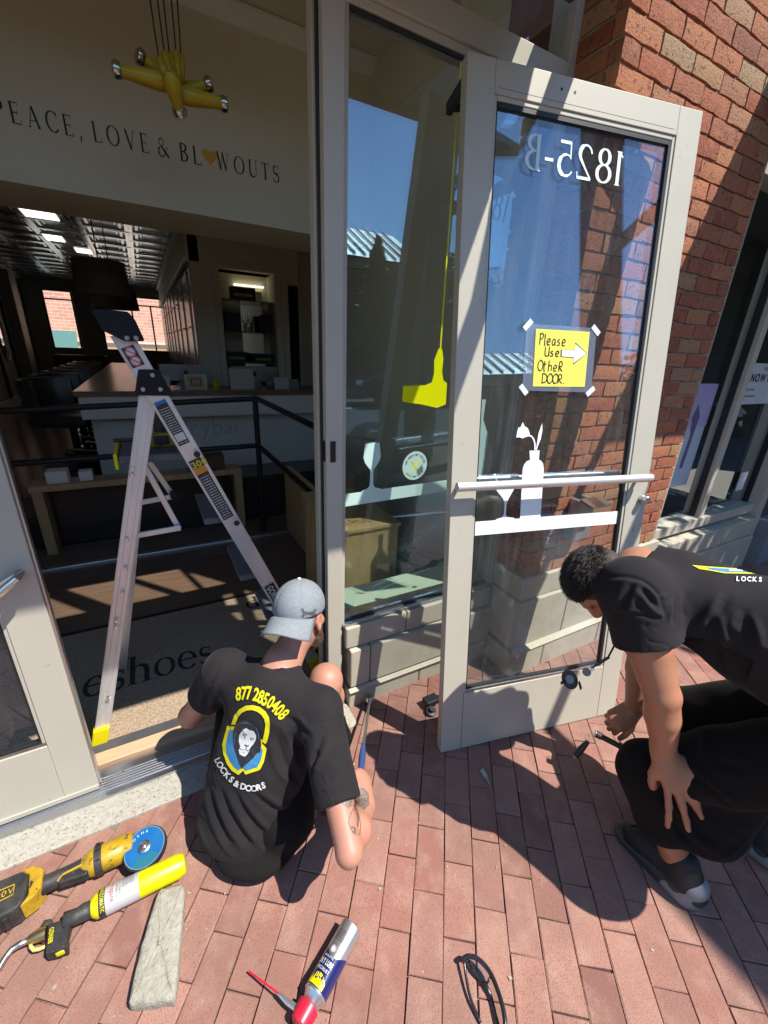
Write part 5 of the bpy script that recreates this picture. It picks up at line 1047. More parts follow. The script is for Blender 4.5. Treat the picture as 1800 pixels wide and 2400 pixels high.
def wraptext(s, ang, x, h, mat, name, along=True, bold=0., wx=.8):
    V, F, w = text2d(s, h, bold, wx=wx); mb = MB(); r = R_ + .0011; out = []
    for a, b in V:
        if along: X = x + a; an = math.radians(ang) + b / r
        else: X = x - b; an = math.radians(ang) + a / r
        d = Vector((0, 0, 1)) * math.cos(an) + ty * math.sin(an); out.append(tA + tx * X + d * r)
    mb.add(out, F); put(name, mb, mat, gt)
m_redp = M('print_red', (.5, .02, .05), .5)
wraptext('BERNZOMATIC', -52, .2385, .0105, m_by, 'band_lettering', False, .01, .75)
wraptext('Propane', -35, .212, .013, m_redp, 'label_lettering', False, .01); wraptext('FLAMMABLE GAS', -30, .196, .005, m_tblk, 'label_lettering', False); wraptext('FUEL CYLINDER', -30, .188, .005, m_tblk, 'label_lettering', False)
for k in range(9): wraptext('DANGER CONTENTS UNDER PRESSURE'[k:k + 18], -42, .180 - .0038 * k, .0026, m_dark, 'small_print', False)
nb = tB
hd = [nb - tx * .002, nb + tx * .02, at_z(600/3.318, 1850 + 985/3.318, .042), at_z(500/3.318, 1850 + 1030/3.318, .042)]
put('valve_neck', MB().tube(hd, [.022, .024, .021, .024], 18), m_tblk, gt, smooth=True)
q = [at_z(x / 3.318, 1850 + y / 3.318, .05) for x, y in ((372, 1050), (520, 1000), (545, 1035), (520, 1130), (522, 1230), (470, 1245), (440, 1262), (352, 1280), (362, 1180))]
put('trigger_body', MB().prism([(p.x, p.y) for p in q], (0, 0, .05), (1, 0, 0), (0, 1, 0), (0, 0, 1), .036), m_tblk, gt, bev=.006, seg=3)
q2 = [at_z(x / 3.318, 1850 + y / 3.318, .046) for x, y in ((300, 1080), (340, 1010), (400, 1000), (420, 1040), (370, 1050), (340, 1085))]
put('trigger_guard', MB().prism([(p.x, p.y) for p in q2], (0, 0, .046), (1, 0, 0), (0, 1, 0), (0, 0, 1), .022), m_tblk, gt, bev=.004)
q3 = [at_z(x / 3.318, 1850 + y / 3.318, .044) for x, y in ((432, 1225), (492, 1212), (500, 1255), (430, 1285), (422, 1262))]
put('lock_button', MB().prism([(p.x, p.y) for p in q3], (0, 0, .044), (1, 0, 0), (0, 1, 0), (0, 0, 1), .016), m_by, gt, bev=.003)
pa = [at_z(x / 3.318, 1850 + y / 3.318, .0505) for x, y in ((398, 1190), (410, 1072))]
mb = MB(); U = (pa[1] - pa[0]).normalized(); W = Vector((0, 0, 1)).cross(U)
textmesh(mb, 'BERNZO', .011, pa[0] + Vector((0, 0, .0006)) - W * .003, U, W, (0, 0, 1), bold=.02, width=(pa[1] - pa[0]).length); put('body_lettering', mb, m_by, gt)
m_brass = M('brass', (.55, .40, .18), .35, 1.)
br_ = [at_z(x / 3.318, 1850 + y / 3.318, .036) for x, y in ((365, 1110), (300, 1135), (222, 1172))]
put('brass_fitting', MB().tube(br_, [.017, .0175, .011], 18), m_brass, gt, smooth='auto')
bu_ = [at_z(x / 3.318, 1850 + y / 3.318, z) for x, y, z in ((225, 1172, .036), (150, 1205, .035), (90, 1245, .034), (40, 1310, .033), (0, 1375, .032), (-60, 1470, .03))]
put('burner_tube', MB().tube(bu_, .0085, 14), m_brush, gt, smooth=True)
tl_ = [at_z(x / 3.318, 1850 + y / 3.318, .03) for x, y in ((235, 1180), (240, 1225), (265, 1250), (310, 1240), (350, 1222))]
put('hook_wire', MB().tube(tl_, .005, 8), M('wire_yellow', (.6, .5, .15), .4), gt, smooth=True)
# ------------------------------------------------------------------ stone wedge
st0 = [at_z(x / 3.318, 1850 + y / 3.318, .042) for x, y in ((1250, 765), (1420, 728), (1432, 760), (1362, 1600), (1330, 1630), (1010, 1668), (1002, 1640), (1100, 1200), (1225, 800))]
bm = bmesh.new(); ctr = sum(st0, Vector()) / len(st0)
ring = []
N_ = 44
def outline(t):
    n = len(st0); k = t * n; i = int(k) % n; return st0[i].lerp(st0[(i + 1) % n], k - int(k))
rs_ = random.Random(4)
V = []; F = []; rows = [(.0, 1.0), (.020, 1.01), (.036, 1.0), (.042, .93), (.0435, .7), (.0435, .4), (.0435, .12)]
for z, s in rows:
    for k in range(N_):
        p = outline(k / N_); q = ctr.lerp(p, s); j = .0018 if s > .6 else .0012
        V.append((q.x + rs_.uniform(-j, j), q.y + rs_.uniform(-j, j), z + rs_.uniform(-.0022, .0022) * (z > .01)))
for r_ in range(len(rows) - 1):
    for k in range(N_): F.append((r_ * N_ + k, r_ * N_ + (k + 1) % N_, (r_ + 1) * N_ + (k + 1) % N_, (r_ + 1) * N_ + k))
F.append(tuple((len(rows) - 1) * N_ + k for k in range(N_)))
tag(put('stone_wedge', MB().add(V, F), M('rough_stone', (.39, .365, .30), .95, col2=(.28, .26, .205), scale=40, fac=.8, bump=1., bscale=70, bdist=.008, speck=((.24, .22, .17), 60, .62, .7)), smooth=True, loc=(ctr.x, ctr.y, 0)), 'long rough pale stone piece lying on the brick pavement', 'stone')
# ------------------------------------------------------------------ spray can
cz = .0335
cA, cB = at_z(500 + 672/2.074, 2050 + 258/2.074, cz), at_z(500 + 487/2.074, 2050 + 598/2.074, cz); cx_ = (cB - cA).normalized(); CL = (cB - cA).length; cy_ = Vector((0, 0, 1)).cross(cx_); CR = .033
sc_ = thing('spray_can', 'dark blue and silver lubricant spray can with red cap and straw lying on its side', 'spray can', (cA + cB) / 2 - Vector((0, 0, cz)))
m_tin2 = M('can_silver', (.66, .66, .66), .3, .85, col2=(.5, .5, .5), scale=30, fac=.5, bump=.05, bscale=80)
put('can_body', MB().lathe([(CR - .004, .002), (CR, 0), (CR + .0008, .003), (CR, .006), (CR, CL - .008), (CR + .001, CL - .004), (CR - .003, CL), (.020, CL + .018), (.016, CL + .022)], cA, cx_, 40), m_tin2, sc_, smooth='auto')
def cwrap(a0, a1, x0, x1, r, mat, name, n=40, edge=None):
    mb = MB(); vs = []
    for k in range(n + 1):
        a = math.radians(a0 + (a1 - a0) * k / n); d = Vector((0, 0, 1)) * math.cos(a) + cy_ * math.sin(a); xx = x0 + (edge(k / n) if edge else 0); vs += [cA + cx_ * xx + d * r, cA + cx_ * x1 + d * r]
    mb.add(vs, [(2 * k, 2 * k + 1, 2 * k + 3, 2 * k + 2) for k in range(n)]); return put(name, mb, mat, sc_, smooth=True)
m_nav = M('can_navy', (.012, .016, .10), .22, coat=.6); m_cy = M('can_yellow', (.82, .72, .0), .3)
cwrap(-180, 180, .082, CL - .010, CR + .0004, m_nav, 'blue_label', edge=lambda t: .012 * math.cos(t * 6.283 * 2))
CF = -14.       # angle of the printed front from straight up
def can_pt(a_, x, r): 
    an = math.radians(CF) + a_ / r; d = Vector((0, 0, 1)) * math.cos(an) + cy_ * math.sin(an); return cA + cx_ * x + d * r
def can_poly(P, layer, mat, name):
    r = CR + .0005 + layer * .0007; mb = MB(); mb.add([can_pt(a, x, r) for a, x in P[0]], P[1]); return put(name, mb, mat, sc_)
sh = [(.0, .134), (.016, .136), (.026, .146), (.027, .160), (.026, CL - .012), (-.026, CL - .012), (-.027, .16), (-.026, .146), (-.016, .136)]
def fan(poly, n=8):
    """triangle strips fine enough to follow the can"""
    xs = sorted(set([p[0] for p in poly] + [-.027 + .054 * k / n for k in range(n + 1)])); V = []; F = []
    return None
g2 = MB(); NV = []; NF = []
for k in range(13):
    a = -.027 + .054 * k / 12; top = .136 + .012 * (abs(a) / .027) ** 2.2; NV += [(a, top), (a, CL - .012)]
NF = [(2 * k, 2 * k + 1, 2 * k + 3, 2 * k + 2) for k in range(12)]
can_poly((NV, NF), 1, m_cy, 'yellow_shield')
def can_text(s, x, h, mat, layer=2, bold=.02, wx=.8, width=None):
    V, F, w = text2d(s, h, bold, wx=wx); kx = (width / w) if width else 1; w = width or w
    # the can lies cap-first towards the viewer, so its print stands on its head
    can_poly(([((a * kx - w / 2), x - b) for a, b in V], F), layer, mat, 'label_lettering')
can_text('WD-40', CL - .024, .019, m_nav, 2, .035, .75, .047); can_text('SPECIALIST', .130, .0075, m_labw, 2, .015, .8, .044); can_text('DRY LUBE', .117, .013, m_labw, 2, .03, .7, .046); can_text('WITH PTFE', .100, .0055, m_labw, 2, .01, .8)
ri = [(.0 + .0085 * math.cos(k * .314), .078 + .0085 * math.sin(k * .314)) for k in range(20)]; can_poly((ri, [tuple(range(20))]), 2.5, m_labw, 'seal'); V, F = stroke2d([(.0065 * math.cos(k * .314), .078 + .0065 * math.sin(k * .314)) for k in range(20)], .001, True); can_poly((V, F), 3, m_dark, 'seal_ring')
for k in range(5): can_text('LUBRICATES PROTECTS'[k:k + 15], .055 - .006 * k, .003, m_dark, 1, 0)
capO = cB + cx_ * .016; m_cap = M('cap_red', (.62, .015, .045), .35)
put('cap', MB().lathe([(.026, 0), (.030, .002), (.030, .012), (.027, .040), (.022, .044)], capO, cx_, 30), m_cap, sc_, smooth='auto')
s0 = at_z(500 + 360/2.074, 2050 + 618/2.074, .030); s1 = at_z(500 + 318/2.074, 2050 + 578/2.074, .031); s2 = at_z(500 + 172/2.074, 2050 + 470/2.074, .012)
put('nozzle', MB().tube([capO + cx_ * .02 + Vector((0, 0, .0)), s0, s1], [.009, .007, .0042], 12), m_tin2, sc_, smooth='auto'); put('straw', MB().tube([s1, (s1 + s2) / 2 + Vector((0, 0, .001)), s2], .0026, 8), m_cap, sc_, smooth='auto')
# ------------------------------------------------------------------ safety glasses
sgx = thing('safety_glasses', 'pair of black framed safety glasses lying upturned on the bricks', 'glasses', (.58, .37, 0))
def g3(x, y, z): return at_z(500 + x/2.074, 2050 + y/2.074, z)
m_gf = M('spectacle_plastic', (.012, .012, .013), .25, coat=.5)
def c3(p): return [Vector(q) for q in smooth_pts3(p)]
def smooth_pts3(p, n=5):
    out = []
    for i in range(len(p) - 1):
        a, b, c, d = [Vector(p[max(0, min(len(p) - 1, k))]) for k in (i - 1, i, i + 1, i + 2)]
        for s in range(n):
            t = s / n; out.append(.5 * ((2 * b) + (c - a) * t + (2 * a - 5 * b + 4 * c - d) * t * t + (3 * b - a - 3 * c + d) * t ** 3))
    return out + [Vector(p[-1])]
rimT = smooth_pts3([g3(1212, 412, .03), g3(1240, 396, .034), g3(1290, 412, .036), g3(1345, 475, .036), g3(1385, 570, .036), g3(1410, 660, .034), g3(1418, 740, .03), g3(1405, 820, .02)])
rimB = smooth_pts3([g3(1240, 420, .012), g3(1262, 470, .01), g3(1310, 520, .010), g3(1330, 545, .016), g3(1352, 600, .010), g3(1372, 680, .010), g3(1390, 750, .012), g3(1405, 820, .02)])
put('brow_bar', MB().tube(rimT, .0062, 10), m_gf, sgx, smooth=True); put('lower_rim', MB().tube(rimB, .0042, 8), m_gf, sgx, smooth=True)
put('temple', MB().tube(smooth_pts3([g3(1220, 412, .028), g3(1226, 480, .02), g3(1250, 600, .012), g3(1300, 720, .006)]), [.0065] + [.0042] * 15, 8), m_gf, sgx, smooth=True)
put('temple', MB().tube(smooth_pts3([g3(1405, 820, .02), g3(1360, 850, .012), g3(1300, 800, .006)]), .003, 8), m_gf, sgx, smooth=True)
put('bridge', MB().tube([g3(1352, 486, .034), g3(1330, 530, .028), g3(1312, 528, .014)], .003, 8), m_gf, sgx, smooth=True)
mb = MB(); n_ = min(len(rimT), len(rimB)); mb.add([p for k in range(n_) for p in (rimT[k], rimB[k])], [(2 * k, 2 * k + 1, 2 * k + 3, 2 * k + 2) for k in range(n_ - 1)]); put('lens', mb, glass_mat('smoke_lens', (.75, .75, .75), 1.5), sgx, smooth=True)
# ------------------------------------------------------------------ ratchet, hinge, small bits
rt = thing('ratchet', 'chrome ratchet with blue handle held towards the door pivot by the capped man', 'ratchet', (.65, 1.25, .08))
rh, r1_, r2_ = Vector((.755, 1.405, .062)), Vector((.56, 1.085, .165)), Vector((.485, .955, .205))
put('shaft', MB().tube([rh, rh.lerp(r1_, .12) , r1_.lerp(r2_, .0)], [.0075, .0065, .0075], 12), m_chr2 if 'm_chr2' in globals() else m_brush, rt, smooth='auto')
put('handle', MB().tube([r1_ - (r2_ - r1_) * .28, r1_, r1_.lerp(r2_, .25), r1_.lerp(r2_, .6), r2_], [.008, .012, .0135, .0125, .013], 16), M('handle_blue', (.03, .07, .20), .3, coat=.4), rt, smooth='auto')
put('head', MB().lathe([(.016, -.013), (.02, -.008), (.02, .008), (.015, .012)], rh, (0, .15, 1), 20), m_brush, rt, smooth='auto'); put('socket', MB().lathe([(.011, 0), (.0115, .028)], rh + Vector((.0, .0, -.013)), (-.5, .1, -.6), 16), m_dark, rt, smooth='auto')
hw = thing('pivot_arm', 'black floor pivot fitting projecting from the bottom of the leaning door', 'hinge', (1.0, 1.25, 0))
p_ = at_z(1010, 1645, .03)
put('bracket', MB().obox(p_ + Vector((-.035, -.02, -.008)), (.075, 0, 0), (0, .05, 0), (0, 0, .028)), m_dark, hw, bev=.004); put('bearing', MB().lathe([(.026, 0), (.026, .01), (.014, .012), (.014, .03)], at_z(1010, 1668, .012), (0, -.3, 1), 20), m_dark, hw, smooth='auto')
put('arm', MB().obox(p_ + Vector((.03, 0, -.004)), (.10, -.06, 0), (.01, .025, 0), (0, 0, .012)), m_dark, hw, bev=.002)
pg = thing('wall_anchor', 'small grey plastic anchor lying in the shadow on the bricks', 'anchor', (1.03, .85, 0)); a_, b_ = at_z(1130, 1805, .009), at_z(1148, 1838, .008)
put('sleeve', MB().tube([a_, a_.lerp(b_, .55)], [.0105, .0085], 10), M('grey_plastic', (.36, .36, .36), .5), pg, smooth='auto'); put('tip', MB().tube([a_.lerp(b_, .55), b_], [.006, .004], 8), M('grey_plastic_dark', (.25, .25, .25), .5), pg, smooth='auto')
tpx = [at_z(x, y, .002) for x, y in ((775, 1632), (805, 1645), (832, 1690), (808, 1702), (785, 1668))]
tag(put('mortar_patch', MB().prism([(p.x, p.y) for p in tpx], (0, 0, .004), (1, 0, 0), (0, 1, 0), (0, 0, 1), .006), m_granite), 'chipped pale concrete patch beside the bent knee', 'patch')
# ------------------------------------------------------------------ bodies: signed distance fields meshed with surface nets
class SDF:
    def __init__(s, lo, hi, h):
        s.lo = np.array(lo, np.float32); s.h = h; s.n = np.ceil((np.array(hi) - s.lo) / h).astype(int) + 1
        s.D = np.full(tuple(s.n), .2, np.float32); s.ax = [(s.lo[i] + h * np.arange(s.n[i])).astype(np.float32) for i in range(3)]
    def sub(s, mn, mx):
        a = np.clip(np.floor((np.array(mn) - s.lo) / s.h).astype(int), 0, s.n); b = np.clip(np.ceil((np.array(mx) - s.lo) / s.h).astype(int) + 1, 0, s.n)
        sl = tuple(slice(int(a[i]), int(b[i])) for i in range(3))
        if any(sl[i].stop - sl[i].start < 1 for i in range(3)): return None, None
        return sl, np.meshgrid(*[s.ax[i][sl[i]] for i in range(3)], indexing='ij', sparse=True)
    def put(s, sl, d, k, op):
        D = s.D[sl]
        if op == 'u':
            if k > 0: h = np.maximum(k - np.abs(D - d), 0) / k; s.D[sl] = np.minimum(D, d) - h * h * k * .25
            else: s.D[sl] = np.minimum(D, d)
        elif op == 's':
            h = np.maximum(k - np.abs(D + d), 0) / max(k, 1e-6); s.D[sl] = np.maximum(D, -d) + h * h * k * .25
    def cone(s, a, b, ra, rb, k=.02, flat=None, op='u'):
        """tapered capsule; flat=(axis, ratio) squeezes the section along an axis"""
        a = np.array(a, np.float32); b = np.array(b, np.float32); m = max(ra, rb) * (1.0 if not flat else max(1, 1 / flat[1])) + k + s.h * 2
        sl, g = s.sub(np.minimum(a, b) - m, np.maximum(a, b) + m)
        if sl is None: return s
        ab = b - a; L = float(ab @ ab) + 1e-9
        px, py, pz = g[0] - a[0], g[1] - a[1], g[2] - a[2]
        t = np.clip((px * ab[0] + py * ab[1] + pz * ab[2]) / L, 0, 1)
        qx, qy, qz = px - t * ab[0], py - t * ab[1], pz - t * ab[2]
        if flat:
            w = np.array(flat[0], np.float32); w /= np.linalg.norm(w); c = (qx * w[0] + qy * w[1] + qz * w[2]) * (flat[1] - 1)
            qx, qy, qz = qx + c * w[0], qy + c * w[1], qz + c * w[2]
        s.put(sl, np.sqrt(qx * qx + qy * qy + qz * qz) - (ra + (rb - ra) * t), k, op); return s
    def ell(s, c, R, r, k=.02, op='u'):
        """ellipsoid: centre, 3 axis vectors (rows), 3 radii"""
        c = np.array(c, np.float32); R = np.array(R, np.float32); m = max(r) + k + s.h * 2
        sl, g = s.sub(c - m, c + m)
        if sl is None: return s
        px, py, pz = g[0] - c[0], g[1] - c[1], g[2] - c[2]
        u = [(px * R[i][0] + py * R[i][1] + pz * R[i][2]) / r[i] for i in range(3)]
        k0 = np.sqrt(u[0] ** 2 + u[1] ** 2 + u[2] ** 2) + 1e-6; k1 = np.sqrt((u[0] / r[0]) ** 2 + (u[1] / r[1]) ** 2 + (u[2] / r[2]) ** 2) + 1e-6
        s.put(sl, k0 * (k0 - 1) / k1, k, op); return s
    def plane(s, p, nrm, k=.004):
        """cut away everything on the side the normal points to"""
        nrm = np.array(nrm, np.float32); nrm /= np.linalg.norm(nrm); g = np.meshgrid(*s.ax, indexing='ij', sparse=True)
        d = (g[0] - p[0]) * nrm[0] + (g[1] - p[1]) * nrm[1] + (g[2] - p[2]) * nrm[2]
        s.D = np.maximum(s.D, d); return s
    def fold(s, a, b, w, amp):
        """a soft ridge (amp > 0) or valley (amp < 0) in the cloth along a segment"""
        a = np.array(a, np.float32); b = np.array(b, np.float32); m = 2.6 * w
        sl, g = s.sub(np.minimum(a, b) - m, np.maximum(a, b) + m)
        if sl is None: return s
        ab = b - a; L = float(ab @ ab) + 1e-9; px, py, pz = g[0] - a[0], g[1] - a[1], g[2] - a[2]
        tr = (px * ab[0] + py * ab[1] + pz * ab[2]) / L; t = np.clip(tr, 0, 1)
        d2 = (px - t * ab[0]) ** 2 + (py - t * ab[1]) ** 2 + (pz - t * ab[2]) ** 2
        s.D[sl] -= amp * np.exp(-d2 / (w * w)) * np.clip(np.sin(np.pi * (.12 + .76 * t)), 0, 1); return s
    def ripple(s, amp, freqs, seed=1):
        r = np.random.RandomState(seed); g = np.meshgrid(*s.ax, indexing='ij', sparse=True); band = np.abs(s.D) < .05
        acc = 0
        for f in freqs:
            kv = r.normal(size=3); kv = kv / np.linalg.norm(kv) * f; acc = acc + np.sin(g[0] * kv[0] + g[1] * kv[1] + g[2] * kv[2] + r.uniform(0, 6) + 1.5 * np.sin(g[2] * f * .4 + g[0] * f * .3)).astype(np.float32)
        s.D -= amp * acc / len(freqs); return s
    def mesh(s):
        D = s.D; I = D < 0
        c = np.zeros(tuple(np.array(D.shape) - 1), np.int8)
        for i in (0, 1):
            for j in (0, 1):
                for k in (0, 1): c += I[i:D.shape[0] - 1 + i, j:D.shape[1] - 1 + j, k:D.shape[2] - 1 + k]
        act = (c > 0) & (c < 8); cells = np.argwhere(act); idx = np.full(c.shape, -1, np.int64); idx[act] = np.arange(len(cells))
        acc = np.zeros((len(cells), 3)); cnt = np.zeros(len(cells)); CR_ = [(0, 0, 0), (0, 0, 1), (0, 1, 0), (0, 1, 1), (1, 0, 0), (1, 0, 1), (1, 1, 0), (1, 1, 1)]
        val = {q: D[cells[:, 0] + q[0], cells[:, 1] + q[1], cells[:, 2] + q[2]] for q in CR_}
        for q in CR_:
            for a in range(3):
                if q[a]: continue
                p = list(q); p[a] = 1; p = tuple(p); v0, v1 = val[q], val[p]; m = (v0 < 0) != (v1 < 0)
                t = np.where(m, v0 / np.where(m, v0 - v1, 1), 0); e = np.tile(np.array(q, float), (len(cells), 1)); e[:, a] += t; acc += e * m[:, None]; cnt += m
        V = (cells + acc / np.maximum(cnt, 1)[:, None]) * s.h + s.lo
        F = []
        for a in range(3):
            b_, c_ = (a + 1) % 3, (a + 2) % 3
            sl0 = [slice(None)] * 3; sl1 = [slice(None)] * 3; sl0[a] = slice(0, -1); sl1[a] = slice(1, None)
            A, B = I[tuple(sl0)], I[tuple(sl1)]; e = np.argwhere(A != B); e = e[(e[:, b_] > 0) & (e[:, c_] > 0) & (e[:, b_] < D.shape[b_] - 1) & (e[:, c_] < D.shape[c_] - 1)]
            def cell(db, dc):
                q = e.copy(); q[:, b_] += db; q[:, c_] += dc; return idx[q[:, 0], q[:, 1], q[:, 2]]
            Q = np.stack([cell(-1, -1), cell(0, -1), cell(0, 0), cell(-1, 0)], 1); fl = A[e[:, 0], e[:, 1], e[:, 2]]
            Q[~fl] = Q[~fl][:, ::-1]; F.append(Q)
        F = np.concatenate(F); F = F[(F >= 0).all(1)]
        return V, F
def npmesh(name, V, F, mat, parent, label=None, relax=1):
    base = origin_of(parent) if parent else Vector((0, 0, 0))
    for _ in range(relax):                        # gentle smoothing of the net
        acc = np.zeros_like(V); cnt = np.zeros(len(V))
        for i in range(4):
            a, b = F[:, i], F[:, (i + 1) % 4]; np.add.at(acc, a, V[b]); np.add.at(cnt, a, 1); np.add.at(acc, b, V[a]); np.add.at(cnt, b, 1)
        V = V * .5 + .5 * acc / np.maximum(cnt, 1)[:, None]
    me = bpy.data.meshes.new(name); W = V - np.array(base); n = len(V); m = len(F)
    me.vertices.add(n); me.vertices.foreach_set('co', W.astype(np.float32).ravel()); me.loops.add(m * 4); me.loops.foreach_set('vertex_index', F.astype(np.int32).ravel())
    me.polygons.add(m); me.polygons.foreach_set('loop_start', np.arange(0, m * 4, 4, dtype=np.int32)); me.polygons.foreach_set('use_smooth', np.ones(m, bool)); me.update(calc_edges=True); me.validate()
    o = bpy.data.objects.new(name, me); COL.objects.link(o); o.parent = parent; me.materials.append(mat)
    if label: o['label'] = label
    return o, V
def wrinkle(o, V, F, lines):
    """press art-directed folds into cloth: each line is (picture points, width, height), found on the cloth along the sight line"""
    base = np.array(origin_of(o.parent)); t = bvh(V, F); n = np.zeros_like(V); a, b, c, d = [V[F[:, i]] for i in range(4)]; fn = np.cross(c - a, d - b)
    for i in range(4): np.add.at(n, F[:, i], fn)
    n /= np.maximum(np.linalg.norm(n, axis=1), 1e-12)[:, None]; disp = np.zeros(len(V)); E = Vector((0, 0, CAM_H))
    for pts, w, amp in lines:
        P = []
        for x, y in smooth_pts(pts, 3):
            h = t.ray_cast(E, Vector(ray(x, y)).normalized())
            if h[0] is not None: P.append(np.array(h[0]))
        if len(P) < 2: continue
        best = np.full(len(V), 9.); tt = np.zeros(len(V)); N_ = len(P) - 1
        for i in range(N_):
            ab = P[i + 1] - P[i]
            if np.linalg.norm(ab) > .12: continue
            u = np.clip(((V - P[i]) @ ab) / (ab @ ab + 1e-9), 0, 1); dd = ((V - P[i] - u[:, None] * ab) ** 2).sum(1); m = dd < best; best[m] = dd[m]; tt[m] = (i + u[m]) / N_
        disp += amp * np.exp(-best / (w * w)) * np.clip(np.sin(np.pi * (.08 + .84 * tt)), 0, 1) ** .7
    V = V + n * disp[:, None]; o.data.vertices.foreach_set('co', (V - base).astype(np.float32).ravel()); o.data.update(); return V
def bvh(V, F): return BVHTree.FromPolygons([tuple(v) for v in V.tolist()], [tuple(f) for f in F.tolist()])
def frame3(f, up):
    f = np.array(f, float); f /= np.linalg.norm(f); up = np.array(up, float); r = np.cross(f, up); r /= np.linalg.norm(r); u = np.cross(r, f); return np.array([r, f, u])   # right, forward, up
def head(s, c, Fm, sc=1.):
    """skull, face, ears: c = centre of the head, Fm = right / forward / up rows"""
    r, f, u = Fm; P = lambda a, b, d: np.array(c) + (r * a + f * b + u * d) * sc
    s.ell(P(0, -.018, .03), Fm, np.array([.076, .098, .092]) * sc, .01); s.ell(P(0, .03, -.035), Fm, np.array([.060, .066, .078]) * sc, .03); s.ell(P(0, .052, -.092), Fm, np.array([.036, .036, .028]) * sc, .035)
    for q in (-1, 1):
        s.ell(P(.033 * q, .080, .012), Fm, np.array([.017, .012, .011]) * sc, .012, 's'); s.ell(P(.033 * q, .072, .012), Fm, np.array([.0125, .0125, .0125]) * sc, .003)
        s.cone(P(.012 * q, .090, .030), P(.052 * q, .078, .030), .008 * sc, .006 * sc, .014); s.ell(P(.045 * q, .058, -.022), Fm, np.array([.022, .02, .018]) * sc, .02)
        e = P(.076 * q, -.012, -.008); s.ell(e, Fm, np.array([.009, .018, .032]) * sc, .008); s.ell(e + r * .007 * q * sc, Fm, np.array([.010, .009, .019]) * sc, .004, 's'); s.ell(P(.074 * q, -.006, -.038), Fm, np.array([.006, .009, .010]) * sc, .006)
    s.cone(P(0, .090, .018), P(0, .112, -.025), .008 * sc, .013 * sc, .012); s.ell(P(0, .104, -.032), Fm, np.array([.017, .012, .009]) * sc, .008)
    s.cone(P(-.02, .086, -.062), P(.02, .086, -.062), .0065 * sc, .0065 * sc, .008); s.cone(P(-.022, .093, -.0565), P(.022, .093, -.0565), .0025 * sc, .0025 * sc, .003, op='s')
def hand_sdf(s, wrist, dirv, nrm, thumb_side, curls, thumb, spread=.28, sc=1., k=.006, wr=.027, fl=1.):
    """palm plus four jointed fingers and a thumb. dirv: wrist to knuckles, nrm: back of the hand, thumb_side: +1/-1 along cross(dirv, nrm)"""
    d = np.array(dirv, float); d /= np.linalg.norm(d); n_ = np.array(nrm, float); n_ -= d * (n_ @ d); n_ /= np.linalg.norm(n_); l_ = np.cross(d, n_) * thumb_side
    W = np.array(wrist, float); tips = []
    K0 = W + d * .088 * sc
    for i, off in enumerate((.030, .010, -.010, -.029)):           # index .. little
        kn = K0 + l_ * off * sc + d * (-.004, .004, .0, -.010)[i] * sc; s.cone(W + l_ * off * .55 * sc, kn, .0165 * sc, .0135 * sc, .018)
        L_ = (.046, .050, .047, .038)[i] * sc * fl; rr = (.0098, .0102, .0098, .0086)[i] * sc; a0 = spread * (.5 - i / 3.) * 1.1
        dd = d * math.cos(a0) + l_ * math.sin(a0); ang = 0; p = kn
        for j, (f_, c_) in enumerate(((1., curls[i][0]), (.62, curls[i][1]), (.5, curls[i][2]))):
            ang += c_; v = dd * math.cos(ang) - n_ * math.sin(ang); q = p + v * L_ * f_; s.cone(p, q, rr * (1 - .07 * j), rr * (.93 - .08 * j), k); p = q
        tips.append(p)
    b = W + d * .022 * sc + l_ * .022 * sc; t1 = b + (l_ * thumb[0][0] + d * thumb[0][1] - n_ * thumb[0][2]) * .045 * sc; t2 = t1 + (l_ * thumb[1][0] + d * thumb[1][1] - n_ * thumb[1][2]) * .034 * sc; t3 = t2 + (l_ * thumb[2][0] + d * thumb[2][1] - n_ * thumb[2][2]) * .026 * sc
    s.cone(b, t1, .019 * sc, .0135 * sc, .014); s.cone(t1, t2, .0125 * sc, .0112 * sc, k); s.cone(t2, t3, .011 * sc, .0095 * sc, k)
    s.cone(W - d * .02, W + d * .05 * sc, wr * sc, .026 * sc, .02, flat=(n_, 1.45)); s.cone(W + d * .03 * sc, W + d * .075 * sc, .033 * sc, .033 * sc, .015, flat=(n_, 2.2)); return tips
m_skin = M('skin_fair', (.46, .225, .155), .5, col2=(.40, .175, .118), scale=11, fac=.9, bump=.3, bscale=420, bdist=.0015, sss=.1, speck=((.33, .12, .08), 130, .66, .55), stain=(14., .45, .45, .7, (.50, .20, .14)))
m_skin2 = M('skin_tan', (.40, .185, .105), .45, col2=(.34, .15, .08), scale=10, fac=.9, bump=.3, bscale=420, bdist=.0015, sss=.1, speck=((.22, .085, .05), 140, .66, .5), stain=(15., .4, .45, .7, (.42, .16, .09)))
m_shirt = M('black_cotton', (.0165, .0145, .0155), .9, col2=(.022, .0195, .0205), scale=9, fac=.9, bump=.45, bscale=500, bdist=.0015, sheen=.05, spec=.2, speck=((.09, .085, .08), 330, .735, .8))
m_short = M('black_shorts', (.0095, .0080, .0078), .9, bump=.25, bscale=300, bdist=.0015, sheen=.02, spec=.15)
m_hair = M('dark_hair', (.018, .013, .010), .5, col2=(.035, .024, .017), scale=90, bump=.6, bscale=220, bdist=.004)
m_beard = M('brown_beard', (.10, .06, .035), .7, col2=(.05, .03, .02), scale=160, bump=1., bscale=260, bdist=.006)
m_cap = M('grey_cap_cloth', (.235, .26, .285), .85, col2=(.165, .185, .205), scale=160, fac=.8, bump=.6, bscale=420, bdist=.002, stain=(18., .25, .5, .75, (.16, .175, .19)))
A = lambda *p: np.array(p, float)
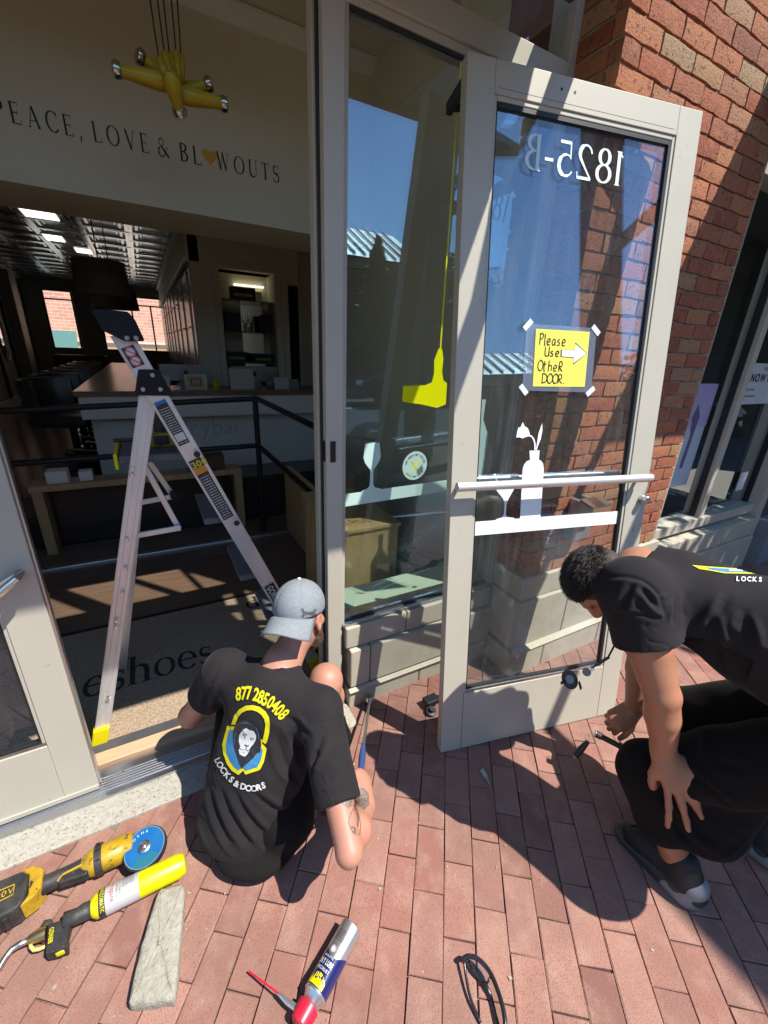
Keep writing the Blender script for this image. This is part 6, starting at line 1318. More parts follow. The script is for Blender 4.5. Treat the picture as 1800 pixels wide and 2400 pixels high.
# ================================================================== man with the cap, sitting on the pavement, back to the camera
p1 = thing('person', 'seated man in grey backwards cap and black printed t-shirt holding a ratchet', 'person', (.12, 1.05, 0))
pel = A(.130, 1.065, .115); LS = A(.105, 1.31, .565); RS = A(.36, 1.03, .53); mid = (LS + RS) / 2; neck = A(.285, 1.215, .62)
shv = (RS - LS) / np.linalg.norm(RS - LS); spine = (mid - pel) / np.linalg.norm(mid - pel); fw = np.cross(spine, shv); fw = -fw if fw[1] < 0 else fw; fw /= np.linalg.norm(fw)
hc = A(.385, 1.285, .735); hf = A(.66, .68, -.30); HF = frame3(hf, A(.05, .22, 1.))
elb = A(.322, .690, .335); wri = A(*at_z(856, 1885, .235)); Kn = A(.475, 1.275, .400); hipR = A(.22, 1.02, .12); hipL = A(.05, 1.15, .11)
b = SDF((-.35, .55, -.02), (.95, 1.85, .92), .0042)
b.cone(pel, pel + spine * .18, .115, .110, .03, flat=(fw, 1.3)); b.cone(pel + spine * .18, mid - spine * .08, .125, .140, .05, flat=(fw, 1.35)); b.cone(LS, RS, .062, .062, .05)
b.cone(mid - spine * .02, neck, .075, .060, .05); b.cone(neck - A(0, 0, .03), hc + A(-.015, -.02, -.05), .060, .056, .03); head(b, hc, HF, 1.02)
b.cone(RS, elb, .053, .037, .015); b.ell(elb + (elb - wri) * .02 - A(0, 0, .004), np.eye(3), (.029, .029, .029), .02); b.cone(elb, elb + (wri - elb) * .4, .036, .042, .01); b.cone(elb + (wri - elb) * .4, wri, .045, .029, .02)
rdir = np.array(r2_ - r1_); rdir /= np.linalg.norm(rdir)
hd_ = (A(*r2_) - wri); tips = hand_sdf(b, wri, A(.26, .78, .10), A(.72, -.22, .66), -1, [(1.25, 1.35, .8), (1.3, 1.4, .85), (1.35, 1.4, .9), (1.4, 1.4, .9)], [(.55, .75, .1), (.25, .95, .2), (.0, 1., .2)], .16, 1.08, k=.002)
elL = A(-.035, 1.46, .275); wrL = A(.17, 1.60, .21); b.cone(LS, elL, .054, .042, .04); b.cone(elL, elL + (wrL - elL) * .35, .042, .043, .02); b.cone(elL + (wrL - elL) * .35, wrL, .043, .028, .02)
hand_sdf(b, wrL, A(.9, .3, -.25), A(-.2, .3, .9), 1, [(.3, .4, .2)] * 4, [(.6, .7, .2), (.3, .9, .2), (.1, 1, .2)], .2)
an = A(.545, 1.335, .07); b.cone(hipR, Kn, .085, .060, .04); b.ell(Kn + A(.005, .0, .008), np.eye(3), (.052, .054, .050), .04); b.cone(Kn, Kn + (an - Kn) * .35, .052, .056, .04); b.cone(Kn + (an - Kn) * .35, an, .060, .036, .03)
knL = A(.16, 1.50, .30); anL = A(.30, 1.66, .09); b.cone(hipL, knL, .070, .055, .03); b.cone(knL, anL, .056, .036, .03)
for q_, t_q in ((an, A(.53, 1.45, .035)), (anL, A(.42, 1.76, .055))): b.cone(q_ + A(0, 0, -.03), t_q, .038, .030, .03)
Vb, Fb = b.mesh(); body1, Vb = npmesh('body', Vb, Fb, m_skin, p1)
# shirt
s1 = SDF((-.25, .60, .0), (.62, 1.62, .72), .0042)
back = -fw
s1.cone(pel - spine * .04 - shv * .05, pel + spine * .2 - shv * .018, .170, .158, .03, flat=(fw, 1.26)); s1.cone(pel + spine * .2, mid - spine * .08, .152, .160, .06, flat=(fw, 1.35)); s1.cone(LS, RS, .078, .076, .06); s1.cone(mid - spine * .04, neck - A(0, 0, .012), .10, .066, .05)
sle = RS + (elb - RS) * .70; s1.cone(RS, sle, .070, .070, .035); sll = LS + (elL - LS) * .52; s1.cone(LS, sll, .074, .072, .035)
rn = np.random.RandomState(5)
armp = RS - spine * .10 + back * .09 - shv * .03
bk = lambda u, v, w=0: pel + spine * v + shv * u + back * (.125 + w)           # a point on the back: across, up, out
s1.ripple(.0022, (28, 41, 55), 3)
def cut(s, p, nrm, c, r):
    """cut with a plane, but only inside a ball, so that other parts keep their ends"""
    nrm = np.array(nrm, np.float32); nrm /= np.linalg.norm(nrm); sl, g = s.sub(np.array(c) - r, np.array(c) + r)
    d = (g[0] - p[0]) * nrm[0] + (g[1] - p[1]) * nrm[1] + (g[2] - p[2]) * nrm[2]; s.D[sl] = np.maximum(s.D[sl], d)
cut(s1, sle, elb - RS, sle + (elb - RS) * .35, .13); cut(s1, sll, elL - LS, sll + (elL - LS) * .3, .13)
s1.plane(pel - spine * .082, -spine - A(0, 0, .25)); s1.plane(A(0, 0, .012), A(0, 0, -1)); cut(s1, neck + A(.0, 0, -.002), A(.25, .35, 1), neck + A(.03, .04, .06), .105)
inner = (lambda: None)
V1, F1 = s1.mesh(); shirt1, V1 = npmesh('t_shirt', V1, F1, m_shirt, p1, relax=2)
ca_ = lambda *a: [(420 + x / 3.318, 1330 + y / 3.318) for x, y in a]; cb_ = lambda *a: [(420 + x / 3.318, 1700 + y / 3.318) for x, y in a]
W1 = [(cb_((110, 560), (150, 760), (230, 960)), .012, .007), (cb_((190, 480), (250, 700), (330, 900), (420, 1020)), .012, .008), (cb_((235, 480), (300, 700), (390, 900)), .010, -.007), (cb_((285, 520), (370, 760), (490, 960)), .011, .008), (cb_((330, 520), (440, 760), (570, 950)), .010, -.008),
      (cb_((385, 540), (520, 790), (650, 960)), .011, .008), (cb_((430, 520), (580, 760), (720, 900)), .010, -.007), (cb_((490, 560), (640, 750), (790, 850)), .011, .007), (cb_((560, 520), (720, 650), (850, 690)), .010, -.007), (cb_((620, 500), (760, 600), (880, 640)), .011, .006),
      (cb_((700, 120), (760, 330), (900, 500)), .011, .006), (cb_((760, 100), (830, 300), (930, 440)), .010, -.008), (cb_((830, 60), (890, 250), (960, 390)), .010, .007), (cb_((900, 90), (930, 260), (985, 420)), .009, -.009), (cb_((960, 60), (975, 250), (1005, 420)), .010, .006),
      (cb_((1115, 100), (1060, 200), (1015, 270)), .007, -.010), (cb_((1090, 210), (1040, 280), (1015, 430)), .008, -.011), (cb_((1160, 120), (1110, 230), (1060, 330)), .009, .006), (cb_((1130, 280), (1250, 330), (1330, 300)), .010, .003), (cb_((1110, 420), (1230, 440), (1340, 400)), .010, -.003),
      (ca_((660, 1150), (760, 1230), (900, 1290)), .014, .004), (ca_((760, 1130), (900, 1200), (1010, 1300)), .012, -.005), (ca_((880, 1150), (980, 1220), (1060, 1320)), .012, .005), (ca_((270, 1000), (230, 1200), (220, 1400)), .012, .006), (ca_((320, 960), (280, 1160), (265, 1400)), .011, -.006),
      (ca_((280, 780), (200, 920), (160, 1060)), .010, .006), (ca_((320, 800), (240, 940), (200, 1090)), .009, -.007), (ca_((350, 740), (290, 860), (250, 1000)), .010, .005), (ca_((620, 730), (760, 770), (950, 880)), .006, .0035), (ca_((640, 760), (760, 800), (930, 905)), .005, -.003), (ca_((470, 690), (560, 740), (640, 760)), .010, .004),
      (cb_((160, 990), (330, 1100), (560, 1165), (800, 1110)), .005, -.0035), (cb_((150, 1020), (330, 1130), (560, 1190), (800, 1140)), .007, .003), (cb_((640, 1040), (720, 1060), (830, 1030)), .010, .005), (cb_((600, 900), (700, 930), (840, 900)), .010, -.004), (cb_((1105, 520), (1230, 530), (1355, 475)), .004, -.0025)]
for k in range(70):
    x, y = rn.uniform(470, 760), rn.uniform(1590, 2030); a = (1.25 if x < 640 else .85) + rn.normal() * .35; L_ = rn.uniform(20, 55); c_ = rn.normal() * 5
    W1.append(([(x, y), (x + math.cos(a) * L_ * .5 + c_, y + math.sin(a) * L_ * .5), (x + math.cos(a) * L_, y + math.sin(a) * L_)], rn.uniform(.0035, .007), rn.choice((-1, 1)) * rn.uniform(.0008, .0024)))
V1 = wrinkle(shirt1, V1, F1, W1); bv1 = bvh(V1, F1)
# collar rib and hem stitching
# shorts
o1 = SDF((-.35, .7, -.02), (.75, 1.75, .52), .006)
o1.cone(pel + A(0, 0, -.02) + fw * .03, pel + spine * .02 + fw * .03, .120, .11, .03, flat=(fw, 1.05)); o1.cone(hipR, hipR + (Kn - hipR) * .68, .115, .085, .05); o1.cone(hipL + A(.0, .0, 0), hipL + (knL - hipL) * .9, .090, .078, .04); o1.ell(pel + A(-.005, -.015, -.065), np.eye(3), (.150, .160, .055), .03); o1.ripple(.003, (30, 45), 7)
o1.plane(A(0, 0, .004), A(0, 0, -1)); V_, F_ = o1.mesh(); npmesh('shorts', V_, F_, m_short, p1)
for q_, d_ in ((an, A(.53, 1.46, .0)), (anL, A(.42, 1.77, .03))):
    z0 = SDF(q_ - .22, q_ + .22, .006); dd = (d_ - q_); dd[2] = 0; dd /= np.linalg.norm(dd); base = A(q_[0], q_[1], max(.012, q_[2] - .06) + .03)
    z0.cone(base - dd * .05, base + dd * .14, .045, .040, .02, flat=((0, 0, 1), 1.1)); z0.cone(base - dd * .02, base + A(0, 0, .05) - dd * .01, .045, .042, .02); z0.plane((0, 0, base[2] - .035), (0, 0, -1)); V_, F_ = z0.mesh(); npmesh('shoe', V_, F_, m_short, p1)
# beard and short hair at the nape
hr = SDF(hc - .2, hc + .2, .0042); P1 = lambda a, bb, d: hc + HF[0] * a + HF[1] * bb + HF[2] * d
hr.ell(P1(0, .045, -.078), HF, (.062, .058, .060), .01); hr.ell(P1(0, .062, -.112), HF, (.040, .040, .040), .03); hr.cone(P1(.066, .012, -.03), P1(.050, .035, -.09), .014, .022, .02); hr.cone(P1(-.066, .012, -.03), P1(-.050, .035, -.09), .014, .022, .02); hr.ell(P1(0, .08, -.03), HF, (.045, .04, .045), .02, 's'); hr.ripple(.003, (160, 220, 300), 4); V_, F_ = hr.mesh(); npmesh('beard', V_, F_, m_beard, p1)
hn = SDF(hc - .2, hc + .2, .0045); hn.ell(P1(0, -.020, .028), HF, (.0785, .099, .094), .01); hn.plane(P1(0, .03, 0), HF[1] + HF[2] * .0); hn.plane(P1(0, 0, -.048), -HF[2]); hn.plane(P1(0, 0, .05), HF[2]); hn.ripple(.0012, (260, 330), 3); V_, F_ = hn.mesh(); npmesh('cropped_hair', V_, F_, M('stubble', (.26, .125, .085), .7, col2=(.10, .055, .035), scale=300, lo=.42, hi=.6), p1)
# cap, worn backwards
cp = SDF(hc - .28, hc + .28, .0038); cp.ell(P1(0, -.016, .050), HF, (.092, .112, .098), .01); cp.plane(P1(0, -.02, .030), -HF[2] + HF[1] * .06)
for k in range(6):
    a = k * math.pi / 3 + .52
    pts = [P1(.093 * math.sin(a) * math.sin(t), -.016 + .113 * math.cos(a) * math.sin(t), .050 + .099 * math.cos(t)) for t in (.05, .4, .8, 1.2, 1.57)]
    for i in range(4): cp.fold(pts[i], pts[i + 1], .0042, -.0026)
V_, F_ = cp.mesh(); capo, Vc = npmesh('cap', V_, F_, m_cap, p1, label='grey baseball cap worn backwards'); bvc = bvh(Vc, F_)
mb = MB(); rows_ = 9; cols_ = 17; vs = []
for j in range(rows_):
    for i in range(cols_):
        a = -1.12 + 2.24 * i / (cols_ - 1); t = j / (rows_ - 1); R0 = A(.0915 * math.sin(a), -.016 - .1115 * math.cos(a)); ext = .080 * t * (math.cos(a * .92) ** .55)
        x = R0[0] * (1 + .12 * t); y = R0[1] - ext; z = .034 - .030 * t + .0 - .055 * (x / .1) ** 2 * (.35 + .65 * t); vs.append(P1(x, y, z))
fs = [(j * cols_ + i, j * cols_ + i + 1, (j + 1) * cols_ + i + 1, (j + 1) * cols_ + i) for j in range(rows_ - 1) for i in range(cols_ - 1)]
bm_o = put('cap_brim', MB().add(vs, fs), m_cap, capo, smooth=True); sd = bm_o.modifiers.new('thick', 'SOLIDIFY'); sd.thickness = .0045; sd.offset = 0
put('cap_button', MB().sphere(P1(0, -.016, .1495), .007, 12, 6, (1, 1, .6)), M('cap_button_pale', (.75, .75, .76), .4), capo, smooth=True)
m_logo = M('cap_logo_grey', (.20, .21, .24), .25, .6)
def conform(bv_, pts, off, eye=None):
    """drop points found in the photograph onto a surface along their sight lines"""
    out = []
    E_ = Vector((0, 0, CAM_H))
    for x, y in pts:
        d = Vector(ray(x, y)).normalized(); h = bv_.ray_cast(E_, d)
        if h[0] is None: out.append(None)
        else: out.append(h[0] - d * off + h[1] * off * .5)
    return out
def subdiv2d(V, F, mx):
    """split long edges so that flat print can follow cloth"""
    bm = bmesh.new(); vv = [bm.verts.new((a, b_, 0)) for a, b_ in V]
    for f in F:
        if len(set(f)) < 3: continue
        try: bm.faces.new([vv[i] for i in f])
        except ValueError: pass
    bmesh.ops.triangulate(bm, faces=bm.faces[:])
    for _ in range(5):
        e = [x for x in bm.edges if x.calc_length() > mx]
        if not e: break
        bmesh.ops.subdivide_edges(bm, edges=e, cuts=1)
        bmesh.ops.triangulate(bm, faces=bm.faces[:])
    bm.verts.index_update(); r = ([(v.co.x, v.co.y) for v in bm.verts], [tuple(v.index for v in f.verts) for f in bm.faces]); bm.free(); return r
def print_on(bv_, V, F, off, mat, name, parent, mx=9, label=None):
    V, F = subdiv2d(V, F, mx); P = conform(bv_, V, off); mb = MB(); ok = [f for f in F if all(P[i] is not None for i in f)]
    mb.add([p if p is not None else (0, 0, -1) for p in P], [f[::-1] for f in ok]); return put(name, mb, mat, parent, label=label)
def polyVF(poly):
    t = geometry.tessellate_polygon([[Vector((a, b_, 0)) for a, b_ in poly]]); return poly, [tuple(q) for q in t]
def chars_px(items, h, bold, wx):
    """items: (char, cx, cy, rotation) in picture pixels -> one set of verts and faces"""
    V = []; F = []
    for ch, cx, cy, rot in items:
        g = glyph(ch, bold); x0 = min(p[0] for p in g[0]); x1 = max(p[0] for p in g[0]); a = math.radians(rot); o = len(V)
        for p in g[0]:
            u = (p[0] - (x0 + x1) / 2) * h * wx; v = (p[1] - .5) * h; V.append((cx + u * math.cos(a) + v * math.sin(a), cy + u * math.sin(a) - v * math.cos(a)))
        F += [tuple(i + o for i in f) for f in g[1]]
    return V, F
q1 = lambda *a: [(420 + x / 3.318, 1330 + y / 3.318) for x, y in a]; q2_ = lambda *a: [(420 + x / 3.318, 1700 + y / 3.318) for x, y in a]
m_py = M('print_yellow', (.64, .58, .0), .75); m_pw = M('print_white', (.62, .63, .61), .8); m_pb = M('print_blue', (.02, .16, .36), .7, col2=(.07, .27, .46), scale=22); m_pk = M('print_black', (.012, .014, .02), .5, coat=.2); m_pb2 = M('print_navy', (.03, .06, .13), .6)
lg = [(930, 372), (968, 336), (1062, 324), (1070, 330), (1058, 388)]
lo = [[(948, 318), (966, 318), (972, 338), (1000, 346), (1036, 342), (1052, 322), (1070, 322), (1058, 346), (1064, 366), (1048, 391), (1038, 372), (1012, 366), (985, 366), (966, 388), (950, 380), (964, 356)]]
for pl in lo: print_on(bvc, *polyVF(q1(*pl)), .0012, m_logo, 'cap_emblem', capo, 6, label='glossy grey emblem on the cap')
mb = MB()
it = [('8', 463, 980, 4), ('7', 507, 975, 2), ('7', 545, 972, 3), ('2', 600, 985, 12), ('8', 638, 1003, 18), ('5', 674, 1022, 22), ('0', 715, 1045, 30), ('4', 750, 1072, 36), ('0', 783, 1105, 44), ('8', 815, 1140, 50)]
V, F = chars_px([(c, *q1((x, y))[0], r) for c, x, y, r in it], 31, .030, .60); print_on(bv1, V, F, .0028, m_py, 'phone_number', shirt1, 6, label='yellow phone number 877 285 0408 printed in an arc')
out_ = [(405, 1222), (430, 1150), (468, 1104), (520, 1074), (575, 1070), (630, 1085), (672, 1120), (698, 1165), (706, 1215), (700, 1290), (682, 1360), (668, 1372), (648, 1350), (664, 1280), (672, 1222), (662, 1178), (640, 1145), (606, 1120), (565, 1108), (525, 1112), (488, 1130), (458, 1165), (437, 1222)]
print_on(bv1, *polyVF(q1(*out_)), .0026, m_py, 'lock_shackle', shirt1, 7, label='yellow padlock shackle print')
lb = q1((375, 1230)) + q2_((335, 150), (345, 220), (372, 300), (410, 352), (462, 385), (500, 350), (515, 382), (628, 345), (658, 285), (672, 225), (682, 180), (640, 132), (632, 150)) + q1((655, 1350), (600, 1300), (520, 1260), (432, 1236))
print_on(bv1, *polyVF(lb), .0022, m_py, 'lock_outline', shirt1, 7, label='yellow padlock body print')
inn = q1((392, 1262)) + q2_((365, 150), (372, 215), (395, 275), (425, 318), (462, 350), (490, 325), (520, 352), (610, 322), (634, 275), (645, 230), (652, 190), (632, 168)) + q1((600, 1340), (520, 1290), (432, 1262))
print_on(bv1, *polyVF(inn), .0030, m_pb, 'lock_fill', shirt1, 7, label='blue padlock fill print')
mane = q1((440, 1225), (470, 1195), (520, 1185), (572, 1205), (610, 1250), (632, 1310), (640, 1375), (630, 1440)) + q2_((612, 210), (560, 270), (510, 310), (488, 338), (470, 300), (450, 240), (428, 170), (420, 90)) + q1((418, 1330), (424, 1270))
print_on(bv1, *polyVF(mane), .0036, m_pk, 'lion_mane', shirt1, 7, label='black lion mane print')
face = q2_((500, 30), (525, 18), (548, 34), (580, 42), (600, 75), (598, 110), (578, 145), (552, 175), (545, 205), (515, 240), (494, 236), (472, 222), (466, 190), (478, 165), (466, 120), (472, 70))
print_on(bv1, *polyVF(face), .0042, m_pw, 'lion_face', shirt1, 6, label='white lion face print')
V = []; F = []
for pts, w in (([(498, 66), (515, 60), (530, 72), (512, 80), (498, 68)], 5), ([(512, 84), (516, 100)], 6), ([(555, 100), (568, 94), (584, 104), (568, 112), (555, 102)], 5), ([(512, 148), (530, 160), (545, 155)], 9), ([(528, 160), (520, 182), (500, 190), (470, 178)], 4), ([(520, 182), (530, 196), (552, 188)], 4), ([(498, 208), (515, 202), (510, 216)], 5)):
    v, f = stroke2d(q2_(*pts), w / 3.318); o = len(V); V += v; F += [tuple(i + o for i in q) for q in f]
print_on(bv1, V, F, .0047, m_pk, 'lion_features', shirt1, 6)
V = []; F = []
for pts, w in (([(480, 1212), (520, 1203), (548, 1214)], 5), ([(600, 1245), (618, 1290), (622, 1330)], 4), ([(446, 1280), (432, 1330), (438, 1370)], 3)):
    v, f = stroke2d(q1(*pts), w / 3.318); o = len(V); V += v; F += [tuple(i + o for i in q) for q in f]
print_on(bv1, V, F, .0047, m_pb, 'mane_highlight', shirt1, 6)
it = [('L', 303, 270, 62), ('O', 322, 305, 56), ('C', 347, 345, 50), ('K', 378, 385, 44), ('S', 410, 418, 38), ('&', 450, 452, 26), ('D', 500, 472, 12), ('O', 541, 485, 4), ('O', 583, 487, -4), ('R', 622, 478, -10), ('S', 655, 462, -16)]
V, F = chars_px([(c, *q2_((x, y))[0], r) for c, x, y, r in it], 14.5, .035, .95); print_on(bv1, V, F, .0028, m_pw, 'company_lettering', shirt1, 5, label='white lettering LOCKS & DOORS printed in an arc')
# tattoos follow the skin
bvb = bvh(Vb, Fb); m_tat = M('tattoo_ink', (.10, .10, .095), .55, col2=(.30, .19, .14), scale=160, fac=.9, lo=.4, hi=.6)
t1 = q2_((1235, 545), (1350, 510), (1362, 590), (1345, 630), (1312, 640), (1270, 610), (1245, 575)); print_on(bvb, *polyVF(t1), .0010, m_tat, 'tattoo', body1, 6, label='patterned grey tattoo below the sleeve')
t2 = q2_((1366, 500), (1430, 480), (1475, 530), (1478, 620), (1440, 660), (1390, 620), (1365, 560)); print_on(bvb, *polyVF(t2), .0010, m_tat, 'tattoo', body1, 6)
V = []; F = []
for pts, w in (([(1360, 640), (1330, 700), (1318, 750), (1335, 800), (1360, 845), (1405, 850), (1412, 780), (1398, 700), (1375, 645)], 5), ([(1385, 680), (1392, 730), (1388, 790)], 12), ([(1340, 790), (1365, 800), (1372, 835), (1348, 825)], 16)):
    v, f = stroke2d(q2_(*pts), w / 3.318); o = len(V); V += v; F += [tuple(i + o for i in q) for q in f]
print_on(bvb, V, F, .0010, M('tattoo_line', (.13, .10, .085), .6), 'tattoo', body1, 5)

# ================================================================== second man, bending over by the door
p2 = thing('person', 'man in black t-shirt and shorts bending over beside the leaning door', 'person', (1.5, .45, 0))
SM = A(1.343, .565, 1.02); PE = A(1.53, .06, .965); tor = (PE - SM) / np.linalg.norm(PE - SM); latv = np.cross(tor, A(0, 0, 1)); latv /= np.linalg.norm(latv); latv = latv if latv[1] > 0 else -latv; upv = np.cross(latv, tor); upv = upv if upv[2] > 0 else -upv; latv = latv * math.cos(.30) - upv * math.sin(.30); upv = np.cross(latv, tor); upv = upv if upv[2] > 0 else -upv
LS2 = A(*at_z(1484, 1384, 1.065)); RS2 = A(1.52, .565, .985); el2 = A(*at_z(1550, 1628, .80)); wr2 = A(*at_z(1556, 1766, .585))
hc2 = A(*at_z(1412, 1368, 1.03)); hf2 = A(-.25, .02, -.95); HF2 = frame3(hf2, A(-.80, .52, .15))
Kn2 = A(1.285, .425, .41); an2 = A(1.368, .275, .10); hip2 = A(1.45, .06, .78); Kn3 = A(1.60, .50, .42); an3 = A(1.76, .19, .10); hip3 = A(1.66, .12, .78)
b2 = SDF((.95, -.14, -.02), (2.0, 1.0, 1.2), .0042)
b2.cone(SM + tor * .06, SM + tor * .30, .112, .105, .04, flat=(upv, 1.2)); b2.cone(SM + tor * .30, PE, .105, .12, .05, flat=(upv, 1.15)); b2.cone(LS2, RS2, .066, .062, .05)
nk = SM - tor * .085 + upv * .03; b2.cone(SM, nk, .08, .062, .05); b2.cone(nk, hc2 + HF2[2] * -.06 - HF2[1] * .02, .060, .058, .03); head(b2, hc2, HF2, .93)
b2.cone(LS2, LS2 + (el2 - LS2) * .55, .064, .059, .02); b2.cone(LS2 + (el2 - LS2) * .55, el2, .059, .046, .008); b2.ell(el2 + A(.010, -.010, -.002), np.eye(3), (.032, .032, .034), .02); b2.cone(el2, el2 + (wr2 - el2) * .35, .046, .047, .008); b2.cone(el2 + (wr2 - el2) * .35, wr2, .047, .030, .008)
hand_sdf(b2, wr2, A(.24, -.50, -.82), A(-.457, -.72, .50), 1, [(.02, .14, .12), (-.04, .12, .1), (-.02, .12, .1), (.05, .2, .1)], [(.6, .65, .3), (.2, .85, .4), (.05, .9, .4)], .62, 1.05, fl=1.35)
el3 = A(1.555, .665, .65); wr3 = A(1.585, .635, .335); b2.cone(RS2, el3, .060, .044, .015); b2.cone(el3, el3 + (wr3 - el3) * .35, .044, .046, .008); b2.cone(el3 + (wr3 - el3) * .35, wr3, .046, .03, .008)
hand_sdf(b2, wr3, A(-.72, .22, -.55), A(-.35, -.35, .75), -1, [(.9, 1.2, .7), (1.0, 1.2, .7), (1.05, 1.25, .7), (1.1, 1.3, .7)], [(.6, .75, .3), (.2, .9, .4), (.0, .9, .4)], .16, 1.05, k=.002)
b2.cone(hip2, Kn2, .095, .068, .05); b2.cone(Kn2, Kn2 + (an2 - Kn2) * .4, .060, .062, .03); b2.cone(Kn2 + (an2 - Kn2) * .4, an2, .062, .038, .03); b2.cone(an2, A(1.362, .38, .055), .040, .036, .03)
b2.cone(hip3, Kn3, .095, .068, .05); b2.cone(Kn3, an3, .060, .038, .03); b2.cone(an3, A(1.74, .28, .05), .040, .036, .03)
V_, F_ = b2.mesh(); body2, V_b2 = npmesh('body', V_, F_, m_skin2, p2)
# t-shirt
s2 = SDF((.96, -.20, .5), (2.0, 1.0, 1.24), .0046)
s2.cone(SM + tor * .04, SM + tor * .30, .150, .152, .05, flat=(upv, 1.12)); s2.cone(SM + tor * .30, PE + tor * .06, .152, .182, .06, flat=(upv, 1.02)); s2.cone(SM + tor * .25 - upv * .05, PE - upv * .06, .12, .15, .06); s2.cone(LS2, RS2, .088, .08, .06); s2.cone(SM, nk + tor * .02, .10, .076, .05)
sl2 = LS2 + (el2 - LS2) * .50; s2.cone(LS2, sl2, .088, .090, .05); sl3 = RS2 + (el3 - RS2) * .55; s2.cone(RS2, sl3, .083, .084, .04)
sd_ = lambda a, l_, u_: SM + tor * a - latv * l_ + upv * u_
s2.ripple(.0022, (26, 37, 50), 6)
cut(s2, sl2, el2 - LS2, sl2 + (el2 - LS2) * .36, .135); cut(s2, sl3, el3 - RS2, sl3 + (el3 - RS2) * .3, .12); cut(s2, nk + tor * .01, -tor + upv * .15, nk - tor * .05, .105); s2.plane(PE + tor * .10, tor)
V2, F2 = s2.mesh(); shirt2, V2 = npmesh('t_shirt', V2, F2, m_shirt, p2, relax=2)
q3_ = lambda *a: [(1330 + x / 3.53, 1280 + y / 3.53) for x, y in a]
W2 = [(q3_((330, 260), (480, 255), (640, 300), (760, 420), (810, 590)), .006, -.006), (q3_((360, 290), (500, 285), (640, 330), (740, 450), (790, 600)), .009, .004), (q3_((545, 310), (470, 430), (400, 560)), .011, -.008), (q3_((500, 310), (430, 420), (370, 540)), .010, .006), (q3_((590, 320), (540, 430), (490, 550)), .010, .006),
      (q3_((620, 350), (680, 440), (770, 520)), .009, -.008), (q3_((600, 400), (680, 500), (770, 580)), .009, .006), (q3_((560, 440), (640, 540), (720, 580)), .009, -.006), (q3_((310, 590), (450, 560), (620, 570), (800, 600)), .005, -.004), (q3_((320, 560), (450, 535), (620, 545), (800, 575)), .007, .003),
      (q3_((1250, 430), (1180, 540), (1110, 660)), .013, .011), (q3_((1320, 440), (1240, 560), (1180, 680)), .012, -.009), (q3_((1240, 560), (1300, 760), (1345, 1000)), .012, .012), (q3_((1180, 620), (1230, 800), (1270, 1000)), .012, -.010), (q3_((1530, 600), (1580, 740), (1600, 860)), .012, .011), (q3_((1470, 560), (1500, 700), (1520, 860)), .012, -.009),
      (q3_((1400, 560), (1360, 640), (1420, 720)), .010, .007), (q3_((860, 470), (850, 540), (840, 600)), .008, .006), (q3_((900, 440), (890, 540), (880, 640)), .008, -.007), (q3_((940, 420), (930, 520), (930, 620)), .009, .005), (q3_((1000, 400), (960, 480), (970, 600)), .009, -.005), (q3_((1040, 680), (1100, 880), (1180, 1100)), .013, .006), (q3_((950, 760), (1020, 950), (1120, 1120)), .012, -.006), (q3_((1420, 1000), (1500, 1150), (1640, 1300)), .014, .007)]
for k in range(70):
    x, y = rn.uniform(1430, 1800), rn.uniform(1360, 1660); a = rn.choice((1.2, .3, 2.0)) + rn.normal() * .35; L_ = rn.uniform(15, 50); c_ = rn.normal() * 5
    W2.append(([(x, y), (x + math.cos(a) * L_ * .5 + c_, y + math.sin(a) * L_ * .5), (x + math.cos(a) * L_, y + math.sin(a) * L_)], rn.uniform(.0035, .007), rn.choice((-1, 1)) * rn.uniform(.0008, .0024)))
V2 = wrinkle(shirt2, V2, F2, W2); bv2 = bvh(V2, F2)
q3_ = lambda *a: [(1330 + x / 3.53, 1280 + y / 3.53) for x, y in a]
def print_top(bv_, V, F, off, mat, name, parent, mx=9, label=None): return print_on(bv_, V, F, off, mat, name, parent, mx, label)
print_on(bv2, *polyVF(q3_((1030, 158), (1095, 164), (1150, 169), (1400, 186), (1625, 206), (1626, 230), (1560, 231), (1300, 226), (1180, 204), (1090, 190))), .002, m_py, 'lock_outline', shirt2, 5, label='yellow padlock print seen edge on')
print_on(bv2, *polyVF(q3_((1140, 177), (1400, 193), (1572, 210), (1566, 221), (1310, 217), (1190, 197))), .0027, m_pb, 'lock_fill', shirt2, 5, label='blue padlock fill print')
print_on(bv2, *polyVF(q3_((1330, 193), (1460, 202), (1440, 211), (1340, 206))), .0034, m_pw, 'lion_face', shirt2, 5, label='white lion face print')
# letters read from the tail of the shirt, running along the near side
px0 = q3_((1395, 274))[0]; V, F = chars_px([(c, px0[0] + 4 + 13.2 * i, px0[1] - 1 + .5 * i, 4) for i, c in enumerate('LOCKS')], 11, .035, 1.0); print_on(bv2, V, F, .003, m_pw, 'company_lettering', shirt2, 5, label='white lettering LOCKS at the back of the shirt')
# shorts
o2 = SDF((1.05, -.22, .12), (2.0, .85, 1.05), .006)
o2.cone(hip2, hip2 + (Kn2 - hip2) * .55, .125, .105, .03); o2.cone(hip2 + (Kn2 - hip2) * .55, Kn2 + A(.02, -.01, .0), .105, .080, .02); o2.cone(Kn2 + A(.03, -.05, -.05), A(1.40, .275, .27), .085, .085, .06); o2.cone(Kn2, Kn2 + (an2 - Kn2) * .5, .084, .09, .04); o2.cone(A(1.46, .26, .50), A(1.42, .25, .30), .10, .095, .06); o2.cone(hip3, Kn3, .125, .10, .03); o2.cone(hip2, hip3 + A(0, 0, .06), .15, .15, .05)
o2.ripple(.003, (25, 40), 9)
V_, F_ = o2.mesh(); sh2, V_ = npmesh('shorts', V_, F_, m_short, p2, relax=2)
q4_ = lambda *a: [(1330 + x / 3.53, 1680 + y / 3.53) for x, y in a]
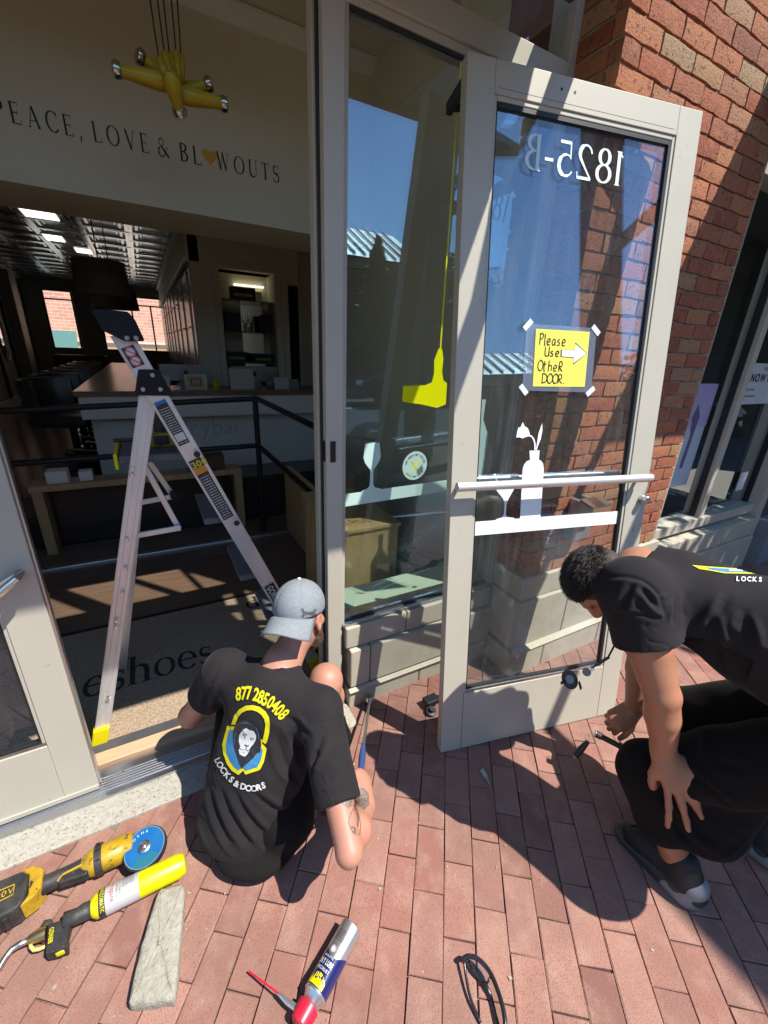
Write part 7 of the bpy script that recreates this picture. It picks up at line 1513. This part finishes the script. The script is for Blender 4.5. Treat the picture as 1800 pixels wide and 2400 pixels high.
wrinkle(sh2, V_, F_, [(q4_((740, 620), (880, 960), (1060, 1150)), .012, .009), (q4_((780, 640), (940, 960), (1120, 1130)), .011, -.009), (q4_((830, 640), (1020, 960), (1200, 1110)), .012, .009), (q4_((890, 650), (1080, 940), (1280, 1080)), .011, -.008), (q4_((960, 560), (1160, 820), (1380, 1010)), .013, .009), (q4_((960, 430), (1230, 640), (1450, 870)), .012, -.009), (q4_((1000, 380), (1280, 600), (1500, 800)), .014, .008), (q4_((1180, 160), (1200, 300), (1250, 400), (1450, 420)), .014, -.012), (q4_((1140, 180), (1160, 330), (1230, 440)), .014, .010), (q4_((700, 700), (780, 960), (900, 1120)), .011, .008), (q4_((1000, 1180), (1160, 1200), (1350, 1130), (1500, 1000)), .008, .005)])
m_sole = M('black_sole', (.022, .023, .026), .6, col2=(.04, .04, .045), scale=8); m_heel = M('grey_heel', (.17, .175, .185), .5, col2=(.24, .245, .255), scale=10); m_upper = M('black_mesh_shoe', (.008, .008, .009), .6, bump=.3, bscale=300)
def shoe(heel, toe, parent):
    heel, toe = A(*heel), A(*toe); d = (toe - heel); L = np.linalg.norm(d); d /= L; sd3 = A(-d[1], d[0], 0)
    s = SDF(np.minimum(heel, toe) - .12, np.maximum(heel, toe) + A(.12, .12, .24), .005); z = lambda h: A(0, 0, h)
    s.cone(heel + d * .05 + z(.06), heel + d * (L - .07) + z(.045), .048, .042, .03); s.cone(heel + d * .05 + z(.06), heel + d * .07 + z(.12), .046, .043, .03); s.cone(heel + d * .09 + z(.11), heel + d * (L - .1) + z(.06), .036, .036, .03)
    V_, F_ = s.mesh(); up_, _ = npmesh('shoe', V_, F_, m_upper, parent)
    s = SDF(np.minimum(heel, toe) - .12, np.maximum(heel, toe) + A(.12, .12, .14), .005)
    s.cone(heel + d * .055 + z(.028), heel + d * (L - .055) + z(.022), .054, .050, .02, flat=((0, 0, 1), 1.0)); s.cone(heel + d * .03 + z(.05), heel + d * .06 + z(.06), .045, .048, .03)
    for k in range(3): s.fold(heel + d * (.09 + .02 * k) - sd3 * .055 + z(.05), heel + d * (.07 + .02 * k) - sd3 * .055 + z(.01), .004, -.004)
    s.plane((0, 0, .004), (0, 0, -1)); s.plane(heel + d * .1 + z(.058), A(0, 0, 1) + d * .20); V_, F_ = s.mesh(); npmesh('sole', V_, F_, m_sole, up_, label='black rubber sole')
    s = SDF(heel - .12, heel + .16, .0045); s.cone(heel + d * .045 + z(.032), heel + d * .085 + z(.030), .058, .056, .01); s.ell(heel + d * .035 + z(.075), np.eye(3), (.047, .047, .035), .02)
    for k in range(3): s.fold(heel + d * (.085 + .018 * k) - sd3 * .058 + z(.06), heel + d * (.06 + .018 * k) - sd3 * .058 + z(.01), .004, -.006)
    s.plane((0, 0, .003), (0, 0, -1)); s.plane(heel + d * .115, d + A(0, 0, .5)); V_, F_ = s.mesh(); npmesh('heel', V_, F_, m_heel, up_, label='grey moulded heel')
    return up_
u1 = shoe((1.365, .185, 0), (1.355, .475, 0), p2); shoe((1.765, .10, 0), (1.735, .385, 0), p2)
put('shoelace', MB().tube([A(1.345, .33, .125), A(1.33, .36, .115), A(1.345, .39, .10)], .0035, 6).tube([A(1.385, .36, .12), A(1.35, .40, .105), A(1.33, .42, .1)], .0035, 6), m_short, u1)
# hair: faded sides, tousled top of many tufts
P2 = lambda a, bb, d: hc2 + HF2[0] * a + HF2[1] * bb + HF2[2] * d
hs = SDF(hc2 - .2, hc2 + .2, .0042); hs.ell(P2(0, -.017, .028), HF2, (.0735, .0940, .0885), .01); hs.plane(P2(0, -.09, -.040), -HF2[2] - HF2[1] * .25); hs.plane(P2(0, .047, .045), HF2[1] - HF2[2] * .55)
V_, F_ = hs.mesh(); hb, Vh = npmesh('hair', V_, F_, M('faded_scalp', (.075, .043, .030), .7, col2=(.022, .015, .012), scale=420, fac=.9, lo=.4, hi=.6, stain=(24., .8, .40, .62, (.020, .014, .011))), p2, label='short dark hair, faded at the sides')
mb = MB(); rh_ = random.Random(9); hn_ = np.random.RandomState(4)
cen = hc2 + HF2[1] * -.017 + HF2[2] * .028
for k in range(7000):
    dv3 = hn_.normal(size=3); dv3 /= np.linalg.norm(dv3); up_ = dv3 @ HF2[2]; fr_ = dv3 @ HF2[1]
    if up_ < .05 or (up_ < .3 and fr_ > .35): continue
    top_ = np.clip((up_ - .15) / .5, 0, 1)
    if top_ < .1 and rh_.random() < .35: continue
    q = cen + HF2[0] * .0735 * (dv3 @ HF2[0]) + HF2[1] * .0940 * fr_ + HF2[2] * .0885 * up_
    lean = dv3 * (.55 + .35 * top_) + (HF2[1] * .9 * top_ - HF2[2] * .8 * (1 - top_)) + hn_.normal(size=3) * .17; lean /= np.linalg.norm(lean); Lh = (.003 + .0175 * top_) * rh_.uniform(.7, 1.3); w_ = .0009 + .0006 * top_
    mb.tube([q - dv3 * .002, q + (dv3 * .6 + lean * .6) * Lh * .5, q + lean * Lh], [w_, w_ * .8, .0002], 3, cap=False)
put('hair_strands', mb, m_hair, p2, smooth=True)
# lanyard and keys
kl = thing('key_lanyard', 'black lanyard with key fobs hanging from the bending man', 'lanyard', (1.35, .70, .6))
lz = A(*at_z(1344, 1590, .50)); tops = A(1.27, .60, .92); k0 = A(*at_z(1425, 1540, .545)); k1 = A(*at_z(1398, 1558, .53)); k2 = A(*at_z(1375, 1575, .515)); k3 = A(*at_z(1340, 1590, .50)); k4 = A(*at_z(1356, 1602, .50))
def strap(pts, w, t, name, mat):
    mb = MB(); 
    for a_, c_ in zip(pts[:-1], pts[1:]):
        ax = Vector(c_ - a_); s_ = ax.cross(Vector((0, .6, 1))).normalized() * w; mb.obox(Vector(a_) - s_ / 2, ax, s_, ax.cross(s_).normalized() * t)
    return put(name, mb, mat, kl)
strap([tops, k0], .008, .002, 'strap', m_short); strap([k0, k1], .019, .003, 'strap', M('strap_webbing', (.05, .055, .05), .7)); put('split_ring', MB().tube([k1 + A(.011 * math.cos(t), .003 * math.sin(t), .011 * math.sin(t)) + (k2 - k1) * .4 for t in np.linspace(0, 6.0, 20)], .0016, 6), m_brush, kl)
put('clip', MB().tube([k1, k1 + (k2 - k1) * .5], [.004, .003], 8), m_dark, kl)
vd = Vector(ray(1365, 1570)).normalized()
put('medallion', MB().lathe([(.0165, 0), (.0165, .004)], k2, -vd, 20), M('rose_metal', (.30, .20, .17), .4, .8), kl); put('key_fob', MB().lathe([(.032, -.005), (.037, 0), (.032, .008)], k3 + A(-.012, 0, 0), -vd, 20, 1.0, .8), m_tblk, kl, smooth='auto'); put('fob_face', MB().lathe([(.016, .0081), (.016, .009)], k3 + A(-.012, 0, 0), -vd, 14), M('fob_grey', (.25, .27, .3), .4), kl)
put('fob_tab', MB().obox(Vector(k3) + Vector((-.062, .0, -.006)), (.026, -.003, 0), (0, .004, .0), (0, 0, .014)), m_tblk, kl, bev=.002); put('key', MB().obox(Vector(k4), (.012, -.008, -.034), (.016, .004, .0), (.0, .004, .002)), m_dark, kl, bev=.003)
fl = thing('flashlight', 'small black flashlight with keys held in the bending man\'s lower hand', 'flashlight', (1.5, .68, .2))
f0, f1 = A(*at_z(1397, 1720, .235)), A(*at_z(1490, 1768, .215)); fd = Vector(f1 - f0).normalized()
put('barrel', MB().lathe([(.010, -.004), (.014, 0), (.014, .02), (.011, .024), (.011, .10)], f0, fd, 18), m_tblk, fl, smooth='auto'); put('lens', MB().lathe([(.0095, -.0045), (.0095, -.0035)], f0, fd, 16), M('lens_pale', (.55, .52, .42), .15), fl); put('lens_ring', MB().tube([Vector(f0) + fd * -.003 + (fd.orthogonal().normalized() * math.cos(t) + fd.cross(fd.orthogonal().normalized()) * math.sin(t)) * .0125 for t in np.linspace(0, 5.98, 20)], .0022, 6, closed=True), m_brush, fl, smooth=True)
e0, e1_ = A(*at_z(1452, 1742, .222)), A(*at_z(1488, 1771, .218)); put('key_blade', MB().obox(Vector(e0), Vector(e1_ - e0), (.006, .009, .002), (0, 0, .003)), m_brush, fl); 
w0 = A(*at_z(1376, 1728, .19)); w1 = A(*at_z(1368, 1752, .10)); put('key_ring', MB().tube([Vector(w0) + Vector((.013 * math.cos(t), .006 * math.sin(t), .013 * math.sin(t))) for t in np.linspace(0, 5.98, 18)], .0013, 6, closed=True), m_brush, fl)
put('key_fob', MB().tube([A(*at_z(1378, 1738, .17)), A(*at_z(1362, 1756, .13)), A(*at_z(1349, 1772, .10))], [.009, .014, .0125], 14), m_tblk, fl, smooth='auto'); put('fob_button', MB().lathe([(.007, 0), (.007, .003)], A(*at_z(1347, 1774, .098)), (-.6, -.2, -.5), 12), m_labw, fl)
# crumbs of mortar and drill dust on the bricks
mb = MB(); rg = random.Random(12)
for k in range(420):
    c = rg.choice(((.75, 1.35, .22), (.4, 1.25, .25), (1.0, 1.15, .25), (.3, .8, .6), (1.2, .7, .5), (-.3, 1.15, .3)))
    x, y = rg.gauss(c[0], c[2]), rg.gauss(c[1], c[2] * .6)
    if y > 1.3: continue
    r_ = rg.uniform(.0008, .0028) * (1 if rg.random() < .93 else 1.8); mb.obox((x, y, -.0005), (r_ * 2, r_ * rg.uniform(-.6, .6), 0), (r_ * rg.uniform(-.5, .5), r_ * 1.6, 0), (0, 0, r_))
stuff(put('grit', mb, M('grit_crumbs', (.42, .36, .29), .95, ramp=None, col2=(.2, .13, .1), scale=40)))
